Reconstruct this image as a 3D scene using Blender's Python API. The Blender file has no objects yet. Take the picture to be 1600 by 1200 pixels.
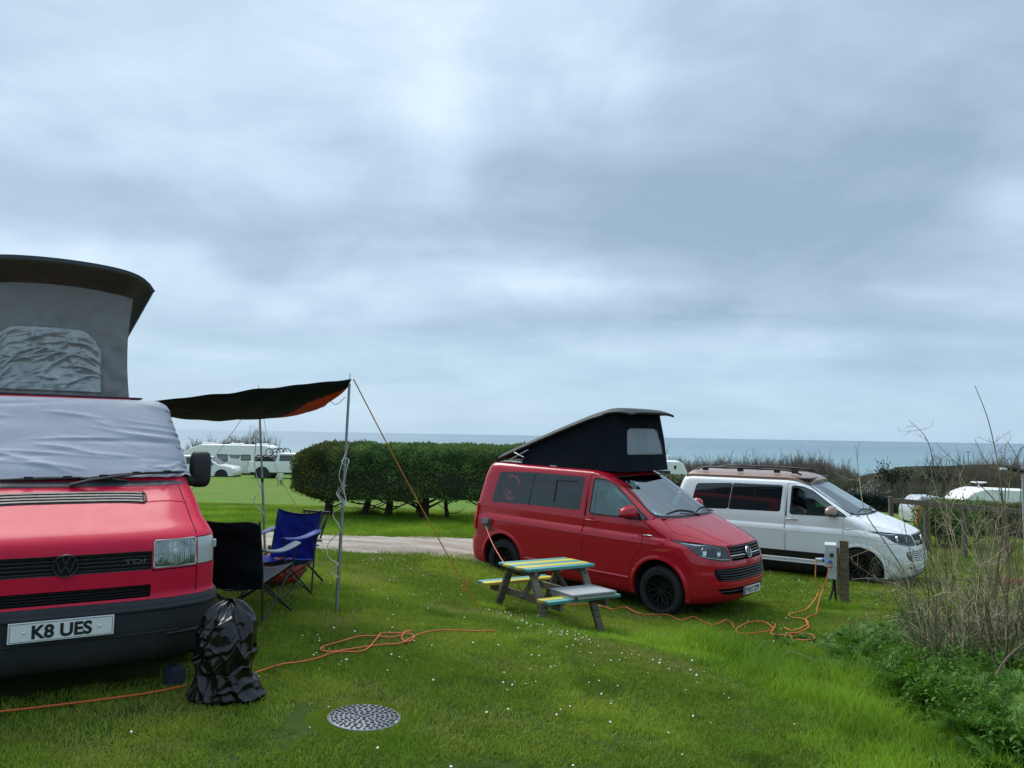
import bpy, bmesh, math, random
import numpy as np
from mathutils import Vector, Matrix, Quaternion, Euler, bvhtree, interpolate, noise as mnoise

random.seed(7); RNG = np.random.default_rng(7)
SC = bpy.context.scene
COL = SC.collection
R = math.radians
EYE = 1.6

# ------------------------------------------------------------------ camera
F = 1200.0                      # focal length in photo pixels (1600 wide)
SLOPE = math.atan(.01684)
PITCH = math.atan((679.2 - 600) * math.cos(SLOPE) / F)
_fw = Vector((0, math.cos(PITCH), math.sin(PITCH))); _up = Vector((0, -math.sin(PITCH), math.cos(PITCH))); _rt = Vector((1, 0, 0))
_c, _s = math.cos(SLOPE), math.sin(SLOPE)
CX = _c * _rt + _s * _up; CU = _c * _up - _s * _rt
cam = bpy.data.cameras.new('camera'); camo = bpy.data.objects.new('camera', cam); COL.objects.link(camo)
cam.sensor_width = 36; cam.lens = 27.0; cam.clip_start = .05; cam.clip_end = 200000
m = Matrix.Identity(4)
for i in range(3): m[i][0] = CX[i]; m[i][1] = CU[i]; m[i][2] = -_fw[i]
m.translation = (0, 0, EYE); camo.matrix_world = m
SC.camera = camo

# ------------------------------------------------------------------ light
SC.view_settings.view_transform = 'Standard'; SC.view_settings.look = 'None'
SC.view_settings.exposure = 1.18; SC.view_settings.gamma = 1.0; SC.view_settings.use_curve_mapping = False
SUN_EL, SUN_AZ = R(52), R(-35)      # azimuth from +Y, clockwise
sun = bpy.data.lights.new('sun', 'SUN'); sun.energy = 1.5; sun.angle = R(40); sun.color = (1, .96, .90)
suno = bpy.data.objects.new('sun', sun); COL.objects.link(suno)
sd = Vector((math.sin(SUN_AZ) * math.cos(SUN_EL), math.cos(SUN_AZ) * math.cos(SUN_EL), math.sin(SUN_EL)))
suno.rotation_euler = sd.to_track_quat('Z', 'Y').to_euler(); suno.location = (0, 0, 30)

class NT:
    def __init__(s, tree): s.t = tree; s.n = tree.nodes; s.l = tree.links
    def node(s, typ, **kw):
        nd = s.n.new(typ)
        for k, v in kw.items():
            if k.startswith('i_'): s.put(nd.inputs[k[2:].replace('_', ' ')], v)
            else: setattr(nd, k, v)
        return nd
    def put(s, sock, v):
        if isinstance(v, bpy.types.NodeSocket): s.l.new(v, sock)
        else: sock.default_value = v
    def math(s, op, a, b=0.0, c=0.0, clamp=False):
        nd = s.n.new('ShaderNodeMath'); nd.operation = op; nd.use_clamp = clamp
        for i, v in enumerate((a, b, c)): s.put(nd.inputs[i], v)
        return nd.outputs[0]
    def vmath(s, op, a, b=(0, 0, 0)):
        nd = s.n.new('ShaderNodeVectorMath'); nd.operation = op
        s.put(nd.inputs[0], a); s.put(nd.inputs[1], b)
        return nd.outputs['Value'] if op in ('DOT_PRODUCT', 'LENGTH') else nd.outputs[0]
    def mix(s, f, a, b, mode='MIX'):
        nd = s.n.new('ShaderNodeMix'); nd.data_type = 'RGBA'; nd.blend_type = mode
        s.put(nd.inputs[0], f); s.put(nd.inputs[6], c4(a)); s.put(nd.inputs[7], c4(b))
        return nd.outputs[2]
    def noise(s, vec, scale, detail=3, rough=.55, dist=0.0, typ=None):
        nd = s.n.new('ShaderNodeTexNoise'); s.l.new(vec, nd.inputs['Vector'])
        nd.inputs['Scale'].default_value = scale; nd.inputs['Detail'].default_value = detail
        nd.inputs['Roughness'].default_value = rough; nd.inputs['Distortion'].default_value = dist
        return nd.outputs['Fac']
    def ramp(s, fac, stops, interp='LINEAR'):
        nd = s.n.new('ShaderNodeValToRGB'); nd.color_ramp.interpolation = interp
        e = nd.color_ramp.elements
        while len(e) < len(stops): e.new(.5)
        for el, (p, c) in zip(e, stops):
            el.position = p; el.color = c4(c)
        s.put(nd.inputs[0], fac)
        return nd.outputs[0]
    def smooth(s, v, a, b):
        nd = s.n.new('ShaderNodeMapRange'); nd.interpolation_type = 'SMOOTHSTEP'
        s.put(nd.inputs[0], v); nd.inputs[1].default_value = a; nd.inputs[2].default_value = b
        return nd.outputs[0]
def c4(c):
    if isinstance(c, bpy.types.NodeSocket): return c
    if isinstance(c, (int, float)): return (c, c, c, 1)
    return tuple(c) + (1,) if len(c) == 3 else tuple(c)

# world: overcast cloud deck in front of a clear physical sky
W = bpy.data.worlds.new('World'); SC.world = W; W.use_nodes = True
w = NT(W.node_tree); w.n.clear()
tc = w.node('ShaderNodeTexCoord'); D = w.vmath('NORMALIZE', tc.outputs['Generated'])
sky = w.node('ShaderNodeTexSky'); sky.sky_type = 'NISHITA'; sky.sun_disc = False
sky.sun_elevation = SUN_EL; sky.sun_rotation = SUN_AZ; sky.air_density = 1.0; sky.dust_density = 1.0
sep = w.node('ShaderNodeSeparateXYZ'); w.l.new(D, sep.inputs[0]); dx, dy, dz = sep.outputs
AZ = w.math('ARCTAN2', dx, dy); EL = w.math('ARCSINE', dz)
zz = w.math('ADD', w.math('MAXIMUM', dz, 0.0), .20)
cmb = w.node('ShaderNodeCombineXYZ'); w.l.new(w.math('DIVIDE', dx, zz), cmb.inputs[0]); w.l.new(w.math('DIVIDE', dy, zz), cmb.inputs[1])
P = cmb.outputs[0]
n1 = w.noise(w.vmath('ADD', P, (3.1, 1.7, 0)), .55, 5, .5, .3)
n2 = w.noise(w.vmath('ADD', P, (8.3, 4.1, 2)), 1.7, 6, .55, .4)
n3 = w.noise(w.vmath('ADD', w.vmath('MULTIPLY', P, (.8, 1.8, 1)), (1.3, 9.1, 5)), 1.3, 5, .5, .4)
n4 = w.noise(w.vmath('ADD', w.vmath('MULTIPLY', D, (1, 1, 1.7)), (2, 5, 7)), 5.0, 5, .5, .6)
base = w.math('ADD', w.math('MULTIPLY', n1, .30), w.math('ADD', w.math('MULTIPLY', n2, .24), w.math('ADD', w.math('MULTIPLY', n3, .22), w.math('MULTIPLY', n4, .24))))
def blob(px, py, sx, sy, amp, cur):
    q = CX * ((px - 800) / F) - CU * ((py - 600) / F) + _fw; q.normalize()
    a0, e0 = math.atan2(q.x, q.y), math.asin(q.z); sa, se = sx / F, sy / F
    u = w.math('MULTIPLY', w.math('SUBTRACT', AZ, a0), 1 / sa); v = w.math('MULTIPLY', w.math('SUBTRACT', EL, e0), 1 / se)
    r2 = w.math('ADD', w.math('MULTIPLY', u, u), w.math('MULTIPLY', v, v))
    g = w.math('POWER', 2.718, w.math('MULTIPLY', r2, -1.0))
    return w.math('MULTIPLY_ADD', g, amp, cur)
val = w.math('MULTIPLY_ADD', w.math('SUBTRACT', base, .5), 1.85, .375)
for b in SKYBLOBS if 'SKYBLOBS' in globals() else [
        (160, 120, 380, 170, .12), (530, 80, 150, 110, .15), (690, 180, 80, 100, .08), (690, 180, 90, 110, .14), (960, 140, 90, 130, .10),
        (1300, 300, 420, 210, -.20), (1480, 120, 260, 160, -.08), (700, 270, 330, 110, -.10), (230, 330, 330, 60, -.10),
        (870, 445, 230, 36, .26), (1420, 470, 160, 26, .10), (120, 400, 180, 30, .14), (1000, 560, 420, 18, .07), (640, 490, 180, 22, .08), (1150, 540, 500, 22, .06), (1585, 320, 70, 60, .26),
        (500, 520, 500, 50, -.05), (1300, 440, 300, 40, .03), (1200, 580, 600, 25, -.07)]:
    val = blob(*b, val)
cl = w.ramp(val, [(.12, (.142, .198, .255)), (.32, (.198, .262, .328)), (.52, (.274, .345, .417)), (.74, (.385, .448, .512)), (.96, (.54, .575, .61))])
hz = w.smooth(EL, R(11), R(-.5))
cl = w.mix(w.math('MULTIPLY', hz, .75), cl, (.212, .305, .388))
skyc = w.vmath('SCALE', sky.outputs[0]); skyc.node.inputs['Scale'].default_value = .08
tot = w.mix(.93, skyc, cl)
zen = w.math('MULTIPLY_ADD', w.smooth(EL, R(28), R(85)), .80, 1.0)
tot = w.vmath('SCALE', tot); w.l.new(zen, tot.node.inputs['Scale'])
# the cloud deck is brighter overhead than towards the horizon, as overcast skies are
bg = w.node('ShaderNodeBackground'); w.l.new(tot, bg.inputs[0]); bg.inputs[1].default_value = 1.0
wo = w.node('ShaderNodeOutputWorld'); w.l.new(bg.outputs[0], wo.inputs[0])
W.cycles.sampling_method = 'MANUAL'; W.cycles.sample_map_resolution = 512

# ------------------------------------------------------------------ helpers
def at(px, py, d):
    """point at depth d (metres ahead) seen at photo position px,py"""
    q = CX * ((px - 800) / F) - CU * ((py - 600) / F) + _fw
    return Vector((0, 0, EYE)) + q * (d / q.y)

MATS = {}
def mat(name, col, rough=.6, metal=0.0, spec=.5, var=.12, vscale=8.0, bump=0.0, bscale=60.0, coat=0.0, trans=0.0, emit=None, alpha=1.0, dirt=None, sheen=0):
    if name in MATS: return MATS[name]
    M = bpy.data.materials.new(name); M.use_nodes = True; t = NT(M.node_tree)
    b = t.n['Principled BSDF']; MATS[name] = M
    tcn = t.node('ShaderNodeTexCoord'); O = tcn.outputs['Object']
    nf = t.noise(O, vscale, 4, .6)
    k = t.math('MULTIPLY_ADD', t.math('SUBTRACT', nf, .5), var * 2, 1.0)
    cc = t.vmath('SCALE', tuple(col)); t.put(cc.node.inputs['Scale'], k)
    if dirt:
        dcol, dz0, dz1, amt = dirt      # splash dirt rising from the ground, in object height
        sp = t.node('ShaderNodeSeparateXYZ'); t.l.new(O, sp.inputs[0])
        hf = t.smooth(sp.outputs[2], dz1, dz0)
        hf = t.math('MULTIPLY', hf, t.math('MULTIPLY', t.smooth(t.noise(O, 5, 6, .75), .3, .8), amt))
        cc = t.mix(hf, cc, dcol)
    t.put(b.inputs['Base Color'], cc)
    b.inputs['Metallic'].default_value = metal
    rr = t.math('MULTIPLY_ADD', t.math('SUBTRACT', t.noise(O, vscale * 2.3, 4, .6), .5), rough * (.5 if rough > .4 else .12), rough, clamp=True)
    t.put(b.inputs['Roughness'], rr)
    b.inputs['Specular IOR Level'].default_value = spec
    if coat: b.inputs['Coat Weight'].default_value = coat; b.inputs['Coat Roughness'].default_value = .03 if coat > .5 else .15
    if trans: b.inputs['Transmission Weight'].default_value = trans
    if sheen: b.inputs['Sheen Weight'].default_value = sheen
    if alpha < 1: b.inputs['Alpha'].default_value = alpha
    if bump:
        bn = t.node('ShaderNodeBump'); bn.inputs['Strength'].default_value = bump; bn.inputs['Distance'].default_value = .01
        t.l.new(t.noise(O, bscale, 5, .65), bn.inputs['Height']); t.l.new(bn.outputs[0], b.inputs['Normal'])
    if emit: b.inputs['Emission Color'].default_value = c4(emit[0]); b.inputs['Emission Strength'].default_value = emit[1]
    return M

class MB:
    """collects shapes, builds ONE mesh object"""
    def __init__(s): s.v = []; s.f = []; s.mi = []
    def add(s, vs, fs, mi=0):
        o = len(s.v); s.v.extend([tuple(v) for v in vs]); s.f.extend([tuple(i + o for i in f) for f in fs]); s.mi.extend([mi] * len(fs)); return s
    def box(s, c, size, rot=None, mi=0, taper=1.0):
        x, y, z = (k / 2 for k in size); vs = [Vector((a * x * (taper if d > 0 else 1), b * y * (taper if d > 0 else 1), d * z)) for d in (-1, 1) for b in (-1, 1) for a in (-1, 1)]
        if rot is not None: q = rot if isinstance(rot, Matrix) else Euler(rot).to_matrix(); vs = [q @ v for v in vs]
        c = Vector(c); vs = [v + c for v in vs]
        return s.add(vs, [(0, 2, 3, 1), (4, 5, 7, 6), (0, 1, 5, 4), (2, 6, 7, 3), (0, 4, 6, 2), (1, 3, 7, 5)], mi)
    def beam(s, a, b, w_, h_, up=(0, 0, 1), mi=0):
        a, b = Vector(a), Vector(b); d = (b - a); L = d.length; d.normalize()
        sd_ = d.cross(Vector(up)); sd_ = sd_.normalized() if sd_.length > 1e-4 else Vector((1, 0, 0)); u = sd_.cross(d)
        q = Matrix((d, sd_, u)).transposed()
        return s.box((a + b) / 2, (L, w_, h_), q, mi)
    def tube(s, pts, r, n=6, mi=0, cap=True, closed=False):
        pts = [Vector(p) for p in pts]; k = len(pts)
        rs = r if isinstance(r, (list, tuple)) else [r] * k
        vs = []; up = Vector((0, 0, 1)); prev = None
        for i, p in enumerate(pts):
            if closed: t = pts[(i + 1) % k] - pts[i - 1]
            else: t = pts[min(i + 1, k - 1)] - pts[max(i - 1, 0)]
            if t.length < 1e-9: t = Vector((0, 0, 1))
            t.normalize()
            if prev is None: a = t.orthogonal().normalized()
            else:
                a = prev - t * prev.dot(t); a = a.normalized() if a.length > 1e-6 else t.orthogonal().normalized()
            prev = a; b = t.cross(a)
            for j in range(n):
                th = 2 * math.pi * j / n; vs.append(p + (a * math.cos(th) + b * math.sin(th)) * rs[i])
        fs = []; m_ = k if closed else k - 1
        for i in range(m_):
            i2 = (i + 1) % k
            for j in range(n): j2 = (j + 1) % n; fs.append((i * n + j, i * n + j2, i2 * n + j2, i2 * n + j))
        if cap and not closed: fs.append(tuple(range(n - 1, -1, -1))); fs.append(tuple((k - 1) * n + j for j in range(n)))
        return s.add(vs, fs, mi)
    def lathe(s, prof, n=24, origin=(0, 0, 0), axis='z', mi=0, close=False):
        vs = []; k = len(prof); o = Vector(origin)
        for j in range(n):
            th = 2 * math.pi * j / n; c_, s_ = math.cos(th), math.sin(th)
            for (r_, h) in prof:
                p = (r_ * c_, r_ * s_, h) if axis == 'z' else ((r_ * c_, h, r_ * s_) if axis == 'y' else (h, r_ * c_, r_ * s_))
                vs.append(o + Vector(p))
        fs = []
        kk = k if close else k - 1
        for j in range(n):
            j2 = (j + 1) % n
            for i in range(kk): i2 = (i + 1) % k; fs.append((j * k + i, j2 * k + i, j2 * k + i2, j * k + i2))
        return s.add(vs, fs, mi)
    def grid(s, fn, nu, nv, mi=0, thick=0.0):
        P_ = [[Vector(fn(i / nu, j / nv)) for j in range(nv + 1)] for i in range(nu + 1)]
        vs = [p for row in P_ for p in row]; W_ = nv + 1
        fs = [(i * W_ + j, (i + 1) * W_ + j, (i + 1) * W_ + j + 1, i * W_ + j + 1) for i in range(nu) for j in range(nv)]
        s.add(vs, fs, mi)
        if thick:
            ns = []
            for i in range(nu + 1):
                for j in range(nv + 1):
                    a = P_[min(i + 1, nu)][j] - P_[max(i - 1, 0)][j]; b = P_[i][min(j + 1, nv)] - P_[i][max(j - 1, 0)]
                    ns.append(a.cross(b).normalized() * thick)
            o = len(s.v) - len(vs); vs2 = [p - n_ for p, n_ in zip(vs, ns)]
            s.add(vs2, [tuple(reversed(f)) for f in fs], mi); o2 = o + len(vs)
            ring = [(i, 0) for i in range(nu)] + [(nu, j) for j in range(nv)] + [(i, nv) for i in range(nu, 0, -1)] + [(0, j) for j in range(nv, 0, -1)]
            idx = [i * W_ + j for i, j in ring]
            for a, b in zip(idx, idx[1:] + idx[:1]): s.f.append((o + b, o + a, o2 + a, o2 + b)); s.mi.append(mi)
        return s
    def prism(s, poly, y0, y1, plane='xz', mi=0):
        """poly in plane, extruded along the third axis"""
        def v3(p, h): return {'xz': (p[0], h, p[1]), 'yz': (h, p[0], p[1]), 'xy': (p[0], p[1], h)}[plane]
        n = len(poly); vs = [v3(p, y0) for p in poly] + [v3(p, y1) for p in poly]
        fs = [tuple(range(n)), tuple(range(2 * n - 1, n - 1, -1))] + [(i, i + n, (i + 1) % n + n, (i + 1) % n) for i in range(n)]
        return s.add(vs, fs, mi)
    def mesh(s, name, mats, recalc=True, smooth=None):
        me = bpy.data.meshes.new(name); me.from_pydata(s.v, [], s.f)
        for m_ in (mats if isinstance(mats, (list, tuple)) else [mats]): me.materials.append(m_)
        if any(s.mi): me.polygons.foreach_set('material_index', s.mi)
        if recalc:
            bm = bmesh.new(); bm.from_mesh(me); bmesh.ops.recalc_face_normals(bm, faces=bm.faces); bm.to_mesh(me); bm.free()
        me.update()
        if smooth is not None: shade(me, smooth)
        return me
    def build(s, name, mats, parent=None, smooth=None, bevel=0, recalc=True):
        me = s.mesh(name, mats, recalc, None)
        if bevel:
            bm = bmesh.new(); bm.from_mesh(me)
            ed = [e for e in bm.edges if len(e.link_faces) == 2 and e.calc_face_angle(0) > R(35)]
            bmesh.ops.bevel(bm, geom=ed, offset=bevel, segments=2, profile=.5, affect='EDGES', clamp_overlap=True)
            bm.to_mesh(me); bm.free()
        if smooth is not None: shade(me, smooth)
        return link(name, me, parent)
def shade(me, ang=35):
    me.polygons.foreach_set('use_smooth', [True] * len(me.polygons))
    if ang and ang < 180:
        me.set_sharp_from_angle(angle=R(ang))
    me.update()
def link(name, me, parent=None):
    o = bpy.data.objects.new(name, me); COL.objects.link(o)
    if parent is not None: o.parent = parent
    return o
def tag(o, label=None, cat=None, group=None, kind=None):
    if label: o['label'] = label
    if cat: o['category'] = cat
    if group: o['group'] = group
    if kind: o['kind'] = kind
    return o
def thing(name, label, cat, loc=(0, 0, 0), rot=(0, 0, 0), group=None):
    o = bpy.data.objects.new(name, None); COL.objects.link(o); o.empty_display_size = .2
    o.location = loc; o.rotation_euler = rot
    return tag(o, label, cat, group)
def copy_tree(o, parent=None):
    c = o.copy(); COL.objects.link(c); c.parent = parent
    for ch in list(o.children): copy_tree(ch, c)
    return c
def curve_pts(pts, n=8):
    """Catmull-Rom through pts"""
    pts = [Vector(p) for p in pts]; out = []
    for i in range(len(pts) - 1):
        p0, p1, p2, p3 = pts[max(i - 1, 0)], pts[i], pts[i + 1], pts[min(i + 2, len(pts) - 1)]
        for k in range(n):
            t = k / n
            out.append(.5 * ((2 * p1) + (p2 - p0) * t + (2 * p0 - 5 * p1 + 4 * p2 - p3) * t * t + (3 * p1 - p0 - 3 * p2 + p3) * t ** 3))
    out.append(pts[-1]); return out

class Creases:
    """sharp pulled folds of cloth or film in a unit square"""
    def __init__(s, seed, n, ang, spread, lmin, lmax, w0, w1, amp, box=(0, 1, 0, 1)):
        r = random.Random(seed); s.L = []
        for k in range(n):
            a = ang + r.gauss(0, spread); l = r.uniform(lmin, lmax); cx_, cy_ = r.uniform(box[0], box[1]), r.uniform(box[2], box[3]); w_ = r.uniform(w0, w1)
            s.L.append((cx_, cy_, math.cos(a), math.sin(a), l / 2, w_, amp * r.uniform(.4, 1) * (w_ / w1) * (1 if r.random() < .8 else -.7), r.uniform(-.25, .25)))
    def __call__(s, u, v):
        t_ = 0.0
        for cx_, cy_, c_, s_, l, w_, a, b in s.L:
            dx_, dy_ = u - cx_, v - cy_; p = dx_ * c_ + dy_ * s_
            if -l < p < l:
                e = 1 - (p / l) ** 2; d = abs(dy_ * c_ - dx_ * s_ + b * l * e * .6); ww = w_ * (.35 + .65 * e)
                if d < ww: q_ = 1 - d / ww; t_ += a * e * q_ * (.45 + .55 * q_)
        return t_
def N3(x, y, z=0, s=1.0): return mnoise.noise(Vector((x * s, y * s, z * s)))
# ------------------------------------------------------------------ terrain
CTRL = [(0, 0, .0), (-3, 0, 0), (3, 0, -.05), (-6, 3, .05), (-3, 5.2, .01), (-4.55, 7.7, 0), (-8, 8, .05), (-.8, 4.5, -.05), (0, 4.05, -.1), (-1.64, 7.5, -.12),
        (-3.1, 10, -.17), (-3.2, 15.6, -.5), (-2.5, 12, -.35), (-.7, 15.9, -.65), (-.6, 13.5, -.56), (-5.4, 21.2, -.62), (-2.7, 19.7, -.62), (-1.1, 20.4, -.7),
        (4, 21, -1.0), (-.3, 8.56, -.36), (.35, 9.9, -.68), (.9, 9.1, -.70), (.64, 7.2, -.27), (2.1, 11, -.90), (2.74, 11.7, -.90), (.51, 13.7, -.84), (1.2, 14.4, -.85),
        (7, 15.04, -1.06), (4.6, 16.8, -1.05), (4.9, 11.4, -.87), (1.74, 6.9, -.38), (2.1, 7.8, -.56), (3.7, 8.4, -.66), (5, 8.7, -.66), (1.9, 4.6, -.28), (3.04, 4.64, -.30),
        (5.5, 5, -.4), (9, 8, -.7), (12, 16, -1.2), (14, 22, -1.25), (20, 30, -1.75), (13, 28, -1.35), (25, 41, -3.2), (24, 50, -3.0), (-19, 47, -1.38), (-14, 48.5, -1.4), (-10, 30, -.95), (-30, 50, -1.3), (-30, 20, -.4),
        (-20, 8, .1), (0, 45, -1.8), (12, 52, -2.4), (40, 50, -4.2), (40, 20, -1.4), (-40, 60, -1.6), (0, 62, -2.4), (30, 70, -4.2), (-10, -10, .1), (12, -8, -.1), (-30, -5, .1), (30, 0, -.9)]
_C = np.array(CTRL, float)
def _tps(r): return np.where(r > 0, r * r * np.log(np.maximum(r, 1e-9)), 0)
_n = len(_C); _K = _tps(np.linalg.norm(_C[:, None, :2] - _C[None, :, :2], axis=2)) + np.eye(_n) * .15
_Pm = np.c_[np.ones(_n), _C[:, :2]]; _A = np.zeros((_n + 3, _n + 3)); _A[:_n, :_n] = _K; _A[:_n, _n:] = _Pm; _A[_n:, :_n] = _Pm.T
_Wt = np.linalg.solve(_A, np.r_[_C[:, 2], 0, 0, 0])
def ground_np(x, y):
    x = np.asarray(x, float); y = np.asarray(y, float)
    cx = np.clip(x, -45, 45); cy = np.clip(y, -10, 70)
    r = np.sqrt((cx[..., None] - _C[:, 0]) ** 2 + (cy[..., None] - _C[:, 1]) ** 2)
    z = _tps(r) @ _Wt[:_n] + _Wt[_n] + _Wt[_n + 1] * cx + _Wt[_n + 2] * cy
    far = np.maximum(y - 68, 0)
    z = z - .035 * far - .00035 * far ** 2 * (far < 300) - (far >= 300) * .00035 * 90000
    dxx = np.maximum(np.abs(x) - 45, 0); z = z - dxx * .004
    return np.maximum(z, -60)
def gz(x, y): return float(ground_np(np.array([x]), np.array([y]))[0])
def gnormal(x, y, e=.1):
    return Vector(((gz(x - e, y) - gz(x + e, y)) / (2 * e), (gz(x, y - e) - gz(x, y + e)) / (2 * e), 1)).normalized()
def on(px, py, dz=0.0):
    """point where the view ray through photo pixel px,py meets the ground"""
    q = CX * ((px - 800) / F) - CU * ((py - 600) / F) + _fw; q.normalize()
    ts = np.concatenate([np.linspace(2, 25, 900), np.linspace(25, 150, 900)]); X = q.x * ts; Y = q.y * ts; Z = EYE + q.z * ts
    h = Z - ground_np(X, Y) - dz; i = int(np.argmax(h < 0))
    if h[i] >= 0: i = len(ts) - 1
    t = ts[i]
    if i > 0: t = ts[i - 1] + (ts[i] - ts[i - 1]) * h[i - 1] / (h[i - 1] - h[i] + 1e-9)
    return Vector((q.x * t, q.y * t, EYE + q.z * t))

def axis_pts(lo, hi, a, b, step, grow=1.13):
    pts = list(np.arange(a, b + 1e-6, step)); s_ = step; x = a
    while x > lo: s_ *= grow; x -= s_; pts.insert(0, max(x, lo))
    s_ = step; x = b
    while x < hi: s_ *= grow; x += s_; pts.append(min(x, hi))
    return np.array(pts)

# grass ground material
def ground_material():
    M = bpy.data.materials.new('turf'); M.use_nodes = True; t = NT(M.node_tree); b = t.n['Principled BSDF']
    g = t.node('ShaderNodeNewGeometry').outputs['Position']
    big = t.noise(g, .35, 4, .55); mid = t.noise(g, 2.3, 5, .6); fine = t.noise(g, 38, 5, .7)
    st = t.noise(t.vmath('MULTIPLY', g, (.14, .9, 1)), .9, 4, .6)
    far = t.smooth(t.node('ShaderNodeSeparateXYZ', i_Vector=g).outputs[1], 17, 24)
    c_near = t.mix(fine, (.025, .045, .008), (.075, .12, .020))
    c_far = t.mix(t.smooth(mid, .3, .7), (.078, .165, .018), (.12, .225, .026))
    c_far = t.mix(t.smooth(big, .35, .7), c_far, (.150, .195, .038))
    c_far = t.mix(t.math('MULTIPLY', t.smooth(st, .45, .65), .6), c_far, (.085, .170, .022))
    c_far = t.mix(t.math('MULTIPLY', t.smooth(fine, .45, .7), .35), c_far, (.055, .11, .016))
    col = t.mix(far, c_near, c_far)
    t.put(b.inputs['Base Color'], col); b.inputs['Roughness'].default_value = .95; b.inputs['Specular IOR Level'].default_value = .15
    bn = t.node('ShaderNodeBump'); bn.inputs['Strength'].default_value = .8; bn.inputs['Distance'].default_value = .04
    t.l.new(t.noise(g, 22, 6, .75), bn.inputs['Height']); t.l.new(bn.outputs[0], b.inputs['Normal'])
    return M
GROUND_M = ground_material()
gx = axis_pts(-900, 900, -11, 13, .28, 1.14); gy = axis_pts(-60, 700, 1, 22, .28, 1.11)
XX, YY = np.meshgrid(gx, gy, indexing='ij'); ZZ = ground_np(XX, YY)
nx, ny = XX.shape
me = bpy.data.meshes.new('ground')
V = np.stack([XX, YY, ZZ], -1).reshape(-1, 3)
ii, jj = np.meshgrid(np.arange(nx - 1), np.arange(ny - 1), indexing='ij'); q0 = (ii * ny + jj).ravel()
me.from_pydata(V.tolist(), [], np.stack([q0, q0 + ny, q0 + ny + 1, q0 + 1], 1).tolist())
me.materials.append(GROUND_M); shade(me, 180)
tag(link('ground', me), kind='structure')

# gravel track
TRK = curve_pts([(-32, 11.3, 0), (-14, 12.5, 0), (-7, 13.4, 0), (-3, 14.2, 0), (-.7, 15.1, 0), (1.6, 16.6, 0), (4, 20, 0), (6, 26, 0), (7, 36, 0)], 14)
TRKxy = np.array([(p.x, p.y) for p in TRK])
def track_dist(x, y):
    return np.sqrt(((np.asarray(x)[..., None] - TRKxy[:, 0]) ** 2 + (np.asarray(y)[..., None] - TRKxy[:, 1]) ** 2).min(-1))
def gravel_mat():
    M = bpy.data.materials.new('gravel'); M.use_nodes = True; t = NT(M.node_tree); b = t.n['Principled BSDF']
    g = t.node('ShaderNodeNewGeometry').outputs['Position']
    vo = t.node('ShaderNodeTexVoronoi'); vo.inputs['Scale'].default_value = 28; t.l.new(g, vo.inputs['Vector'])
    a = t.noise(t.vmath('MULTIPLY', g, (.5, 1.6, 1)), 1.1, 5, .6); f_ = t.noise(g, 9, 6, .7)
    c = t.mix(t.smooth(a, .35, .62), (.25, .20, .14), (.52, .46, .37))
    c = t.mix(t.math('MULTIPLY', t.smooth(f_, .4, .7), .5), c, (.13, .11, .08))
    c = t.mix(t.math('MULTIPLY', vo.outputs['Distance'], .6), c, (.30, .28, .25))
    t.put(b.inputs['Base Color'], c); b.inputs['Roughness'].default_value = .9
    bn = t.node('ShaderNodeBump'); bn.inputs['Strength'].default_value = 1; bn.inputs['Distance'].default_value = .03
    t.l.new(vo.outputs['Distance'], bn.inputs['Height']); t.l.new(bn.outputs[0], b.inputs['Normal']); return M
mb = MB(); TR2 = []
for a, b_ in zip(TRK, TRK[1:]):
    for k in range(4): TR2.append(a.lerp(b_, k / 4))
def trkfn(u, v):
    i = min(int(u * (len(TR2) - 1)), len(TR2) - 2); fr = u * (len(TR2) - 1) - i
    p = TR2[i].lerp(TR2[i + 1], fr); d = (TR2[i + 1] - TR2[i]).normalized(); n_ = Vector((-d.y, d.x, 0))
    wv = 1.75 + .30 * N3(p.x * 1.3, p.y, 3) + .14 * N3(p.x * 5, p.y * 5, 1)
    q = p + n_ * ((v - .5) * 2 * wv)
    return (q.x, q.y, gz(q.x, q.y) + (.022 if .02 < v < .98 else -.03))
mb.grid(trkfn, 380, 12)
tag(mb.build('gravel_track', gravel_mat(), smooth=180), kind='structure')

# sea
def sea_mat():
    M = bpy.data.materials.new('sea_water'); M.use_nodes = True; t = NT(M.node_tree); b = t.n['Principled BSDF']
    g = t.node('ShaderNodeNewGeometry').outputs['Position']
    ln = t.math('LOGARITHM', t.math('MAXIMUM', t.vmath('LENGTH', g), 1.0), 10.0)   # water colour shifts with distance from the viewer
    a = t.noise(t.vmath('MULTIPLY', g, (.0006, .004, 1)), 1.0, 5, .6); st = t.noise(t.vmath('MULTIPLY', g, (.00003, .0004, 1)), 1.0, 4, .6)
    near = t.mix(t.smooth(a, .35, .65), (.145, .25, .275), (.18, .295, .315))
    farc = t.mix(t.smooth(st, .35, .65), (.13, .205, .265), (.155, .235, .285))
    c = t.mix(t.smooth(ln, 3.05, 3.75), near, farc)
    t.put(b.inputs['Base Color'], c); b.inputs['Roughness'].default_value = .42; b.inputs['Specular IOR Level'].default_value = .28
    bn = t.node('ShaderNodeBump'); bn.inputs['Strength'].default_value = .6; bn.inputs['Distance'].default_value = 1.2
    t.l.new(t.noise(t.vmath('MULTIPLY', g, (.05, .13, 1)), 1.0, 6, .7), bn.inputs['Height']); t.l.new(bn.outputs[0], b.inputs['Normal']); return M
mb = MB(); rings = [150, 400, 1000, 3000, 8000, 20000, 50000, 90000]; A0, A1, NA = R(-100), R(100), 40
mb.grid(lambda u, v: (math.sin(A0 + (A1 - A0) * v) * rings[round(u * 7)], math.cos(A0 + (A1 - A0) * v) * rings[round(u * 7)], -48), 7, NA)
tag(mb.build('sea', sea_mat(), recalc=False), kind='structure')

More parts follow.
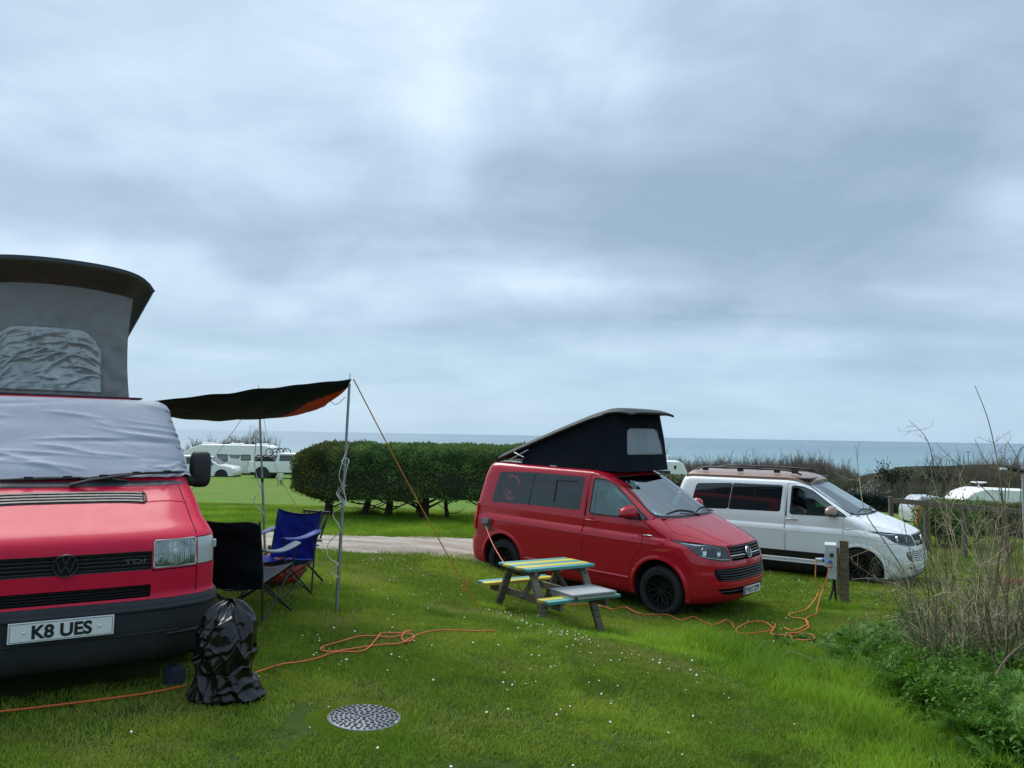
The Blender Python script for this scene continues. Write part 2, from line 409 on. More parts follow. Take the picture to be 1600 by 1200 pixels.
# low headland beyond the trees on the right
def hl_mat():
    M = bpy.data.materials.new('headland_scrub'); M.use_nodes = True; t = NT(M.node_tree); b = t.n['Principled BSDF']
    g = t.node('ShaderNodeNewGeometry').outputs['Position']; a = t.noise(g, .05, 6, .65); f_ = t.noise(g, .4, 5, .7)
    c = t.mix(t.smooth(a, .4, .6), (.035, .047, .022), (.06, .055, .038)); c = t.mix(t.smooth(f_, .4, .7), c, (.03, .034, .02))
    t.put(b.inputs['Base Color'], c); b.inputs['Roughness'].default_value = 1; b.inputs['Specular IOR Level'].default_value = .1
    bn = t.node('ShaderNodeBump'); bn.inputs['Strength'].default_value = 1; bn.inputs['Distance'].default_value = 2
    t.l.new(t.noise(g, .3, 6, .8), bn.inputs['Height']); t.l.new(bn.outputs[0], b.inputs['Normal']); return M
def hlf(u, v):
    x = 20 + 420 * u; ridge = np.interp(x, [20, 110, 159, 190, 204, 240, 300, 440], [-32, -27, -22, -15, -9.8, -8.7, -8.5, -10])
    y = 230 + 260 * v; prof = math.sin(min(v * 1.0, 1) * math.pi) ** .7
    z = -34 + (ridge + 34) * prof + 1.2 * N3(x * .05, y * .05, 2) + .5 * N3(x * .3, y * .3, 1)
    return (x, y, z)
mb = MB(); mb.grid(hlf, 160, 40); tag(mb.build('headland', hl_mat(), smooth=180), kind='structure')
# ------------------------------------------------------------------ vehicles
BLACKPL = mat('black_trim_plastic', (.012, .013, .015), .55, var=.2, bump=.05, bscale=300)
RUBBER = mat('tyre_rubber', (.022, .022, .024), .8, spec=.3, var=.3, vscale=20)
GLASS_DARK = mat('privacy_glass', (.012, .016, .018), .06, spec=.8, var=.1)
CHROME = mat('chrome', (.75, .77, .78), .12, metal=1.0, var=.05)
RED = mat('red_paint', (.46, .002, .018), .5, spec=.15, var=.05, coat=1.0, dirt=((.10, .045, .03), .28, .60, .18))
RED_OLD = mat('faded_red_paint', (.60, .006, .042), .50, spec=.16, var=.10, vscale=5, coat=.22, dirt=((.16, .05, .04), .3, 1.2, .2))
WHITE = mat('white_paint', (.84, .85, .85), .4, spec=.3, var=.02, coat=.9, dirt=((.30, .28, .24), .26, .6, .3))
COPPER = mat('copper_paint', (.34, .215, .165), .38, metal=.25, var=.06, coat=.5)
ALLOY_B = mat('satin_black_alloy', (.02, .021, .024), .32, metal=.4, var=.1)
SILVER = mat('silver_alloy', (.45, .46, .47), .35, metal=.8, var=.1)
UNDER = mat('underbody', (.008, .008, .009), .9)
CABIN = mat('cabin_lining', (.05, .052, .055), .85)
SEATM = mat('seat_fabric', (.045, .047, .05), .9, var=.3, vscale=60)
LENSM = mat('lamp_reflector', (.78, .8, .8), .18, metal=.9, var=.25, vscale=30)
PLATE_W = mat('plate_white', (.72, .74, .74), .35, var=.04)
PLATE_K = mat('plate_black', (.01, .01, .012), .4)
PLATE_BLUE = mat('plate_blue', (.01, .05, .35), .4)
def clear_glass(name, tint, mixf=.62, rough=.03):
    M = bpy.data.materials.new(name); M.use_nodes = True; t = NT(M.node_tree); t.n.clear()
    tr = t.node('ShaderNodeBsdfTransparent'); tr.inputs[0].default_value = c4(tint)
    gl = t.node('ShaderNodeBsdfGlossy'); gl.inputs[0].default_value = (.9, .95, .95, 1); gl.inputs['Roughness'].default_value = rough
    fr = t.node('ShaderNodeFresnel'); fr.inputs[0].default_value = 1.55
    f2 = t.math('MULTIPLY_ADD', fr.outputs[0], 1.0, mixf, clamp=True)
    mx = t.node('ShaderNodeMixShader'); t.l.new(f2, mx.inputs[0]); t.l.new(tr.outputs[0], mx.inputs[1]); t.l.new(gl.outputs[0], mx.inputs[2])
    o = t.node('ShaderNodeOutputMaterial'); t.l.new(mx.outputs[0], o.inputs[0]); return M
GLASS = clear_glass('window_glass', (.50, .70, .66), .06)
GLASS_WS = clear_glass('windscreen_glass', (.60, .76, .72), .19, .03)
LAMPGLASS = clear_glass('lamp_glass', (.85, .88, .9), .03, .03)

def pchip(xs, ys):
    xs = np.array(xs, float); ys = np.array(ys, float); h = np.diff(xs); d = np.diff(ys) / h; m_ = np.zeros_like(ys)
    m_[0], m_[-1] = d[0], d[-1]
    for i in range(1, len(xs) - 1):
        if d[i - 1] * d[i] > 0:
            w1, w2 = 2 * h[i] + h[i - 1], h[i] + 2 * h[i - 1]; m_[i] = (w1 + w2) / (w1 / d[i - 1] + w2 / d[i])
    def f(x):
        i = int(np.clip(np.searchsorted(xs, x) - 1, 0, len(h) - 1)); t = (x - xs[i]) / h[i]; t = min(max(t, 0), 1)
        return float(ys[i] * (1 + 2 * t) * (1 - t) ** 2 + m_[i] * h[i] * t * (1 - t) ** 2 + ys[i + 1] * t * t * (3 - 2 * t) + m_[i + 1] * h[i] * t * t * (t - 1))
    return f

class Hull:
    """closed van body: horizontal slices, each a rounded plan outline"""
    def __init__(s, T, zroof, inset=0.0, zb=None, zt=None, nx_=None, slopes=None):
        z = [r[0] for r in T]
        s.xf, s.xr, s.hw, s.cf, s.nf, s.mf, s.cr = [pchip(z, [r[k] for r in T]) for k in range(1, 8)]
        s.z0, s.z1 = z[0], z[-1]; s.zroof = zroof; s.inset = inset
        s.zb = s.z0 if zb is None else zb; s.zt = s.z1 if zt is None else zt
    def outline(s, z, NF=22, NS=30, NR=10):
        i = s.inset; xf, xr, hw = s.xf(z) - i * 1.6, s.xr(z) + i, s.hw(z) - i
        cf, nf, mf, cr = s.cf(z), s.nf(z), s.mf(z), s.cr(z); pts = []
        for k in range(NF):
            t = (k / NF) * math.pi / 2
            pts.append((xf - cf + cf * max(math.cos(t), 0) ** (2 / mf), hw * max(math.sin(t), 0) ** (2 / nf)))
        xa, xb = xf - cf, xr + cr
        for k in range(NS):
            x = xa + (xb - xa) * k / NS; pts.append((x, hw))
        for k in range(NR + 1):
            t = (k / NR) * math.pi / 2
            pts.append((xb - cr * math.sin(t) ** (2 / 2.6), hw * max(math.cos(t), 0) ** (2 / 5.0)))
        return pts
    def mesh(s, name, mats, dz=.02):
        zs = []; z = s.zb
        while z < s.zt - 1e-6:
            zs.append(z); g = abs(s.xf(min(z + .01, s.z1)) - s.xf(z)) / .01; z += min(dz, max(.006, .028 / max(g, .01)))
        zs.append(s.zt); mb = MB(); ringn = None; vs = []
        for z in zs:
            o = s.outline(z); full = o + [(x, -y) for x, y in reversed(o[1:-1])]
            vs += [(x, y, z) for x, y in full]; ringn = len(full)
        nr = len(zs); fs = [(a * ringn + k, a * ringn + (k + 1) % ringn, (a + 1) * ringn + (k + 1) % ringn, (a + 1) * ringn + k) for a in range(nr - 1) for k in range(ringn)]
        top = vs[-ringn:]; H = len(s.outline(s.zt))
        if s.inset == 0:
            NC = 9; ring0 = (nr - 1) * ringn
            for c in range(1, NC + 1):
                q = c / NC * .96; zc = s.zt + (s.zroof - s.zt) * math.sin(q * math.pi / 2) ** .8
                base = len(vs)
                for (x, y, _) in top:
                    vs.append((x + (-.0 if c == 0 else (-(x - (s.xf(s.zt) + s.xr(s.zt)) / 2) * .10 * q)), y * (1 - q), zc))
                fs += [(ring0 + k, ring0 + (k + 1) % ringn, base + (k + 1) % ringn, base + k) for k in range(ringn)]; ring0 = base
            # close the last narrow slit
            for k in range(H - 1):
                a, b = ring0 + k, ring0 + k + 1; c_, d_ = ring0 + (ringn - k) % ringn, ring0 + (ringn - k - 1) % ringn
                if k == 0: fs.append((a, b, d_))
                elif k == H - 2: fs.append((a, b, c_))
                else: fs.append((a, b, d_, c_))
        else: fs.append(tuple((nr - 1) * ringn + k for k in range(ringn)))
        fs.append(tuple(range(ringn - 1, -1, -1)))
        mb.add(vs, fs); return mb.mesh(name, mats, smooth=180)
    def y_at(s, x, z):
        o = s.outline(z)
        for (x1, y1), (x2, y2) in zip(o, o[1:]):
            if (x1 - x) * (x2 - x) <= 0 and y1 > .25 and abs(x1 - x2) > 1e-9: return y1 + (y2 - y1) * (x - x1) / (x2 - x1)
        return s.hw(z)
    def x_front(s, y, z):
        o = s.outline(z); y = abs(y)
        for (x1, y1), (x2, y2) in zip(o[:24], o[1:24]):
            if (y1 - y) * (y2 - y) <= 0 and abs(y2 - y1) > 1e-9: return x1 + (x2 - x1) * (y - y1) / (y2 - y1)
        return s.xf(z) - s.cf(z)

def boolean(me, cutter, op, mats=None):
    a = bpy.data.objects.new('a', me.copy()); b = bpy.data.objects.new('b', cutter); COL.objects.link(a); COL.objects.link(b)
    md = a.modifiers.new('b', 'BOOLEAN'); md.object = b; md.operation = op; md.solver = 'EXACT'; md.material_mode = 'TRANSFER'
    dg = bpy.context.evaluated_depsgraph_get(); out = bpy.data.meshes.new_from_object(a.evaluated_get(dg), preserve_all_data_layers=False, depsgraph=dg)
    bpy.data.objects.remove(a); bpy.data.objects.remove(b); return out
def refit_normals(me, ref, tol=.004, lim=.80):
    """shade a cut panel with the smooth normals of the uncut body"""
    bvh = bvhtree.BVHTree.FromPolygons([v.co for v in ref.vertices], [p.vertices for p in ref.polygons])
    vn = [v.normal.copy() for v in ref.vertices]; rv = [v.co for v in ref.vertices]; rp = ref.polygons
    me.polygons.foreach_set('use_smooth', [True] * len(me.polygons)); cache = {}
    out = []
    for v in me.vertices:
        loc, nrm, idx, dist = bvh.find_nearest(v.co)
        if loc is None or dist > tol: cache[v.index] = None; continue
        p = rp[idx].vertices; ws = interpolate.poly_3d_calc([rv[i] for i in p], loc); n_ = Vector()
        for i, w_ in zip(p, ws): n_ += vn[i] * w_
        cache[v.index] = n_.normalized() if n_.length > 1e-6 else None
    for p in me.polygons:
        for li in p.loop_indices:
            n_ = cache[me.loops[li].vertex_index]
            out.append(n_ if (n_ is not None and n_.dot(p.normal) > lim) else p.normal.copy())
    me.normals_split_custom_set(out); me.update(); return me
def round_poly(pts, r=.05, n=4):
    out = []; k = len(pts)
    for i in range(k):
        a, b, c = Vector(pts[i - 1]), Vector(pts[i]), Vector(pts[(i + 1) % k]); d1 = (a - b); d2 = (c - b)
        rr = min(r, d1.length * .45, d2.length * .45); p0 = b + d1.normalized() * rr; p1 = b + d2.normalized() * rr
        for j in range(n + 1):
            t = j / n; out.append(tuple((1 - t) ** 2 * p0 + 2 * t * (1 - t) * b + t * t * p1))
    return out
def inset_poly(pts, d):
    """shrink a polygon by d (negative grows)"""
    k = len(pts); P_ = [Vector(p) for p in pts]; area = sum(P_[i].x * P_[(i + 1) % k].y - P_[(i + 1) % k].x * P_[i].y for i in range(k)); sg = 1 if area > 0 else -1
    out = []
    for i in range(k):
        a, b, c = P_[i - 1], P_[i], P_[(i + 1) % k]; e1 = (b - a); e2 = (c - b)
        if e1.length < 1e-6 or e2.length < 1e-6: out.append(tuple(b)); continue
        e1.normalize(); e2.normalize(); n1 = Vector((-e1.y, e1.x)) * sg; n2 = Vector((-e2.y, e2.x)) * sg
        n_ = (n1 + n2); l = n_.length
        if l < 1e-3: out.append(tuple(b)); continue
        n_ /= l; out.append(tuple(b + n_ * d / max(n_.dot(n1), .4)))
    return out
def prism_mesh(poly, a, b, plane, m_): return MB().prism(poly, a, b, plane).mesh('cutter', m_)

def text_mesh(txt, h, depth=.002, width=None, bold=.0):
    cu = bpy.data.curves.new('t', 'FONT'); cu.body = txt; cu.size = 1.0; cu.extrude = 0; cu.offset = bold; cu.align_x = 'CENTER'
    o = bpy.data.objects.new('t', cu); COL.objects.link(o); dg = bpy.context.evaluated_depsgraph_get()
    me = bpy.data.meshes.new_from_object(o.evaluated_get(dg)); bpy.data.objects.remove(o)
    co = np.array([v.co for v in me.vertices]); lo, hi = co.min(0), co.max(0)
    sx = (width / (hi[0] - lo[0])) if width else h / (hi[1] - lo[1]); sy = h / (hi[1] - lo[1])
    return [((p[0] - (lo[0] + hi[0]) / 2) * sx, (p[1] - (lo[1] + hi[1]) / 2) * sy) for p in co], [tuple(p.vertices) for p in me.polygons]
def text_on(mb, txt, org, U, Vv, h, width, off, bold=0, mi=0, depth=.0015):
    """lettering in the plane org + a*U + b*V, as thin raised characters"""
    pts, fs = text_mesh(txt, h, width=width, bold=bold); U, Vv, org = Vector(U).normalized(), Vector(Vv).normalized(), Vector(org); Nn = U.cross(Vv)
    mb.add([org + U * a + Vv * b + Nn * off for a, b in pts], fs, mi)
    return mb

def number_plate(parent, org, txt, blue=False, screws=True, w_=.52, h_=.111, tw=.44):
    """UK plate facing +X at org (y to the viewer's right)"""
    p = MB().box(org, (.008, w_, h_)).build('number_plate', PLATE_W, parent, bevel=.002)
    m_ = MB(); x = org[0] + .0055
    for (a, b, c_, d_) in ((-w_ / 2 + .008, -h_ / 2 + .006, w_ / 2 - .008, -h_ / 2 + .008), (-w_ / 2 + .008, h_ / 2 - .008, w_ / 2 - .008, h_ / 2 - .006), (-w_ / 2 + .008, -h_ / 2 + .006, -w_ / 2 + .010, h_ / 2 - .006), (w_ / 2 - .010, -h_ / 2 + .006, w_ / 2 - .008, h_ / 2 - .006)):
        m_.box((x - .001, org[1] + (a + c_) / 2, org[2] + (b + d_) / 2), (.002, c_ - a, d_ - b))
    if not blue: m_.build('border_line', PLATE_K, p)
    dy = .018 if blue else 0.0
    t_ = MB(); text_on(t_, txt, (x, org[1] + dy, org[2] - .001), (0, 1, 0), (0, 0, 1), .076, tw, .0008, bold=.035); t_.build('lettering', PLATE_K, p, recalc=False)
    if blue: MB().box((x, org[1] - w_ / 2 + .024, org[2]), (.003, .044, h_ - .006)).build('blue_band', PLATE_BLUE, p)
    if screws:
        for sgn in (-1, 1):
            MB().lathe([(0, .006), (.006, .005), (.009, .001), (.009, 0)], 12, (x, org[1] + sgn * (.5 * w_ - .075), org[2]), 'x').build('screw_cap', PLATE_W, p, smooth=60)
    return p

def vw_badge(parent, org, r, m_ring, m_in, tilt=0.0, name='badge'):
    q = Matrix.Rotation(tilt, 3, 'Y'); o = Vector(org)
    def T(v): return o + q @ Vector(v)
    b = MB()
    vs = []; n = 36; prof = [(r * .86, .0), (r * .88, .012), (r * .95, .015), (r, .010), (r, -.004)]
    for j in range(n):
        a = 2 * math.pi * j / n; vs += [T((h, rr * math.cos(a), rr * math.sin(a))) for rr, h in prof]
    fs = [(j * 5 + i, ((j + 1) % n) * 5 + i, ((j + 1) % n) * 5 + i + 1, j * 5 + i + 1) for j in range(n) for i in range(4)]
    b.add(vs, fs)
    def stroke(p, q_, wd=.10):
        a, c_ = Vector(p) * r, Vector(q_) * r; d = (c_ - a).normalized(); s_ = Vector((-d.y, d.x)) * wd * r / 2
        pl = [a + s_, a - s_, c_ - s_, c_ + s_]; vs_ = [T((.001, u.x, u.y)) for u in pl] + [T((.010, u.x, u.y)) for u in pl]
        b.add(vs_, [(4, 5, 6, 7), (0, 1, 5, 4), (1, 2, 6, 5), (2, 3, 7, 6), (3, 0, 4, 7)])
    stroke((-.30, .82), (0, .12), .13); stroke((.30, .82), (0, .12), .13)
    stroke((-.72, .48), (-.34, -.62), .13); stroke((-.34, -.62), (0, .02), .13); stroke((0, .02), (.34, -.62), .13); stroke((.34, -.62), (.72, .48), .13)
    bo = b.build(name, m_ring, parent, smooth=40)
    d = MB(); vs = [T((-.002, 0, 0))] + [T((-.002, r * .9 * math.cos(2 * math.pi * j / 24), r * .9 * math.sin(2 * math.pi * j / 24))) for j in range(24)]
    d.add(vs, [(0, j + 1, (j + 1) % 24 + 1) for j in range(24)]); d.build('badge_backing', m_in, bo)
    return bo

def wheel(parent, x, y, z, r, wd, rim_m, side, style='multi', steer=0.0, rimr=.70):
    """tyre > rim; side -1 = outer face towards -y"""
    prof = [(r * rimr, -wd / 2 + .012), (r * .80, -wd / 2 - .002), (r * .93, -wd / 2 + .004), (r * .975, -wd / 2 + .022), (r, -wd / 2 + .05), (r, wd / 2 - .05), (r * .975, wd / 2 - .022), (r * .93, wd / 2 - .004), (r * .80, wd / 2), (r * rimr, wd / 2 - .012)]
    t = MB().lathe(prof, 40, axis='y')
    for j in range(60):                      # tread blocks
        a = 2 * math.pi * j / 60
        for yy in (-.06, -.02, .02, .06): t.box((math.cos(a) * (r + .001), yy * wd / .24, math.sin(a) * (r + .001)), (.012, .032 * wd / .24, .018), Euler((0, -a, 0)).to_matrix())
    ty = t.build('wheel', RUBBER, parent, smooth=50); ty.location = (x, y, z); ty.rotation_euler = (0, 0, steer)
    k = MB(); f = side * (wd / 2 - .02)      # outer face
    k.lathe([(r * rimr + .004, side * (wd / 2 - .004)), (r * rimr - .012, side * (wd / 2 - .002)), (r * rimr - .03, f - side * .02), (r * rimr - .035, -side * wd * .3), (0.02, -side * wd * .3)], 40, axis='y')
    R1 = r * rimr - .022
    if style == 'multi':
        for j in range(10):
            a = 2 * math.pi * j / 10; u = Vector((math.cos(a), 0, math.sin(a))); v = Vector((-math.sin(a), 0, math.cos(a))); hub = f - side * .035
            mid = u * R1 * .55 + Vector((0, hub + side * .012, 0))
            k.beam(u * .035 + Vector((0, hub, 0)), mid, .017, .022, (0, 1, 0))
            for sgn in (-1, 1): k.beam(mid, (u * .965 + v * sgn * .22) * R1 + Vector((0, f, 0)), .013, .02, (0, 1, 0))
    elif style == 'five':
        for j in range(5):
            a = 2 * math.pi * j / 5 + .3; u = Vector((math.cos(a), 0, math.sin(a)))
            k.beam(u * .02 + Vector((0, f - side * .03, 0)), u * R1 + Vector((0, f, 0)), r * .22, .025, (0, 1, 0))
    k.lathe([(.0, f - side * .012), (.03, f - side * .014), (.038, f - side * .03), (.038, f - side * .06)], 16, axis='y')
    k.build('rim', rim_m, ty, smooth=45)
    return ty

# plan/side tables: z, x front, x rear, half width, corner length, exponents (width, depth), rear corner
T6 = [(0.22, 0.7, -3.76, 0.84, 0.5, 2.8, 2.2, 0.2), (0.26, 0.8, -3.8, 0.885, 0.55, 2.8, 2.2, 0.22), (0.33, 0.875, -3.84, 0.915, 0.58, 2.8, 2.2, 0.24), (0.42, 0.915, -3.86, 0.93, 0.6, 2.8, 2.1, 0.25), (0.5, 0.925, -3.865, 0.938, 0.6, 2.8, 2.1, 0.25), (0.6, 0.93, -3.86, 0.943, 0.6, 2.8, 2.1, 0.25), (0.66, 0.925, -3.845, 0.946, 0.6, 2.8, 2.1, 0.25), (0.685, 0.915, -3.8, 0.947, 0.6, 2.8, 2.1, 0.24), (0.78, 0.905, -3.8, 0.95, 0.6, 2.8, 2.1, 0.24), (0.88, 0.88, -3.8, 0.953, 0.62, 2.8, 2.1, 0.24), (0.97, 0.85, -3.8, 0.954, 0.66, 2.9, 2.0, 0.24), (1.0, 0.838, -3.8, 0.95, 0.66, 2.9, 2.0, 0.24), (1.035, 0.815, -3.795, 0.938, 0.72, 3.0, 2.0, 0.24), (1.055, 0.77, -3.795, 0.931, 0.7, 3.0, 1.9, 0.24), (1.09, 0.7, -3.79, 0.9195, 0.68, 3.2, 1.9, 0.24), (1.14, 0.59, -3.785, 0.9185, 0.64, 3.2, 1.8, 0.24), (1.2, 0.44, -3.78, 0.9165, 0.58, 3.3, 1.7, 0.24), (1.27, 0.25, -3.77, 0.9105, 0.5, 3.4, 1.55, 0.24), (1.33, 0.09, -3.76, 0.902, 0.44, 3.4, 1.45, 0.24), (1.36, 0.045, -3.755, 0.898, 0.42, 3.4, 1.4, 0.24), (1.5, -0.2, -3.72, 0.88, 0.38, 3.5, 1.4, 0.24), (1.7, -0.55, -3.67, 0.852, 0.34, 3.6, 1.45, 0.24), (1.84, -0.79, -3.62, 0.826, 0.32, 3.6, 1.5, 0.25), (1.89, -0.885, -3.6, 0.81, 0.32, 3.4, 1.6, 0.26), (1.92, -0.95, -3.585, 0.79, 0.34, 3.2, 1.7, 0.28), (1.945, -1.03, -3.56, 0.755, 0.36, 3.0, 1.8, 0.3)]

def build_t6_meshes():
    H = Hull(T6, 1.985); full = H.mesh('hull', [RED], .024)
    hollow = Hull(T6, 0, inset=.05, zb=.80, zt=1.915).mesh('hollow', [CABIN], .06)
    out = {'H': H, 'full': full}
    shell = boolean(full, hollow, 'DIFFERENCE')
    pieces = []
    # side openings
    W1 = round_poly([(-3.33, 1.29), (-2.51, 1.315), (-2.43, 1.845), (-3.20, 1.805)], .06)        # rear quarter glass
    W2 = round_poly([(-2.497, 1.315), (-1.46, 1.33), (-1.41, 1.845), (-2.417, 1.845)], .05)
    W3 = round_poly([(-1.27, 1.305), (-.235, 1.315), (-.40, 1.43), (-.86, 1.76), (-1.04, 1.835), (-1.235, 1.845)], .045)
    DOOR = round_poly([(-1.36, .40), (-.53, .40), (-.50, .60), (-.44, .76), (-.30, .90), (-.285, 1.30), (-.16, 1.33), (-.50, 1.60), (-.80, 1.80), (-.98, 1.885), (-1.32, 1.895)], .04)
    cut = MB()
    for sg in (-1, 1):
        for W_ in (W1, W2): cut.prism([(x, z) for x, z in W_], sg * .55, sg * 1.3, 'xz')
        cut.prism(DOOR, sg * .80 if True else 0, sg * 1.3, 'xz')
    # upper door opening reaches further in because the glasshouse leans in
    D2 = round_poly([(-1.36, 1.25), (-.30, 1.25), (-.285, 1.30), (-.16, 1.33), (-.50, 1.60), (-.80, 1.80), (-.98, 1.885), (-1.32, 1.895)], .02)
    c2 = MB()
    for sg in (-1, 1): c2.prism(D2, sg * .62, sg * 1.3, 'xz')
    HL = round_poly([(-.918, 1.088), (-.70, 1.060), (-.50, 1.026), (-.472, .842), (-.60, .836), (-.79, .866), (-.868, .915), (-.900, 1.0)], .02)      # y,z front view
    GR = [(-.470, 1.032), (.470, 1.032), (.445, .835), (-.445, .835)]
    G2 = round_poly([(-.80, .745), (.80, .745), (.70, .575), (-.70, .575)], .04)
    G3 = round_poly([(-.72, .475), (.72, .475), (.60, .385), (-.60, .385)], .03)
    WS = round_poly([(-.80, 1.375), (.80, 1.375), (.70, 1.865), (.45, 1.885), (-.45, 1.885), (-.70, 1.865)], .05)
    cf = MB()
    for sg in (-1, 1): cf.prism([(sg * y, z) for y, z in HL], .05, 1.3, 'yz')
    cf.prism(GR, .70, 1.3, 'yz'); cf.prism(G2, .74, 1.3, 'yz'); cf.prism(G3, .70, 1.3, 'yz')
    ws = MB().prism(WS, -1.12, .3, 'yz')
    arch = MB()
    for x in (0, -3.0):
        for sg in (-1, 1):
            n = 40; pl = [(x - .02 + .425 * math.cos(2 * math.pi * k / n), .365 + .425 * math.sin(2 * math.pi * k / n)) for k in range(n)]
            arch.prism(pl, sg * .60, sg * 1.2, 'xz')
    # bonnet: plan outline
    BN = round_poly([(.86, -.44), (.70, -.60), (.18, -.845), (-.02, -.80), (.06, 0), (-.02, .80), (.18, .845), (.70, .60), (.86, .44), (.865, 0)], .03)
    bn = MB().prism(BN, 1.036, 1.5, 'xy')
    U = UNDER
    glass_src = shell
    body = shell
    for c_ in (cut.mesh('c', BLACKPL), c2.mesh('c', BLACKPL), cf.mesh('c', BLACKPL), ws.mesh('c', BLACKPL), arch.mesh('c', U), bn.mesh('c', BLACKPL)):
        body = boolean(body, c_, 'DIFFERENCE')
    out['body'] = refit_normals(body, full)
    BN2 = inset_poly(BN, .005)
    out['bonnet'] = refit_normals(boolean(full, MB().prism(BN2, 1.0385, 1.5, 'xy').mesh('c', BLACKPL), 'INTERSECT'), full)
    for sg, k in ((-1, 'R'), (1, 'L')):
        # door: outer skin between two offsets, minus its window
        d = boolean(full, MB().prism(inset_poly(DOOR, .005), sg * .60, sg * 1.3, 'xz').mesh('c', RED), 'INTERSECT')
        inn = Hull(T6, 0, inset=.045, zb=.36, zt=1.93).mesh('i', [CABIN], .05); d = boolean(d, inn, 'DIFFERENCE')
        d = boolean(d, MB().prism(W3, sg * .4, sg * 1.4, 'xz').mesh('c', BLACKPL), 'DIFFERENCE')
        out['door' + k] = refit_normals(d, full)
        for nm, W_ in (('w1', W1), ('w2', W2), ('w3', W3)):
            g = boolean(shell, MB().prism(inset_poly(W_, .001), sg * .5, sg * 1.3, 'xz').mesh('c', BLACKPL), 'INTERSECT')
            out[nm + k] = refit_normals(g, full)
        lens = boolean(full, MB().prism([(sg * y, z) for y, z in inset_poly(HL, .003)], .30, 1.3, 'yz').mesh('c', BLACKPL), 'INTERSECT')
        out['lens' + k] = refit_normals(lens, full)
    g = boolean(shell, MB().prism(inset_poly(WS, .001), -1.12, .3, 'yz').mesh('c', BLACKPL), 'INTERSECT'); out['ws'] = refit_normals(g, full)
    return out, (W1, W2, W3, HL, GR, G2, G3, WS)

def thin(me, H, ins, zb, zt):
    """keep only a skin of a glass piece"""
    inn = Hull(T6, 0, inset=ins, zb=zb, zt=zt).mesh('i', [CABIN], .03)
    return boolean(me, inn, 'DIFFERENCE')

def with_mats(me, *ms):
    m2 = me.copy(); m2.materials.clear()
    for m_ in ms: m2.materials.append(m_)
    return m2
def band_follow(H, z0, z1, x0, x1, off, n=40):
    """strip lying on the right flank between heights z0..z1"""
    pass

def arch_lip(x, sg, H, r=.428, w_=.05, proud=.014):
    mb = MB(); n = 30; vs = []
    for k in range(n + 1):
        a = R(-14) + (math.pi + R(28)) * k / n; ca, sa = math.cos(a), math.sin(a)
        for (rr, dy) in ((r - .012, -.02), (r - .004, proud), (r + .012, proud + .002), (r + w_, .0035), (r + w_ + .004, -.006)):
            px, pz = x - .02 + rr * ca, .365 + rr * sa
            y = H.y_at(px, max(pz, .3)) if pz > .24 else H.hw(.3)
            vs.append((px, sg * (y + dy), pz))
    fs = [(k * 5 + i, (k + 1) * 5 + i, (k + 1) * 5 + i + 1, k * 5 + i + 1) for k in range(n) for i in range(4)]
    return mb.add(vs, fs)

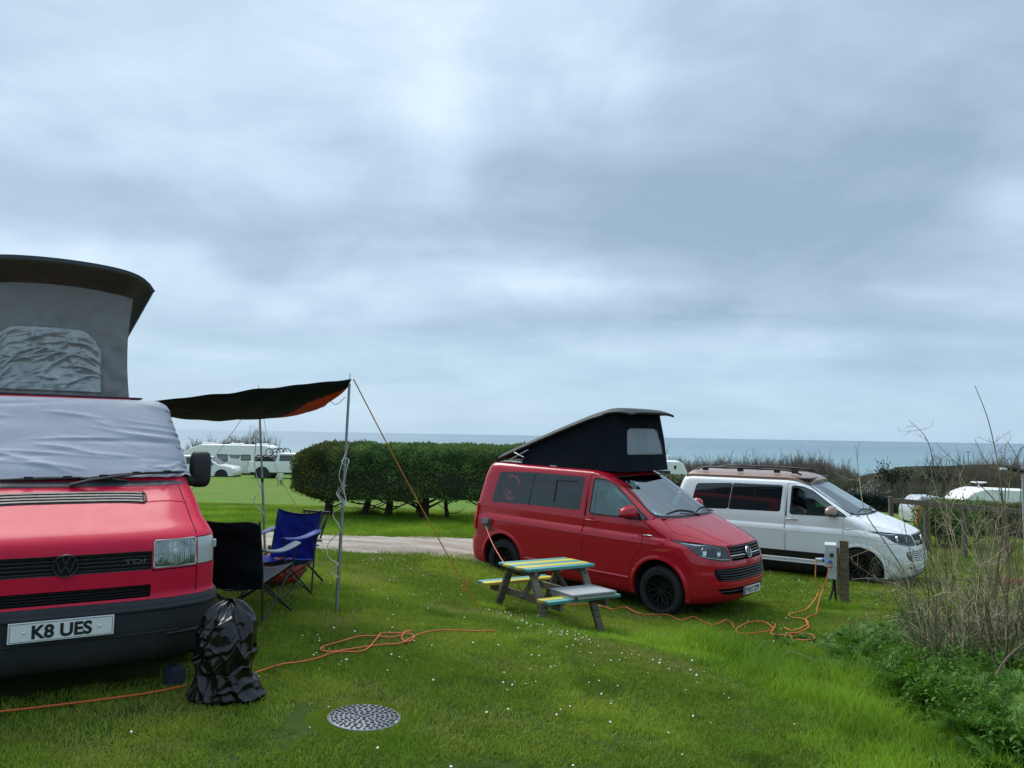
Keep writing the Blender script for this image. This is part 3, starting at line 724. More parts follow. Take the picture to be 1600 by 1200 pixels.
def make_van(name, label, paint, M, polys, red=True, wheel_dz=0.0):
    W1, W2, W3, HL, GR, G2, G3, WS = polys; H = M['H']
    t = thing(name, label, 'camper van')
    link('body', with_mats(M['body'], paint, CABIN, BLACKPL, UNDER) if False else remap(M['body'], paint), t)
    link('bonnet', remap(M['bonnet'], paint), t)
    for k, sg in (('R', -1), ('L', 1)):
        d = link('front_door', remap(M['door' + k], paint), t)
        g = link('side_window', with_mats(M['w3' + k], GLASS, GLASS, GLASS, GLASS), d)
        # rubber seal round the door glass
        s = MB(); pts = []
        for (x, z) in W3: pts.append((x, sg * (H.y_at(x, z) + .002), z))
        s.tube(pts, .011, 5, closed=True); s.build('window_seal', BLACKPL, d, smooth=60)
        # black sail panel where the mirror bolts on
        s = MB(); pl = [(-.245, 1.318), (-.445, 1.318), (-.445, 1.455), (-.40, 1.435)]
        pv = [(x, sg * (H.y_at(x, z) + .006), z) for x, z in pl]; pv2 = [(x, sg * (H.y_at(x, z) - .02), z) for x, z in pl]
        s.add(pv + pv2, [(0, 1, 2, 3), (4, 5, 6, 7), (0, 1, 5, 4), (1, 2, 6, 5), (2, 3, 7, 6), (3, 0, 4, 7)]); s.build('sail_panel', BLACKPL, d)
        # handle
        h = MB(); y = H.y_at(-1.2, 1.2); h.tube([(-1.325, sg * (y + .012), 1.205), (-1.31, sg * (y + .032), 1.208), (-1.22, sg * (y + .036), 1.208), (-1.14, sg * (y + .028), 1.206), (-1.12, sg * (y + .008), 1.205)], [.012, .013, .014, .013, .010], 8)
        h.build('door_handle', paint if red else SILVER, d, smooth=60)
        h = MB().lathe([(0, .002), (.045, .002), (.055, -.004)], 20, (-1.22, sg * (y - .001), 1.2), 'y'); h.v = [(a, b if sg > 0 else -abs(b), c_) for a, b, c_ in h.v]; h.build('handle_recess', paint, d, smooth=30)
        # mirror
        my = H.y_at(-.40, 1.36); mir = MB(); n1_, n2_ = 14, 10
        def mf(u, v, sg=sg, my=my):
            th = u * 2 * math.pi; ph = v * math.pi; ce, se = math.cos(th), math.sin(th)
            a = .145 * math.sin(ph) ** .5 * math.copysign(abs(ce) ** .7, ce); b = (.125 if se > 0 else .055) * math.sin(ph) ** .55 * math.copysign(abs(se) ** .8, se); c_ = .085 * math.cos(ph)
            b *= 1 - .28 * (a / .145 + .2); yy = my + .155 + a
            return (-.46 + c_ * (1 - .35 * (a / .145)) - .16 * (yy - my), sg * yy, 1.385 + b)
        mir.grid(mf, 20, 10); mo = mir.build('door_mirror', COPPER if not red else paint, t, smooth=180)
        a = MB().tube([(-.40, sg * (my - .02), 1.335), (-.43, sg * (my + .07), 1.332), (-.46, sg * (my + .16), 1.335), (-.475, sg * (my + .25), 1.345)], [.035, .034, .03, .015], 8); a.v = [(x, y_, (z - 1.335) * .7 + 1.33) for x, y_, z in a.v]
        a.build('mirror_arm', BLACKPL, mo, smooth=60)
        gl = MB(); gl.add([(-.545, sg * (my + .05), 1.34), (-.56, sg * (my + .26), 1.335), (-.56, sg * (my + .255), 1.46), (-.545, sg * (my + .055), 1.475)], [(0, 1, 2, 3)]); gl.build('mirror_glass', CHROME, mo)
        # indicator repeater
        y = H.y_at(-.22, 1.10); MB().tube([(-.29, sg * (y + .001), 1.102), (-.22, sg * (y + .006), 1.100), (-.14, sg * (y + .001), 1.100)], [.006, .014, .006], 8).build('side_repeater', LENSM, t, smooth=60)
        # tinted side glass + slider frame
        for nm in ('w1', 'w2'): 
            g = link('rear_side_window', with_mats(M[nm + k], GLASS_DARK, GLASS_DARK, GLASS_DARK, GLASS_DARK), t)
        fr = MB()
        pl = [(-1.98, 1.40), (-1.96, 1.755), (-1.55, 1.765)] ; pv = [(x, sg * (H.y_at(x, z) + .0045), z) for x, z in pl]
        fr.tube([pv[0], pv[1], pv[2]], .0105, 4); fr.build('slider_frame', BLACKPL, g)
        # glass rubber and pillar strip
        x_, s = -2.50, MB(); s.tube([(-2.503, sg * (H.y_at(-2.5, 1.31) + .001), 1.305), (-2.423, sg * (H.y_at(-2.42, 1.85) + .001), 1.85)], .010, 4); s.build('glass_seal', BLACKPL if red else SILVER, t)
        # wheels, lips
        for x in (0, -3.0):
            arch_lip(x, sg, H).build('wheel_arch', paint, t, smooth=50)
            wheel(t, x, sg * .815, .345 + wheel_dz, .345, .235, ALLOY_B, sg, 'multi')
            li = MB(); n = 16
            vs = []
            for i in range(n + 1):
                a = R(-25) + (math.pi + R(50)) * i / n
                for yy in (.62, .90): vs.append((x - .02 + .42 * math.cos(a), sg * yy, .365 + .42 * math.sin(a)))
            li.add(vs, [(i * 2, i * 2 + 1, i * 2 + 3, i * 2 + 2) for i in range(n)]); li.build('arch_liner', UNDER, t, smooth=60)
        # crease lines pressed in the flanks: door and panel shuts
        sl = MB()
        for pl in ([(-2.51, 1.28), (-2.52, .95)] if False else [],):
            pass
        # head lamp: black bowl, chrome wing, two reflectors, clear cover
        lens = link('headlamp_cover', with_mats(M['lens' + k], LAMPGLASS), t) if False else None
        hp = MB(); hv = [(sg * y, z) for y, z in inset_poly(HL, .004)]
        hl = thing_part('headlamp', t)
        front = [(H.x_front(y, z) - .05, y, z) for y, z in hv]; back = [(H.x_front(y, z) - .16, y, z) for y, z in hv]
        n = len(hv); hp.add(front + back, [tuple(range(n, 2 * n))] + [(i, (i + 1) % n, (i + 1) % n + n, i + n) for i in range(n)]); hp.build('lamp_bowl', BLACKPL, hl)
        for (y, z, r_) in ((.775, .965, .066), (.60, .950, .060)):
            xo = H.x_front(y, z) - .035
            MB().lathe([(r_, 0), (r_ * .92, -.012), (r_ * .6, -.045), (r_ * .3, -.055), (r_ * .28, -.03), (.0, -.028)], 18, (xo, sg * y, z), 'x').build('reflector', LENSM, hl, smooth=60)
        st = MB(); pts = [(-.850, .915), (-.77, .885), (-.62, .862), (-.49, .860)]; st.tube([(H.x_front(y, z) - .012, sg * abs(y), z) for y, z in pts], [.004, .009, .011, .011], 6); st.build('chrome_strip', CHROME, hl, smooth=60)
        st = MB(); pts = [(-.885, 1.05), (-.80, 1.035), (-.72, 1.04)]; st.tube([(H.x_front(y, z) - .03, sg * abs(y), z) for y, z in pts], [.006, .012, .004], 6); st.build('lamp_blade', LENSM, hl, smooth=60)
        # cover: thin skin of the body surface
        cv = MB(); cen = (sum(p[0] for p in hv) / n, sum(p[1] for p in hv) / n); rings_ = []
        for f_ in (1, .8, .6, .4, .2):
            rings_.append([(H.x_front(cen[0] + (y - cen[0]) * f_, cen[1] + (z - cen[1]) * f_) - .001, cen[0] + (y - cen[0]) * f_, cen[1] + (z - cen[1]) * f_) for y, z in hv])
        vs = [p for r__ in rings_ for p in r__] + [(H.x_front(*cen) - .001, *cen)]
        fs = [(a * n + i, a * n + (i + 1) % n, (a + 1) * n + (i + 1) % n, (a + 1) * n + i) for a in range(4) for i in range(n)] + [(4 * n + i, 4 * n + (i + 1) % n, 5 * n) for i in range(n)]
        cv.add(vs, fs); cv.build('lamp_cover', LAMPGLASS, hl, smooth=180)
        # tail lamp
        tl = MB(); 
        tl.grid(lambda u, v, sg=sg: (H.xr(1.0) + .03 + .15 * (1 - u), sg * (H.y_at(H.xr(1.0) + .03 + .15 * (1 - u), .80 + .44 * v) + .006), .80 + .44 * v), 8, 6, thick=.02); tl.build('tail_lamp', mat('tail_lens', (.5, .01, .01), .15), t, smooth=60)
    # windscreen, rubber, wipers
    link('windscreen', with_mats(M['ws'], GLASS_WS, GLASS_WS, GLASS_WS, GLASS_WS), t)
    sv = [(H.x_front(y, z) + .001, y, z) for y, z in WS]
    MB().tube(sv, .010, 5, closed=True).build('windscreen_seal', BLACKPL, t, smooth=60)
    for (y0, y1, dz) in ((-.62, .02, .0), (.10, .70, .0)):
        wp = MB(); pts = [(H.x_front(y0 + (y1 - y0) * k / 6, 1.40 + .035 * math.sin(k / 6 * math.pi)) + .018, y0 + (y1 - y0) * k / 6, 1.398 + .04 * math.sin(k / 6 * math.pi)) for k in range(7)]
        wp.tube(pts, .009, 5); ym = (y0 + y1) / 2; wp.tube([(H.x_front(y1, 1.36) + .02, y1 + .05, 1.362), (H.x_front(ym, 1.42) + .03, ym, 1.435)], [.012, .007], 5); wp.build('wiper', BLACKPL, t, smooth=60)
    cw = MB(); cw.grid(lambda u, v: (H.x_front(-.80 + 1.6 * u, 1.345 + .028 * v) + .004, -.80 + 1.6 * u, 1.345 + .028 * v), 24, 2, thick=.01); cw.build('scuttle', BLACKPL, t, smooth=60)
    # grille: five slats, chrome bar, badge
    gr = MB().add([(H.x_front(y, z) - .07, y, z) for y, z in GR], [(0, 1, 2, 3)]).build('grille', UNDER, t)
    def slat(par, z, y0, y1, th, m_, nm='grille_slat', dx_=-.004, dep=.03, skip=None):
        s = MB(); ys = [y0 + (y1 - y0) * k / 16 for k in range(17)]; vs = []
        for y in ys:
            x = H.x_front(y, z) + dx_; vs += [(x - dep, y, z + th / 2), (x - .004, y, z + th / 2), (x, y, z), (x - .004, y, z - th / 2), (x - dep, y, z - th / 2)]
        s.add(vs, [(k * 5 + i, (k + 1) * 5 + i, (k + 1) * 5 + i + 1, k * 5 + i + 1) for k in range(16) for i in range(4)]); s.build(nm, m_, par, smooth=25)
    satin = mat('slat_black', (.022, .023, .027), .3, spec=.6)
    for z, th in ((1.012, .02), (.975, .02), (.938, .02), (.868, .016)): slat(gr, z, -.445, .445, th, satin)
    slat(gr, .902, -.44, .44, .020, CHROME, dx_=.0)
    vw_badge(gr, (H.x_front(0, .93) + .012, 0, .928), .080, CHROME, satin, tilt=R(-12))
    g2 = MB().add([(H.x_front(y, z) - .06, y, z) for y, z in ((-.76, .74), (.76, .74), (.68, .58), (-.68, .58))], [(0, 1, 2, 3)]).build('air_intake', UNDER, t)
    for z in (.72, .685, .650, .615, .585 if red else .59): slat(g2, z, -.735 + (.745 - z) * .5, .735 - (.745 - z) * .5, .014 if red else .018, satin if red else paint, dx_=.002)
    g3 = MB().add([(H.x_front(y, z) - .05, y, z) for y, z in ((-.68, .47), (.68, .47), (.58, .39), (-.58, .39))], [(0, 1, 2, 3)]).build('air_intake', UNDER, t)
    for z in ((.43,) if red else (.455, .43, .405)): slat(g3, z, -.64, .64, .012 if red else .014, satin if red else paint, dx_=-.004)
    # bumper ledge under the upper intake catches light
    ld = MB(); ys = [-.80 + 1.6 * k / 24 for k in range(25)]; vs = []
    for y in ys:
        x = H.x_front(y, .53); vs += [(x - .02, y, .556), (x + .008, y, .545), (x + .010, y, .525), (x - .02, y, .510)]
    ld.add(vs, [(k * 4 + i, (k + 1) * 4 + i, (k + 1) * 4 + i + 1, k * 4 + i + 1) for k in range(24) for i in range(3)]); ld.build('bumper_lip', paint, t, smooth=30)
    # bonnet creases
    for sg in (-1, 1):
        cr = MB(); pts = [(.20, .56), (.40, .53), (.60, .46), (.78, .36)]; vs = []
        cp = curve_pts([(x, y, 0) for x, y in pts], 6)
        for p in cp:
            # find z on the bonnet at x,y
            lo, hi = 1.03, 1.34
            for _ in range(24):
                mid_ = (lo + hi) / 2
                if H.x_front(p.y, mid_) > p.x: lo = mid_
                else: hi = mid_
            vs.append((p.x, sg * p.y, lo))
        v2 = []
        for x, y, z in vs: v2 += [(x, y - sg * .055, z + .006 - .004), (x, y, z + .009), (x, y + sg * .012, z - .004)]
        cr.add(v2, [(k * 3 + i, (k + 1) * 3 + i, (k + 1) * 3 + i + 1, k * 3 + i + 1) for k in range(len(vs) - 1) for i in range(2)]); cr.build('bonnet_crease', paint, t, smooth=60)
    # sills and swage line
    for sg in (-1, 1):
        for (z, x0, x1, pr) in ((.455, -.52, -2.52, .008), (1.082, .05, -3.55, .0)):
            s = MB(); vs = []; nn = 40
            for k in range(nn + 1):
                x = x0 + (x1 - x0) * k / nn; y = H.y_at(x, z)
                vs += [(x, sg * (y - .004), z + .030), (x, sg * (y + .006 + pr), z + .004), (x, sg * (y + .004 + pr), z - .006), (x, sg * (y - .004), z - .018)]
            if pr: s.add(vs, [(k * 4 + i, (k + 1) * 4 + i, (k + 1) * 4 + i + 1, k * 4 + i + 1) for k in range(nn) for i in range(3)]); s.build('sill_moulding', paint, t, smooth=30)
        # panel shut lines on the fixed side
        sh = MB()
        for pl in ([(-2.53, 1.28), (-2.54, .48)],) if not red else ([(-2.53, 1.28), (-2.54, .80)],):
            pass
        for pl in ([(-3.56, 1.30), (-3.58, .72), (-3.40, .70)], [(-1.365, 1.92), (-1.37, .40), (-2.50, .40)]):
            pts = []
            for a, b in zip(pl, pl[1:]):
                for k in range(12): pts.append((a[0] + (b[0] - a[0]) * k / 12, a[1] + (b[1] - a[1]) * k / 12))
            MB().tube([(x, sg * (H.y_at(x, z) - .0005), z) for x, z in pts], .0035, 4).build('panel_seam', BLACKPL, t)
    for sg in (-1, 1):        # pressed swage along the flank, broken at the door gaps
        for (x0, x1, par) in ((.10, -.283, t), (-.297, -1.352, t), (-1.378, -3.50, t)):
            s = MB(); vs = []; nn = 24
            for k in range(nn + 1):
                x = x0 + (x1 - x0) * k / nn; tp = min(1, (k / nn) * 8 if x0 > 0 else 1) * (min(1, (1 - k / nn) * 12) if x1 < -3 else 1)
                zc = 1.082 + .012 * min(1, max(0, (-x - .2) / 2.5))
                for dz_, pr in ((.012, -.003), (.002, .0015), (-.016, .0125 * tp), (-.060, .0135 * tp), (-.105, .005 * tp), (-.125, -.003)): vs.append((x, sg * (H.y_at(x, zc + dz_) + pr), zc + dz_))
            s.add(vs, [(k * 6 + i, (k + 1) * 6 + i, (k + 1) * 6 + i + 1, k * 6 + i + 1) for k in range(nn) for i in range(5)]); s.build('swage', paint, par, smooth=22)
    # underbody and inner structure
    ub = MB(); ub.box((-1.5, 0, .285), (3.6, 1.55, .14)); ub.box((0, 0, .34), (.12, 1.4, .12)); ub.box((-3, 0, .34), (.12, 1.4, .12)); ub.build('chassis', UNDER, t)
    # cabin: floor, dash, seats
    MB().box((-1.9, 0, .83), (3.5, 1.62, .05)).build('floor_pan', CABIN, t)
    dsh = MB(); dsh.grid(lambda u, v: (-.42 + .46 * v - .10 * (2 * u - 1) ** 2, -.76 + 1.52 * u, 1.20 + .14 * math.sin(v * math.pi * .5)), 16, 6); dsh.build('dashboard', CABIN, t, smooth=180)
    for sy in (-.43, .43): make_seat(t, -1.18, sy, SEATM if not red else SEATM)
    sw = MB(); c_ = Vector((-.58, -.43, 1.20)); ax = Matrix.Rotation(R(-35), 3, 'Y')
    sw.tube([c_ + ax @ Vector((0, .19 * math.cos(2 * math.pi * k / 20), .19 * math.sin(2 * math.pi * k / 20))) for k in range(20)], .014, 6, closed=True); sw.build('steering_wheel', BLACKPL, t, smooth=60)
    bh = MB().box((-1.62, 0, 1.30), (.03, 1.5, .9)); bh.build('bulkhead_curtain', mat('curtain', (.10, .10, .11), .95, bump=.4, bscale=25) if not red else mat('pale_curtain', (.42, .44, .43), .9, bump=.4, bscale=25), t)
    return t
def thing_part(name, parent):
    o = bpy.data.objects.new(name, None); COL.objects.link(o); o.parent = parent; o.empty_display_size = .05; return o
def remap(me, paint):
    m2 = me.copy(); old = [m_ for m_ in me.materials]
    for i, m_ in enumerate(old):
        if m_ is None or m_.name.startswith('red_paint'): m2.materials[i] = paint
    return m2
def make_seat(parent, x, y, m_):
    s = MB(); s.grid(lambda u, v: (x - .06 + .52 * v, y - .24 + .48 * u, 1.00 + .05 * math.sin(u * math.pi) * math.sin(v * math.pi) + .02 * v), 8, 8, thick=.12)
    def bk(u, v):
        wv = .24 * (1 - .25 * v ** 3); return (x - .10 - .16 * v + .05 * math.cos((u - .5) * 2 * 1.3) * 0 - .03 * (2 * u - 1) ** 2 * -1, y + (2 * u - 1) * wv, 1.02 + .58 * v)
    s.grid(bk, 8, 10, thick=-.11); se = s.build('seat', m_, parent, smooth=60)
    h = MB(); h.box((x - .27, y, 1.725), (.09, .27, .17)); h.tube([(x - .26, y - .06, 1.58), (x - .26, y - .06, 1.68)], .008, 6); h.tube([(x - .26, y + .06, 1.58), (x - .26, y + .06, 1.68)], .008, 6)
    h.build('headrest', m_, se, bevel=.025, smooth=60); return se

def place_pose(o, tx, ty, tz, yaw, pitch, roll): 
    o.rotation_mode = 'XYZ'; o.matrix_world = Matrix.Translation((tx, ty, tz)) @ (Matrix.Rotation(yaw, 4, 'Z') @ Matrix.Rotation(pitch, 4, 'Y') @ Matrix.Rotation(roll, 4, 'X'))

T6M, T6P = build_t6_meshes()
T6H = T6M['H']
redvan = make_van('camper_van', 'red camper van with black canvas pop-top raised, parked behind the painted picnic table', RED, T6M, T6P, True)
place_pose(redvan, 2.742, 11.686, -2.511 + EYE, -.733, .024, .002)
whitevan = make_van('camper_van', 'white camper van with copper roof lid closed, parked right of the red van', WHITE, T6M, T6P, False, wheel_dz=.085)
place_pose(whitevan, 7.01, 15.045, -2.739 + EYE, -.632, -.004, .003)
number_plate(redvan, (.945, 0, .415), 'BX17 ZTP', blue=True, screws=False, tw=.40)
# pop-top roof of the red van
CANV_K = mat('black_canvas', (.006, .009, .015), .9, spec=.15, var=.2, bump=.25, bscale=12, sheen=.0)
LID = mat('grey_lid', (.035, .042, .042), .6, spec=.15, var=.1)
pt = thing_part('pop_top', redvan)
# outline of the lid in side view (x,z along the top skin)
LT = [(-3.55, 2.02), (-3.48, 2.09), (-3.30, 2.17), (-2.316, 2.555), (-1.793, 2.748), (-1.38, 2.885), (-1.12, 2.94), (-.90, 2.935), (-.66, 2.90)]
lx = pchip([p[0] for p in LT], [p[1] for p in LT])
def lidf(u, v):
    x = -3.55 + 2.89 * u; s_ = 2 * v - 1; fr = max(0, (u - .80) / .20); hw_ = .70 * (1 - .10 * fr ** 3) * min(1, .88 + 2.4 * u)
    drop = (.10 - .075 * fr ** .7) * abs(s_) ** 7 + .012 * s_ * s_ + .02 * fr ** 4
    return (x - .07 * s_ * s_ * fr, s_ * hw_, lx(x) - drop)
lm = MB(); lm.grid(lidf, 44, 28, thick=.03); lm.build('roof_lid', LID, pt, smooth=50)
cv = MB(); NB = 26
XB, XT = -.86, -.99
def canvf(sg):
    def f(u, v):
        xb = -2.92 + (2.92 + XB) * u; xt = -2.92 + (2.92 + XT) * u; zb_ = 1.945 + .012 * u
        zt_ = lx(xt) - .07; z = zb_ + (zt_ - zb_) * v; xx = xb + (xt - xb) * v
        y = (.69 - .08 * v) - .018 * math.sin(v * math.pi) * (1 + .8 * math.sin(u * 17)) - .006 * math.sin(u * 50 + v * 9)
        return (xx, sg * y, z)
    return f
for sg in (-1, 1): cv.grid(canvf(sg), 60, 12)
def cfront(u, v): p = canvf(1)(1, v); return (p[0] + .012 * math.sin(u * 14) * math.sin(v * 3.14) + .05 * (1 - (2 * u - 1) ** 4) * (1 - v), (2 * u - 1) * p[1], p[2])
cv.grid(cfront, 20, 14)
co_ = cv.build('tent_canvas', CANV_K, pt, smooth=60)
MESHW = mat('window_mesh_panel', (.20, .23, .26), .45, spec=.6, var=.25, vscale=9, bump=.5, bscale=9)
def wf(u, v):
    e = (1 - abs(2 * u - 1) ** 8) * (1 - abs(2 * v - 1) ** 8); vv = .72 - .43 * v; hw_ = (.27 + .03 * v) / .66
    rc = .035 * max(0, abs(2 * u - 1) - .8) / .2 * (1 if v < .5 else 0)
    p = cfront(.5 + (u - .5) * hw_ * 2 * .86, vv); return (p[0] + .006 + .006 * e * (1 + math.sin(u * 31 + v * 7)), p[1], p[2] - rc)
wm = MB().grid(wf, 22, 16, thick=.004).build('tent_window', MESHW, co_, smooth=60)
MB().tube([wf(k / 8, 0) for k in range(8)] + [wf(1, k / 4) for k in range(4)] + [wf(1 - k / 8, 1) for k in range(8)] + [wf(0, 1 - k / 4) for k in range(4)], .012, 4, closed=True).build('window_piping', MESHW, wm)
for sg in (-1, 1):
    hb = MB(); y = sg * .69
    hb.tube([(-3.20, y, 1.975), (-2.72, y, 2.20)], .011, 6); hb.tube([(-3.02, y + sg * .02, 2.14), (-2.80, y + sg * .02, 2.07), (-2.86, y + sg * .02, 1.985)], .011, 6); hb.tube([(-3.24, y, 1.975), (-2.84, y, 1.980)], .014, 6)
    hb.build('hinge_arm', SILVER, pt, smooth=60)
    MB().box((-2.15, sg * .715, 1.965), (.14, .03, .02)).build('catch', SILVER, pt, bevel=.004)
# white van lid, rails
cr_ = thing_part('pop_top', whitevan)
def lidw(u, v):
    s_ = 2 * v - 1; e = max(0, (u - .80) / .20); r_ = max(0, (.06 - u) / .06)
    x = -3.52 + 2.66 * u - .10 * s_ * s_ * e + .05 * s_ * s_ * r_
    return (x, s_ * (.755 - .03 * e), 2.085 - .075 * abs(s_) ** 4 - .125 * e ** 2.4 - .05 * r_ ** 2 - .015 * s_ * s_)
MB().grid(lidw, 50, 24, thick=.05).build('roof_lid', COPPER, cr_, smooth=50)
bs = MB().box((-2.20, 0, 1.970), (2.56, 1.44, .05)); bs.build('lid_seal', BLACKPL, cr_, bevel=.01)
for sg in (-1, 1):
    rl = MB(); pts = curve_pts([(-3.30, sg * .60, 2.085), (-3.12, sg * .60, 2.135), (-2.6, sg * .60, 2.145), (-1.7, sg * .60, 2.14), (-1.35, sg * .60, 2.12), (-1.12, sg * .60, 2.05)], 5); rl.tube(pts, .020, 6)
    for x in (-3.10, -2.35, -1.60, -1.25): rl.box((x, sg * .60, 2.10), (.12, .035, .06))
    rl.build('roof_rail', BLACKPL, cr_, smooth=60)
# white van lower black stripe and side step
for sg in (-1, 1):
    st = MB(); st.grid(lambda u, v: (-.55 - 1.98 * u, sg * (T6H.y_at(-.55 - 1.98 * u, .46 + .13 * v) + .004), .480 + .125 * v), 30, 2, thick=.004); st.build('side_stripe', PLATE_K, whitevan, smooth=60)
    sp = MB(); sp.tube([(-.50, sg * .92, .40), (-.60, sg * .962, .395), (-2.40, sg * .962, .395), (-2.52, sg * .92, .40)], .016, 8); sp.build('side_bar', SILVER, whitevan, smooth=60)
    sk = MB(); sk.grid(lambda u, v: (-.50 - 2.06 * u, sg * (T6H.y_at(-.50 - 2.06 * u, .23 + .155 * v) + .010), .215 + .165 * v), 30, 3, thick=.006); sk.build('black_skirt', BLACKPL, whitevan, smooth=60)
MB().box((.70, 0, .27), (.30, 1.3, .03)).build('splitter', BLACKPL, whitevan, bevel=.01)
# hook-up flap and logo on the red van
hk = MB(); hk.box((-3.36, -.985, .955), (.15, .09, .10), (R(-18), 0, 0)); hk.box((-3.36, -.962, .90), (.16, .02, .16)); hk.build('hookup_flap', mat('grey_plastic', (.10, .105, .115), .5), redvan, bevel=.008)
dec = MB(); dc = mat('pink_decal', (.26, .10, .12), .5, var=.5, vscale=20)
def dpt(a, r_, ecc=1.0): x = -2.93 + r_ * math.cos(a) * .95; z = 1.575 + r_ * math.sin(a) * 1.15; return (x, -(T6H.y_at(x, z) + .003), z)
def arc(a0, a1, r0, r1, wd):
    n = 20; vs = []
    for k in range(n + 1):
        a = R(a0 + (a1 - a0) * k / n); r_ = r0 + (r1 - r0) * k / n; w2 = wd * math.sin(math.pi * (k + .5) / (n + 1)) / 2; vs += [dpt(a, r_ - w2), dpt(a, r_ + w2)]
    dec.add(vs, [(2 * k, 2 * k + 1, 2 * k + 3, 2 * k + 2) for k in range(n)])
arc(10, 150, .17, .16, .022); arc(60, 5, .19, .20, .03); arc(150, 260, .16, .165, .012); arc(200, 330, .15, .17, .02); arc(215, 320, .185, .19, .016); arc(330, 400, .165, .165, .008)
arc(190, 300, .10, .06, .03); arc(185, 330, .12, .11, .012); arc(70, 130, .13, .12, .01)
dec.build('window_decal', dc, redvan, recalc=False)
# bedding and bag seen behind the red van's door glass
bd = MB()
def bag(u, v):
    th, ph = u * 2 * math.pi, v * math.pi; r_ = 1 + .10 * N3(math.cos(th) * 2, math.sin(th) * 2, v * 5) + .06 * N3(math.cos(th) * 6, math.sin(th) * 6, v * 12)
    return (-.92 + .30 * math.sin(ph) * math.cos(th) * r_, -.45 + .30 * math.sin(ph) * math.sin(th) * r_, 1.55 + .27 * math.cos(ph) * r_)
bd.grid(bag, 28, 20); tag(bd.build('duvet_bundle', mat('pale_bedding', (.85, .87, .86), .9, bump=.6, bscale=14), smooth=180), 'pale bundle of bedding on the front seat of the red van', 'bedding')
bpy.data.objects['duvet_bundle'].matrix_world = redvan.matrix_world.copy()
wt = MB(); wt.prism([(.20, 1.34), (.50, 1.34), (.44, 1.50), (.36, 1.66), (.30, 1.60), (.22, 1.45)], -.46, -.43, 'yz'); o = wt.build('white_card', mat('card_white', (.7, .74, .72), .7)); o.matrix_world = redvan.matrix_world.copy()
tag(o, 'white sheet standing on the dashboard of the red van', 'sheet')
# ------------------------------------------------------------------ old red van on the left
T4T = [(0.16, 0.72, -4.0, 0.778, 0.34, 3.4, 2.4, 0.2), (0.19, 0.82, -4.0, 0.838, 0.36, 3.6, 2.5, 0.2), (0.3, 0.885, -4.0, 0.873, 0.38, 3.8, 2.6, 0.2), (0.42, 0.905, -4.0, 0.888, 0.38, 3.8, 2.6, 0.2), (0.5, 0.905, -4.0, 0.893, 0.38, 3.8, 2.6, 0.2), (0.545, 0.895, -4.0, 0.89, 0.38, 3.8, 2.6, 0.2), (0.565, 0.868, -4.0, 0.867, 0.36, 3.6, 2.6, 0.2), (0.6, 0.865, -4.0, 0.864, 0.34, 3.4, 2.6, 0.2), (0.72, 0.868, -4.0, 0.865, 0.34, 3.4, 2.6, 0.2), (0.84, 0.862, -4.0, 0.864, 0.34, 3.4, 2.5, 0.2), (0.9, 0.845, -4.0, 0.86, 0.36, 3.3, 2.4, 0.2), (0.94, 0.805, -4.0, 0.846, 0.37, 3.3, 2.3, 0.2), (1.0, 0.69, -4.0, 0.818, 0.36, 3.4, 2.2, 0.2), (1.1, 0.49, -4.0, 0.804, 0.34, 3.6, 2.1, 0.2), (1.19, 0.3, -4.0, 0.779, 0.32, 3.8, 2.0, 0.2), (1.215, 0.255, -4.0, 0.774, 0.32, 3.8, 2.0, 0.2), (1.3, 0.165, -4.0, 0.762, 0.32, 3.6, 2.0, 0.2), (1.5, -0.06, -4.0, 0.724, 0.3, 3.6, 2.0, 0.2), (1.7, -0.28, -4.0, 0.684, 0.28, 3.6, 2.0, 0.2), (1.76, -0.36, -4.0, 0.664, 0.28, 3.4, 2.0, 0.2), (1.79, -0.43, -3.98, 0.624, 0.28, 3.2, 2.0, 0.2)]
H4 = Hull(T4T, 1.805)
full4 = H4.mesh('hull4', [RED_OLD], .022)
oldvan = thing('camper_van', 'faded red camper van seen head on at the left, its windscreen under a grey cover', 'camper van')
GR1 = [(-.455, .845), (.455, .845), (.455, .733), (-.455, .733)]
GR2 = [(-.455, .645), (.455, .645), (.455, .572), (-.455, .572)]
HL4 = [(.463, .905), (.72, .905), (.72, .735), (.463, .735)]
HI4 = [(.727, .905), (.90, .905), (.90, .735), (.727, .735)]
cf = MB(); cf.prism(GR1, .80, 1.2, 'yz'); cf.prism(GR2, .80, 1.2, 'yz')
for sg in (-1, 1):
    cf.prism([(sg * y, z) for y, z in HL4], .70, 1.2, 'yz'); cf.prism([(sg * y, z) for y, z in [(.7275, .905), (1.1, .905), (1.1, .735), (.7275, .735)]], .62, 1.2, 'yz')
# bonnet shut line, bonnet vent, bumper seam, lower panel seams
def seam4(cf, pts, w_=.006, dep=.02, front=True):
    vs = []
    for k, (y, z) in enumerate(pts):
        a = Vector(pts[max(k - 1, 0)]); b = Vector(pts[min(k + 1, len(pts) - 1)]); d = (b - a).normalized(); n_ = Vector((-d.y, d.x)) * w_ / 2
        for s_ in (1, -1):
            yy, zz_ = y + n_.x * s_, z + n_.y * s_; x = H4.x_front(yy, zz_)
            vs += [(x - dep, yy, zz_ - dep * .0), (x + .03, yy, zz_)]
    fs = []
    for k in range(len(pts) - 1):
        o, p = k * 4, k * 4 + 4; fs += [(o, p, p + 1, o + 1), (o + 2, o + 3, p + 3, p + 2), (o, o + 2, p + 2, p), (o + 1, p + 1, p + 3, o + 3)]
    fs += [(0, 1, 3, 2)]; o = (len(pts) - 1) * 4; fs += [(o, o + 2, o + 3, o + 1)]
    cf.add(vs, fs)
sm = MB()
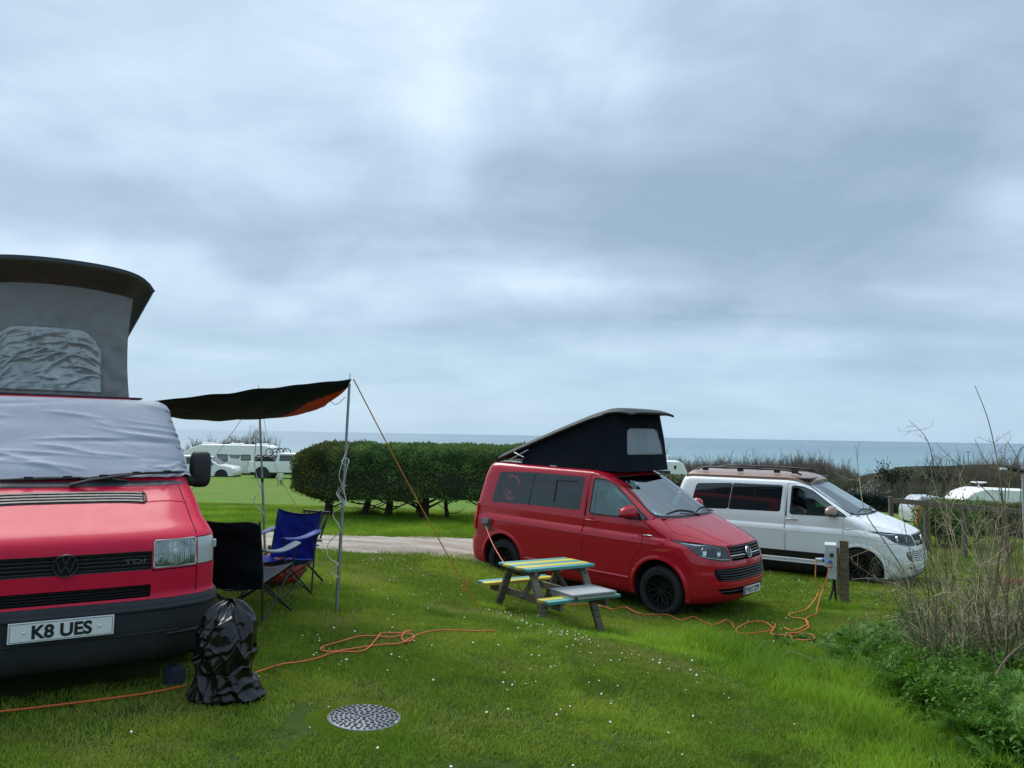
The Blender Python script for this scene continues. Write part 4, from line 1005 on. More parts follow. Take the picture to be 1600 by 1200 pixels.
for sg in (-1, 1):
    pts = [(sg * (.725 + (.685 - .725) * k / 14), .915 + (1.195 - .915) * k / 14) for k in range(15)]; seam4(sm, pts)
    seam4(sm, [(sg * .725, .725 - .15 * k / 4) for k in range(5)])
    seam4(sm, [(sg * .4575, .725 - .0 * k) for k in range(1)] and [(sg * (.4575 + .26 * k / 8), .727) for k in range(9)], .007)
vt = MB(); vt.prism(round_poly([(-.44, 1.168), (.44, 1.168), (.46, 1.122), (-.46, 1.122)], .012), .20, .62, 'yz')
arch = MB()
for x in (0, -2.92):
    for sg in (-1, 1): arch.prism([(x + .40 * math.cos(2 * math.pi * k / 36), .32 + .40 * math.sin(2 * math.pi * k / 36)) for k in range(36)], sg * .60, sg * 1.2, 'xz')
win4 = MB()
for sg in (-1, 1): win4.prism(round_poly([(-.02, 1.24), (-.30, 1.62), (-.95, 1.66), (-.95, 1.24)], .04), sg * .70, sg * 1.2, 'xz')
b4 = full4
for c_ in (cf.mesh('c', BLACKPL), sm.mesh('c', UNDER), arch.mesh('c', UNDER), win4.mesh('c', BLACKPL)): b4 = boolean(b4, c_, 'DIFFERENCE')
vent_depth = 0
b4b = boolean(b4, MB().prism([(-3.0, .05), (-3.0, .559), (3, .559), (3, .05)], -4.5, 2, 'yz').mesh('c', BLACKPL), 'DIFFERENCE')
body4 = link('body', refit_normals(b4b, full4), oldvan)
bump4 = boolean(b4, MB().prism([(-3.0, .05), (-3.0, .5575), (3, .5575), (3, .05)], -.02, 2, 'yz').mesh('c', BLACKPL), 'INTERSECT')
bump4 = refit_normals(bump4, full4); BUMP_M = mat('grey_black_bumper', (.020, .023, .027), .62, spec=.35, var=.25, vscale=3, bump=.12, bscale=400, dirt=((.07, .07, .06), .2, .5, .4))
m2 = bump4.copy(); m2.materials.clear(); [m2.materials.append(BUMP_M) for _ in range(6)]; bumper = link('bumper', m2, oldvan)
side4 = boolean(b4, MB().prism([(-3.0, .05), (-3.0, .5575), (3, .5575), (3, .05)], -4.5, -.024, 'yz').mesh('c', BLACKPL), 'INTERSECT'); link('sill', refit_normals(side4, full4), oldvan)
# bumper mouldings
def ledge4(par, z, y0, y1, th, pr, m_, nm, n=36, drop=None):
    s = MB(); vs = []
    for k in range(n + 1):
        y = y0 + (y1 - y0) * k / n; x = H4.x_front(y, z); zc = z + (drop(y) if drop else 0)
        vs += [(x - .01, y, zc + th), (x + pr * .6, y, zc + th * .6), (x + pr, y, zc), (x + pr * .6, y, zc - th * .6), (x - .01, y, zc - th)]
    s.add(vs, [(k * 5 + i, (k + 1) * 5 + i, (k + 1) * 5 + i + 1, k * 5 + i + 1) for k in range(n) for i in range(4)]); return s.build(nm, m_, par, smooth=60)
ledge4(bumper, .505, -.86, .86, .020, .012, BUMP_M, 'bumper_bead')
ledge4(bumper, .365, -.62, .62, .006, .008, BUMP_M, 'bumper_bead', drop=lambda y: 0)
for sg in (-1, 1): ledge4(bumper, .345, sg * .55, sg * .84, .012, .014, BUMP_M, 'bumper_bead', 14)
MB().box((-1.6, 0, .24), (3.8, 1.5, .12)).build('chassis', UNDER, oldvan)
for x in (0, -2.92):
    for sg in (-1, 1): wheel(oldvan, x, sg * .79, .31, .31, .205, SILVER, sg, 'five')
satin4 = mat('grille_black', (.016, .017, .020), .42, spec=.5, var=.2)
g1 = MB().add([(.812, -.45, .738), (.812, .45, .738), (.812, .45, .84), (.812, -.45, .84)], [(0, 1, 2, 3)]).build('grille', UNDER, oldvan)
def slat4(par, z, th, y0=-.452, y1=.452, out=.0, m_=satin4):
    s = MB(); vs = []; n = 16
    for k in range(n + 1):
        y = y0 + (y1 - y0) * k / n; x = H4.x_front(y, z) - .006 + out; vs += [(x - .035, y, z + th / 2), (x - .004, y, z + th / 2), (x, y, z + th * .28), (x - .006, y, z - th / 2), (x - .035, y, z - th / 2)]
    s.add(vs, [(k * 5 + i, (k + 1) * 5 + i, (k + 1) * 5 + i + 1, k * 5 + i + 1) for k in range(n) for i in range(4)]); s.build('grille_slat', m_, par, smooth=25)
for k in range(5): slat4(g1, .834 - .0225 * k, .0165)
fr = MB(); fr.tube([(H4.x_front(y, z) - .004, y, z) for y, z in ((-.453, .843), (-.2, .843), (.2, .843), (.453, .843), (.453, .735), (.2, .735), (-.2, .735), (-.453, .735))], .0045, 6, closed=True); fr.build('grille_surround', satin4, g1, smooth=60)
g2 = MB().add([(.812, -.45, .575), (.812, .45, .575), (.812, .45, .642), (.812, -.45, .642)], [(0, 1, 2, 3)]).build('lower_grille', UNDER, oldvan)
for k in range(4): slat4(g2, .634 - .0175 * k, .012)
vw_badge(g1, (H4.x_front(0, .79) + .004, 0, .789), .066, satin4, UNDER, name='badge')
tx = MB(); text_on(tx, 'TDI', (H4.x_front(.37, .79) + .001, .36, .790), (0, 1, 0), (0, 0, 1), .026, .12, .002, bold=.03); tx.build('badge_lettering', mat('badge_grey', (.045, .048, .05), .35, spec=.7), g1, recalc=False)
# headlights
HLG = clear_glass('fluted_lamp_glass', (.86, .90, .88), .10, .12)
for sg in (-1, 1):
    hl = thing_part('headlamp', oldvan)
    bw = MB(); P4 = round_poly([(.468, .900), (.716, .900), (.716, .740), (.468, .740)], .014)
    fv = [(H4.x_front(y, z) - .010, sg * y, z) for y, z in P4]; bv = [(H4.x_front(y, z) - .085, sg * (.592 + (y - .592) * .82), .82 + (z - .82) * .8) for y, z in P4]; n = len(P4)
    bw.add(fv + bv, [tuple(range(n, 2 * n))] + [(i, (i + 1) % n, (i + 1) % n + n, i + n) for i in range(n)]); bw.build('lamp_bowl', mat('lamp_bowl', (.50, .54, .53), .35, metal=.5, var=.2, vscale=14), hl, smooth=30)
    MB().lathe([(.072, 0), (.066, -.012), (.045, -.04), (.02, -.05), (.018, -.02), (0, -.018)], 20, (H4.x_front(.60, .82) - .028, sg * .60, .82), 'x').build('reflector', LENSM, hl, smooth=60)
    MB().lathe([(.03, 0), (.025, -.012), (0, -.02)], 14, (H4.x_front(.51, .79) - .03, sg * .505, .785), 'x').build('reflector', LENSM, hl, smooth=60)
    gl = MB(); ny_ = 40
    gl.grid(lambda u, v: (H4.x_front(.47 + .245 * u, .742 + .156 * v) - .004 + .0016 * math.sin(u * 110) * (1 if .08 < u < .9 else 0), sg * (.47 + .245 * u), .742 + .156 * v), 60, 8, thick=.003); gl.build('lamp_glass', HLG, hl, smooth=40)
    bz = MB(); bz.tube([(H4.x_front(y, z) - .001, sg * y, z) for y, z in P4], .0055, 6, closed=True); bz.build('lamp_bezel', mat('lamp_surround', (.42, .46, .45), .4, var=.1), hl, smooth=60)
    il = MB(); il.grid(lambda u, v: (H4.x_front(.730 + .112 * u ** .8, .74 + .160 * v) - .0 + .001 * math.sin(v * 120), sg * (.730 + .112 * u ** .8), .74 + .160 * v), 14, 40, thick=.03); 
    il.build('indicator', mat('clear_indicator', (.40, .44, .42), .25, spec=.8, var=.15, vscale=10), hl, smooth=40)
    MB().box((H4.x_front(.84, .84) - .01, sg * .852, .845), (.02, .02, .05)).build('adjuster_tab', mat('clear_indicator', (.4, .4, .4)), hl, bevel=.004)
# bonnet vent and scuttle
vp = MB()
def z_on(y, x):
    lo, hi = .93, 1.21
    for _ in range(26):
        m_ = (lo + hi) / 2
        if H4.x_front(y, m_) > x: lo = m_
        else: hi = m_
    return lo
vb = MB(); vb.grid(lambda u, v: (.475 - .125 * v, -.445 + .89 * u, z_on(-.445 + .89 * u, .475 - .125 * v) + .002), 20, 3, thick=.02); vent = vb.build('bonnet_vent', UNDER, oldvan)
for k in range(4):
    xx = .462 - .032 * k; s = MB(); s.grid(lambda u, v: (xx - .016 * v, -.435 + .87 * u, z_on(-.435 + .87 * u, xx - .016 * v) + .0075), 20, 1, thick=.008); s.build('vent_slat', satin4, vent)
rp = [(.47, -.44), (.47, .44), (.45, .455), (.36, .455), (.348, .44), (.348, -.44), (.36, -.455), (.45, -.455)]
MB().tube([(x, y, z_on(y, x) + .003) for x, y in rp], .006, 5, closed=True).build('vent_frame', satin4, vent, smooth=60)
cr = MB()     # pressed crease across the bonnet corners
for sg in (-1, 1):
    pts = [(.455 - .075 * k / 8, sg * (.455 + .255 * k / 8)) for k in range(9)]
    cr.tube([(x, y, z_on(y, x) + .0) for x, y in pts], .004, 5)
cr.build('bonnet_crease', RED_OLD, oldvan, smooth=60)['kind'] = 'stuff'
sc_ = MB(); sc_.grid(lambda u, v: (H4.x_front(-.78 + 1.56 * u, 1.200 + .055 * v) + .006 - .01 * v, -.78 + 1.56 * u, 1.200 + .055 * v), 30, 3, thick=.012); sc_.build('scuttle', mat('scuttle_grey', (.055, .065, .07), .5), oldvan, smooth=60)
for (y0, y1, yp) in ((-.35, .36, -.52), (.08, .74, .02)):
    wp = MB(); nn = 10
    pts = [(H4.x_front(y0 + (y1 - y0) * k / nn, 1.26) + .05, y0 + (y1 - y0) * k / nn, 1.245 + .035 * k / nn * (1 if y0 > 0 else -.4) + .018 * math.sin(k / nn * 3.14)) for k in range(nn + 1)]
    wp.tube(pts, [.006] + [.010] * (nn - 1) + [.006], 6); mid = pts[nn // 2 + 1]
    wp.tube([(H4.x_front(yp, 1.2) + .02, yp, 1.21), (H4.x_front(yp, 1.23) + .055, yp + .12, 1.243), (mid[0] + .014, mid[1], mid[2] + .004)], [.014, .011, .007], 6)
    for q in (2, 5, 8): wp.box((pts[q][0] + .008, pts[q][1], pts[q][2] + .008), (.014, .05, .012))
    wp.build('wiper', BLACKPL, oldvan, smooth=60)
# mirrors
for sg in (-1, 1):
    mr = MB()
    def m4(u, v, sg=sg):
        th = u * 2 * math.pi; ph = v * math.pi; ce, se = math.cos(th), math.sin(th); r_ = math.sin(ph) ** .45
        return (-.25 + .055 * math.cos(ph), sg * (.900 + .078 * r_ * math.copysign(abs(ce) ** .55, ce)), 1.285 + .138 * r_ * math.copysign(abs(se) ** .5, se))
    mr.grid(m4, 28, 12); mo = mr.build('door_mirror', BLACKPL, oldvan, smooth=180)
    MB().tube([(-.16, sg * .76, 1.235), (-.20, sg * .80, 1.200), (-.24, sg * .85, 1.200)], [.055, .05, .04], 8).build('mirror_arm', BLACKPL, mo, smooth=60)
number_plate(oldvan, (.925, 0, .445), 'K8 UES', tw=.295)
place_pose(oldvan, -3.005, 5.204, -1.583 + EYE, -1.014, 0, -.004)
OV = oldvan.matrix_world.copy()
# raised roof
LID4 = mat('blue_grey_lid', (.050, .072, .090), .6, var=.15, vscale=3)
GREYC = mat('grey_tent_canvas', (.215, .222, .225), .9, var=.12, vscale=5, bump=.5, bscale=7, dirt=((.16, .10, .10), 1.8, 2.0, .6))
pt4 = thing_part('pop_top', oldvan)
X4 = -1.35
def lid4(u, v):
    s_ = 2 * v - 1; x = -3.7 + (3.7 - 1.12) * u; fr = max(0, (u - .88) / .12)
    zc = 2.72 + .255 * u; return (x - .16 * s_ ** 4 * fr, -.07 + s_ * .715, zc - .06 * s_ * s_ - .10 * abs(s_) ** 9 - .035 * fr ** 3)
m_ = MB(); m_.grid(lid4, 40, 30, thick=.03); m_.build('roof_lid', LID4, pt4, smooth=60)
cv4 = MB()
def fr4(u, v):
    s_ = 2 * u - 1; zt_ = 2.76 - .05 * s_ * s_; zb_ = 1.80; w_ = .565 - .03 * math.sin(v * math.pi) - .01 * v
    crease = .016 * N3(u * 9, v * 7, 3) + .010 * N3(u * 22, v * 14, 5) * (1 + 2 * max(0, abs(s_) - .7))
    return (X4 - .05 * abs(s_) ** 6 + .05 * (1 - v) + crease, -.07 + s_ * w_, zb_ + (zt_ - zb_) * v)
cv4.grid(fr4, 70, 40)
for sg in (-1, 1):
    def sd4(u, v, sg=sg):
        a = Vector(fr4(0 if sg < 0 else 1, v)); xx = a.x - (2.3) * u; zt_ = (2.72 + .255 * max(0, (xx + 3.7) / 2.58)) - .19; z = 1.80 + (min(zt_, 2.72) - 1.80) * v
        return (xx, a.y + sg * (-.03 * math.sin(u * 9) * math.sin(v * 3.1) + .04 * u), z)
    cv4.grid(sd4, 30, 20)
c4o = cv4.build('tent_canvas', GREYC, pt4, smooth=60)
FOIL = mat('clear_crinkled_window', (.33, .36, .37), .16, spec=.9, var=.5, vscale=5)
WPOLY = lambda s_: 1
CRF = Creases(9, 95, .45, .6, .10, .60, .015, .055, .042)
def wn4(u, v):
    s_ = 2 * u - 1; top = 1 - .0 * 0 - .30 * max(0, (abs(s_) - .55) / .45) ** 2.2
    vv = .085 + (.545 * top) * v; p = fr4(.435 + s_ * .375, vv); e = min(1, 6 * (1 - abs(s_))) * min(1, 8 * v) * min(1, 8 * (1 - v))
    c_ = CRF(u, v) + .008 * N3(u * 4, v * 4, 2) + .002 * N3(u * 40, v * 30, 2)
    return (p[0] + .006 + e * c_ * 1.1 * min(1, .35 + 1.2 * v), p[1], p[2])
w4 = MB().grid(wn4, 150, 80).build('tent_window', FOIL, c4o, smooth=180)
MB().tube([wn4(0, 0), wn4(0, .5), wn4(0, 1)] + [wn4(k / 24, 1) for k in range(1, 24)] + [wn4(1, 1), wn4(1, .5), wn4(1, 0)] + [wn4(1 - k / 10, 0) for k in range(1, 10)], .006, 5, closed=True).build('window_piping', GREYC, w4, smooth=60)
MB().box((-2.2, -.03, 1.822), (2.9, 1.12, .012)).build('bounce_board', mat('dark_board', (.03, .035, .04), .8), pt4)  # added unseen board, keeps red roof bounce off lid and canvas
# red roof edge showing under the canvas
MB().tube([(H4.x_front(y, 1.78) - .25, y, 1.805) for y in np.linspace(-.60, .44, 15)], .005, 8).build('roof_gutter', RED_OLD, oldvan, smooth=60)
# fabric cover over the windscreen: a thing of its own lying on the van
COVER = mat('silver_grey_cover', (.30, .325, .390), .55, spec=.4, var=.07, vscale=4, bump=.25, bscale=30)
CRC = Creases(4, 30, -.42, .35, .18, .75, .02, .07, .016)
def cov(u, v):
    y = -.94 + 1.88 * u; z = 1.240 + (1.775 - 1.235) * v
    yy = y * (1 - .05 * v)
    lim = H4.hw(z) * .985
    if abs(yy) < lim: x = H4.x_front(yy, z); ys = yy
    else:
        over = abs(yy) - lim; x = H4.x_front(lim, z) - over * 2.2; ys = math.copysign(H4.y_at(max(x, -1.5), z), yy)
    fold = .016 * N3(u * 1.7, v * 2.1, 7) + .006 * N3(u * 5, v * 5, 3) + CRC(u, v)
    bottom = max(0, .22 - v) / .22 * max(0, u - .68) / .32
    fold += .05 * bottom * (N3(u * 26, v * 22, 9) + .2)
    n_ = Vector((.8, 0, .6)) if abs(yy) < lim else Vector((.1, math.copysign(1, yy), .1))
    return Vector((x, ys, z)) + n_ * (.022 + fold)
cm = MB(); cm.grid(cov, 150, 80, thick=.003); co = cm.build('windscreen_cover', COVER, smooth=180); co.matrix_world = OV
tag(co, 'pale grey fabric cover wrinkled over the windscreen of the faded red van', 'cover')
hm = MB(); hm.tube([cov(.925, k / 20) + Vector((.012, .006, 0)) for k in range(21)], .006, 5); ho = hm.build('hem', mat('white_binding', (.62, .66, .64), .6), co, smooth=60)
ey = MB().lathe([(.004, .002), (.012, .002), (.012, 0)], 12, cov(.915, .80) + Vector((.012, .004, 0)), 'x').build('eyelet', BLACKPL, co)
# ------------------------------------------------------------------ awning, poles, ropes
def ov(x, y, z): return OV @ Vector((x, y, z))
GALV = mat('galvanised_steel', (.30, .32, .33), .45, metal=.6, var=.25, vscale=20)
DKF = mat('dark_green_frame', (.020, .028, .026), .5, var=.3)
TARP_T = bpy.data.materials.new('tarpaulin'); TARP_T.use_nodes = True
_t = NT(TARP_T.node_tree); _b = _t.n['Principled BSDF']; _g = _t.node('ShaderNodeNewGeometry')
_att = _t.node('ShaderNodeAttribute', attribute_name='orange')
_c = _t.mix(_t.smooth(_att.outputs['Fac'], .49, .51), (.010, .020, .022), (.50, .10, .015))
_t.put(_b.inputs['Base Color'], _c); _b.inputs['Roughness'].default_value = .7; _b.inputs['Specular IOR Level'].default_value = .3
_tl = _t.node('ShaderNodeBsdfTranslucent'); _t.put(_tl.inputs[0], _c); _mx = _t.node('ShaderNodeMixShader'); _mx.inputs[0].default_value = .35; _t.l.new(_b.outputs[0], _mx.inputs[1]); _t.l.new(_tl.outputs[0], _mx.inputs[2]); _t.l.new(_mx.outputs[0], _t.n['Material Output'].inputs[0])
_bn = _t.node('ShaderNodeBump'); _bn.inputs['Strength'].default_value = .5; _bn.inputs['Distance'].default_value = .02
_t.l.new(_t.noise(_t.node('ShaderNodeTexCoord').outputs['Object'], 7, 5, .6), _bn.inputs['Height']); _t.l.new(_bn.outputs[0], _b.inputs['Normal'])
PN = Vector((-1.63, 7.42, 0)); PN.z = gz(PN.x, PN.y); PNtop = at(547, 583, 7.42); PNt = at(549, 592, 7.42)
PF = Vector((-3.12, 10.0, 0)); PF.z = gz(PF.x, PF.y); PFtop = at(404, 602, 10.0); PFt = at(405, 616, 10.0)
TA, TD_ = ov(-.75, .56, 1.80), ov(-4.2, .70, 1.84)
tm = MB(); NU, NV = 60, 40; org = []
def tarp(u, v):
    a = TA.lerp(PNt, u); b = TD_.lerp(PFt, u); p = a.lerp(b, v)
    sag = -.20 * math.sin(math.pi * u) ** .9 * (1 - (2 * v - 1) ** 2 * .0) * math.sin(math.pi * min(v * 1.0, 1)) ** .8 - .24 * max(0, math.sin(math.pi * v)) ** .55 * u ** 2
    edge = -.10 * math.sin(math.pi * v) * (1 - math.sin(math.pi * u)) * .6
    wr = .012 * N3(u * 7, v * 9, 2) + .01 * math.sin(u * 30 + v * 5) * math.sin(math.pi * u) * .4
    return p + Vector((0, 0, sag + edge + wr))
tm.grid(tarp, NU, NV, thick=.004)
tarpo = tm.build('awning_tarp', TARP_T, smooth=180, recalc=False)
at_ = tarpo.data.attributes.new('orange', 'FLOAT', 'POINT')
vals = []
for rep in range(2):
    for i in range(NU + 1):
        for j in range(NV + 1): u, v = i / NU, j / NV; vals.append(1.0 if (u > .84 and .03 + (1 - u) * .75 < v < .97) else 0.0)
at_.data.foreach_set('value', vals)
tag(tarpo, 'dark sagging tarp with an orange corner stretched from the red van to two poles', 'awning')
def pole(base, top, label, nm='awning_pole'):
    t = thing(nm, label, 'pole', base, group='poles holding up the tarp'); d = Vector(top) - base
    tb = MB(); tb.tube([(0, 0, -.05), d * .48], .0155, 10); tb.build('lower_tube', GALV, t, smooth=40)
    MB().tube([d * .47, d * .955], .0125, 10).build('upper_tube', GALV, t, smooth=40)
    MB().tube([d * .95, d], .0035, 6).build('spike', DKF, t, smooth=40)
    MB().tube([d * .468, d * .492], .019, 10).build('collar', DKF, t, smooth=40)
    return t
pole(PN, PNtop, 'nearer steel pole holding the orange corner of the tarp')
pole(PF, PFtop, 'farther steel pole holding the tarp, left of the nearer one')
CORDW = mat('white_cord', (.62, .64, .60), .6, var=.1); ORANGE = mat('orange_cable', (.62, .115, .022), .5, var=.2, vscale=6, dirt=((.25, .10, .05), -2, 2, .3)); YEL = mat('yellow_orange_rope', (.60, .22, .03), .7, var=.3, vscale=12)
PINKR = mat('orange_pink_rope', (.62, .16, .07), .7, var=.2)
cd = lambda nm, pts, r, m_, lab, cat, n=6, res=8, grp=None: tag(MB().tube(curve_pts(pts, res), r, n).build(nm, m_, smooth=180), lab, cat, grp)
cd('coiled_cord', [at(x, y, 7.36 + .03 * math.sin(k * 2)) for k, (x, y) in enumerate([(546, 690), (541, 705), (534, 725), (530, 745), (537, 765), (541, 790), (528, 776), (527, 768), (536, 755), (543, 727), (545, 719), (538, 716), (534, 722), (541, 728)])], .0045, CORDW, 'white cord looped round the upper half of the nearer pole', 'cord')
cd('coiled_cord', [at(x, y, 7.36 + .02 * math.sin(k * 2)) for k, (x, y) in enumerate([(541, 758), (529, 772), (540, 786), (530, 795), (520, 804), (530, 822), (532, 830), (518, 843), (512, 852), (512, 868), (520, 876), (528, 881), (524, 886), (515, 893), (526, 900), (529, 903)])], .0045, CORDW, 'white cord zigzagging down beside the lower half of the nearer pole', 'cord')
cd('coiled_cord', [at(x, y, 9.93) for x, y in [(401, 680), (398, 715), (399, 735), (404, 755), (409, 768), (402, 772), (397, 782), (402, 792), (411, 800), (412, 806)]], .006, CORDW, 'white cord hanging in a loose curl on the farther pole', 'cord')
cd('tangled_string', [at(x, y, 7.6) for x, y in [(540, 620), (525, 632), (515, 627), (505, 636), (490, 634), (478, 643), (466, 634), (452, 638)]], .003, mat('grey_cord', (.10, .11, .12), .7), 'thin dark cord tangled under the orange corner of the tarp', 'cord')
RA = on(750, 957, .02); 
cd('guy_rope', [PNt + Vector((.02, 0, 0)), PNt.lerp(RA, .35) + Vector((0, 0, -.012)), PNt.lerp(RA, .7) + Vector((0, 0, -.015)), RA.lerp(PNt, .13)], .0068, YEL, 'taut orange guy rope running from the nearer pole down to the grass', 'rope')
q = RA.lerp(PNt, .13)
cd('rope_end', [q, q + Vector((-.05, 0, -.02)), q + Vector((.01, 0, -.05)), q + Vector((.05, 0, .10)), q + Vector((.02, 0, -.01)), RA + Vector((0, 0, .03)), RA], .006, YEL, 'yellow knotted end of the guy rope above the grass', 'rope')
tb = MB().tube([RA + Vector((0, 0, .05)), RA + Vector((.02, .03, -.08))], .005, 6); tag(tb.build('tent_peg', GALV, smooth=60), 'metal peg in the grass at the foot of the guy rope', 'peg')
RB = on(414, 905); cd('guy_rope', [PFt, PFt.lerp(Vector((-4.4, 9.2, gz(-4.4, 9.2))), .5), Vector((-4.4, 9.2, gz(-4.4, 9.2)))], .003, mat('grey_cord', (.10, .11, .12)), 'thin dark guy line leaning left from the farther pole', 'rope')
cd('guy_rope', [PFt, at(437, 745, 11.3), Vector((-3.2, 13.4, gz(-3.2, 13.4)))], .003, PINKR, 'thin red guy line running back from the farther pole', 'rope')

# ------------------------------------------------------------------ camping chairs
def camp_chair(name, label, loc, rz, fab, fab2, arm_m, w_=.54, hb=.90, dz_=.50, seat_h=.42, arm_h=.64, low=.34):
    t = thing(name, label, 'camping chair', loc, (0, 0, rz)); hw_ = w_ / 2     # faces +y
    # legs: crossed pairs on four sides
    FL, FR, BL, BR = (-hw_, dz_ * .55, 0), (hw_, dz_ * .55, 0), (-hw_, -dz_ * .5, 0), (hw_, -dz_ * .5, 0)
    tFL, tFR = (-hw_ - .01, dz_ * .52, seat_h), (hw_ + .01, dz_ * .52, seat_h); bL, bR = (-hw_ + .02, -dz_ * .5, .32), (hw_ - .02, -dz_ * .5, .32)
    for a, b in ((FL, tFR), (FR, tFL), (BL, bR), (BR, bL), (FL, (-hw_, -dz_ * .5, .34)), (BL, tFL), (FR, (hw_, -dz_ * .5, .34)), (BR, tFR)):
        MB().tube([a, b], .0085, 7).build('leg', DKF, t, smooth=60)
    for sg in (-1, 1):
        MB().tube([(sg * hw_, -dz_ * .5, .02), (sg * hw_, -dz_ * .56, .45), (sg * hw_ * 1.02, -dz_ * .74, hb)], .0095, 7).build('back_post', DKF, t, smooth=60)
        MB().tube([(sg * (hw_ + .01), dz_ * .52, seat_h), (sg * (hw_ + .03), dz_ * .50, arm_h - .02)], .0085, 7).build('arm_post', DKF, t, smooth=60)
        ar = MB(); ar.grid(lambda u, v, sg=sg: (sg * (hw_ + .015) + (v - .5) * .085, -dz_ * .62 + dz_ * 1.22 * u, arm_h + .015 * (1 - u) - .035 * math.sin(u * math.pi) - .012 * (2 * v - 1) ** 2), 12, 4, thick=.012); ar.build('armrest', arm_m, t, smooth=60)
    def seat(u, v):
        x = (2 * u - 1) * hw_ * (.98); s_ = 1 - (2 * u - 1) ** 2
        return (x, -dz_ * .50 + dz_ * 1.05 * v, seat_h - .06 + .08 * v - .085 * s_ * (1 - .35 * v) + .012 * N3(u * 5, v * 6, 4))
    MB().grid(seat, 16, 14, thick=.012).build('seat', fab2, t, smooth=60)
    def back(u, v):
        x = (2 * u - 1) * hw_ * (1.0 + .02 * v); s_ = 1 - (2 * u - 1) ** 2
        return (x, -dz_ * .50 - dz_ * .24 * v - (.045 if low > .33 else .085) * s_ * (1 - .4 * v) + .026 * N3(u * 4, v * 5, 2) + .012 * N3(u * 11, v * 11, 2), low + (hb + .02 - low) * v - .035 * s_ * v ** 3 + .012 * abs(2 * u - 1) ** 4 * v - (.055 * v ** 4 * abs(2 * u - 1) ** 5 if low < .33 else 0))
    MB().grid(back, 18, 20, thick=-.014).build('backrest', fab, t, smooth=60)
    MB().tube([back(k / 14, 1) for k in range(15)], .008, 5).build('back_piping', DKF, t, smooth=60)
    return t
BLU = mat('royal_blue_nylon', (.004, .034, .36), .55, var=.2, vscale=5, bump=.3, bscale=18); BLU2 = mat('pale_blue_arm', (.045, .09, .42), .5)
BLKF = mat('black_nylon', (.005, .008, .012), .7, spec=.12, var=.3, bump=.4, bscale=14); GREYF = mat('grey_nylon', (.10, .105, .11), .6, var=.3, bump=.3); PALEA = mat('pale_grey_arm', (.42, .44, .46), .5)
c1 = Vector((-2.42, 8.1, 0)); c1.z = gz(c1.x, c1.y)
camp_chair('camping_chair', 'royal blue camping chair facing the camera under the tarp', c1, 0, BLU, BLU, BLU2, hb=.82)
bpy.data.objects['camping_chair'].rotation_euler = (0, 0, R(180 - 20))
c2 = Vector((-2.36, 7.0, 0)); c2.z = gz(c2.x, c2.y)
camp_chair('camping_chair', 'black camping chair seen from behind beside the old red van', c2, R(-10), BLKF, GREYF, PALEA, w_=.62, hb=.88, dz_=.52, arm_h=.62, low=.30)
# slatted black folding chair behind
s3 = Vector((-2.50, 9.1, 0)); s3.z = gz(s3.x, s3.y)
sc3 = thing('folding_chair', 'black slatted folding chair half hidden behind the blue chair', 'chair', s3, (0, 0, R(150)))
for k in range(6): MB().beam((-.19 + .076 * k, -.20, .50), (-.19 + .076 * k, -.32, .79), .022, .010, (0, 1, 0)).build('back_slat', DKF, sc3)
for z, y in ((.48, -.19), (.80, -.32)): MB().beam((-.22, y, z), (.22, y, z), .03, .02).build('back_rail', DKF, sc3)
for k in range(5): MB().box((0, -.14 + .085 * k, .43), (.42, .05, .014)).build('seat_slat', DKF, sc3)
for x in (-.21, .21): MB().beam((x, -.28, .76), (x, .24, 0), .022, .018).build('leg', DKF, sc3); MB().beam((x, .22, .42), (x, -.25, 0), .022, .018).build('leg', DKF, sc3)
# red bag
rb = MB()
def rbag(u, v):
    th, ph = u * 2 * math.pi, v * math.pi; r_ = 1 + .12 * N3(math.cos(th) * 2, math.sin(th) * 2, v * 4) + .05 * N3(math.cos(th) * 7, math.sin(th) * 7, v * 12)
    s_ = math.sin(ph) ** .6; return (.33 * math.cos(th) * s_ * r_, .19 * math.sin(th) * s_ * r_, .17 - .165 * math.cos(ph) * r_)
rb.grid(rbag, 32, 20); b0 = Vector((-2.62, 8.7, 0)); b0.z = gz(b0.x, b0.y) + .02
rt = thing('holdall', 'crumpled red holdall on the grass under the blue chair', 'bag', b0, (0, 0, .2))
rb.build('bag_body', mat('red_fabric', (.34, .035, .02), .6, var=.35, vscale=7, bump=.6, bscale=16), rt, smooth=180)
MB().box((0, -.185, .17), (.20, .03, .10)).build('front_pocket', mat('orange_fabric', (.55, .12, .05), .6, var=.2), rt, bevel=.012)
MB().tube(curve_pts([(-.15, -.12, .28), (-.05, -.17, .38), (.08, -.16, .37), (.16, -.12, .28)], 6), .010, 6).build('strap', mat('red_fabric', (.3, .03, .02)), rt, smooth=60)

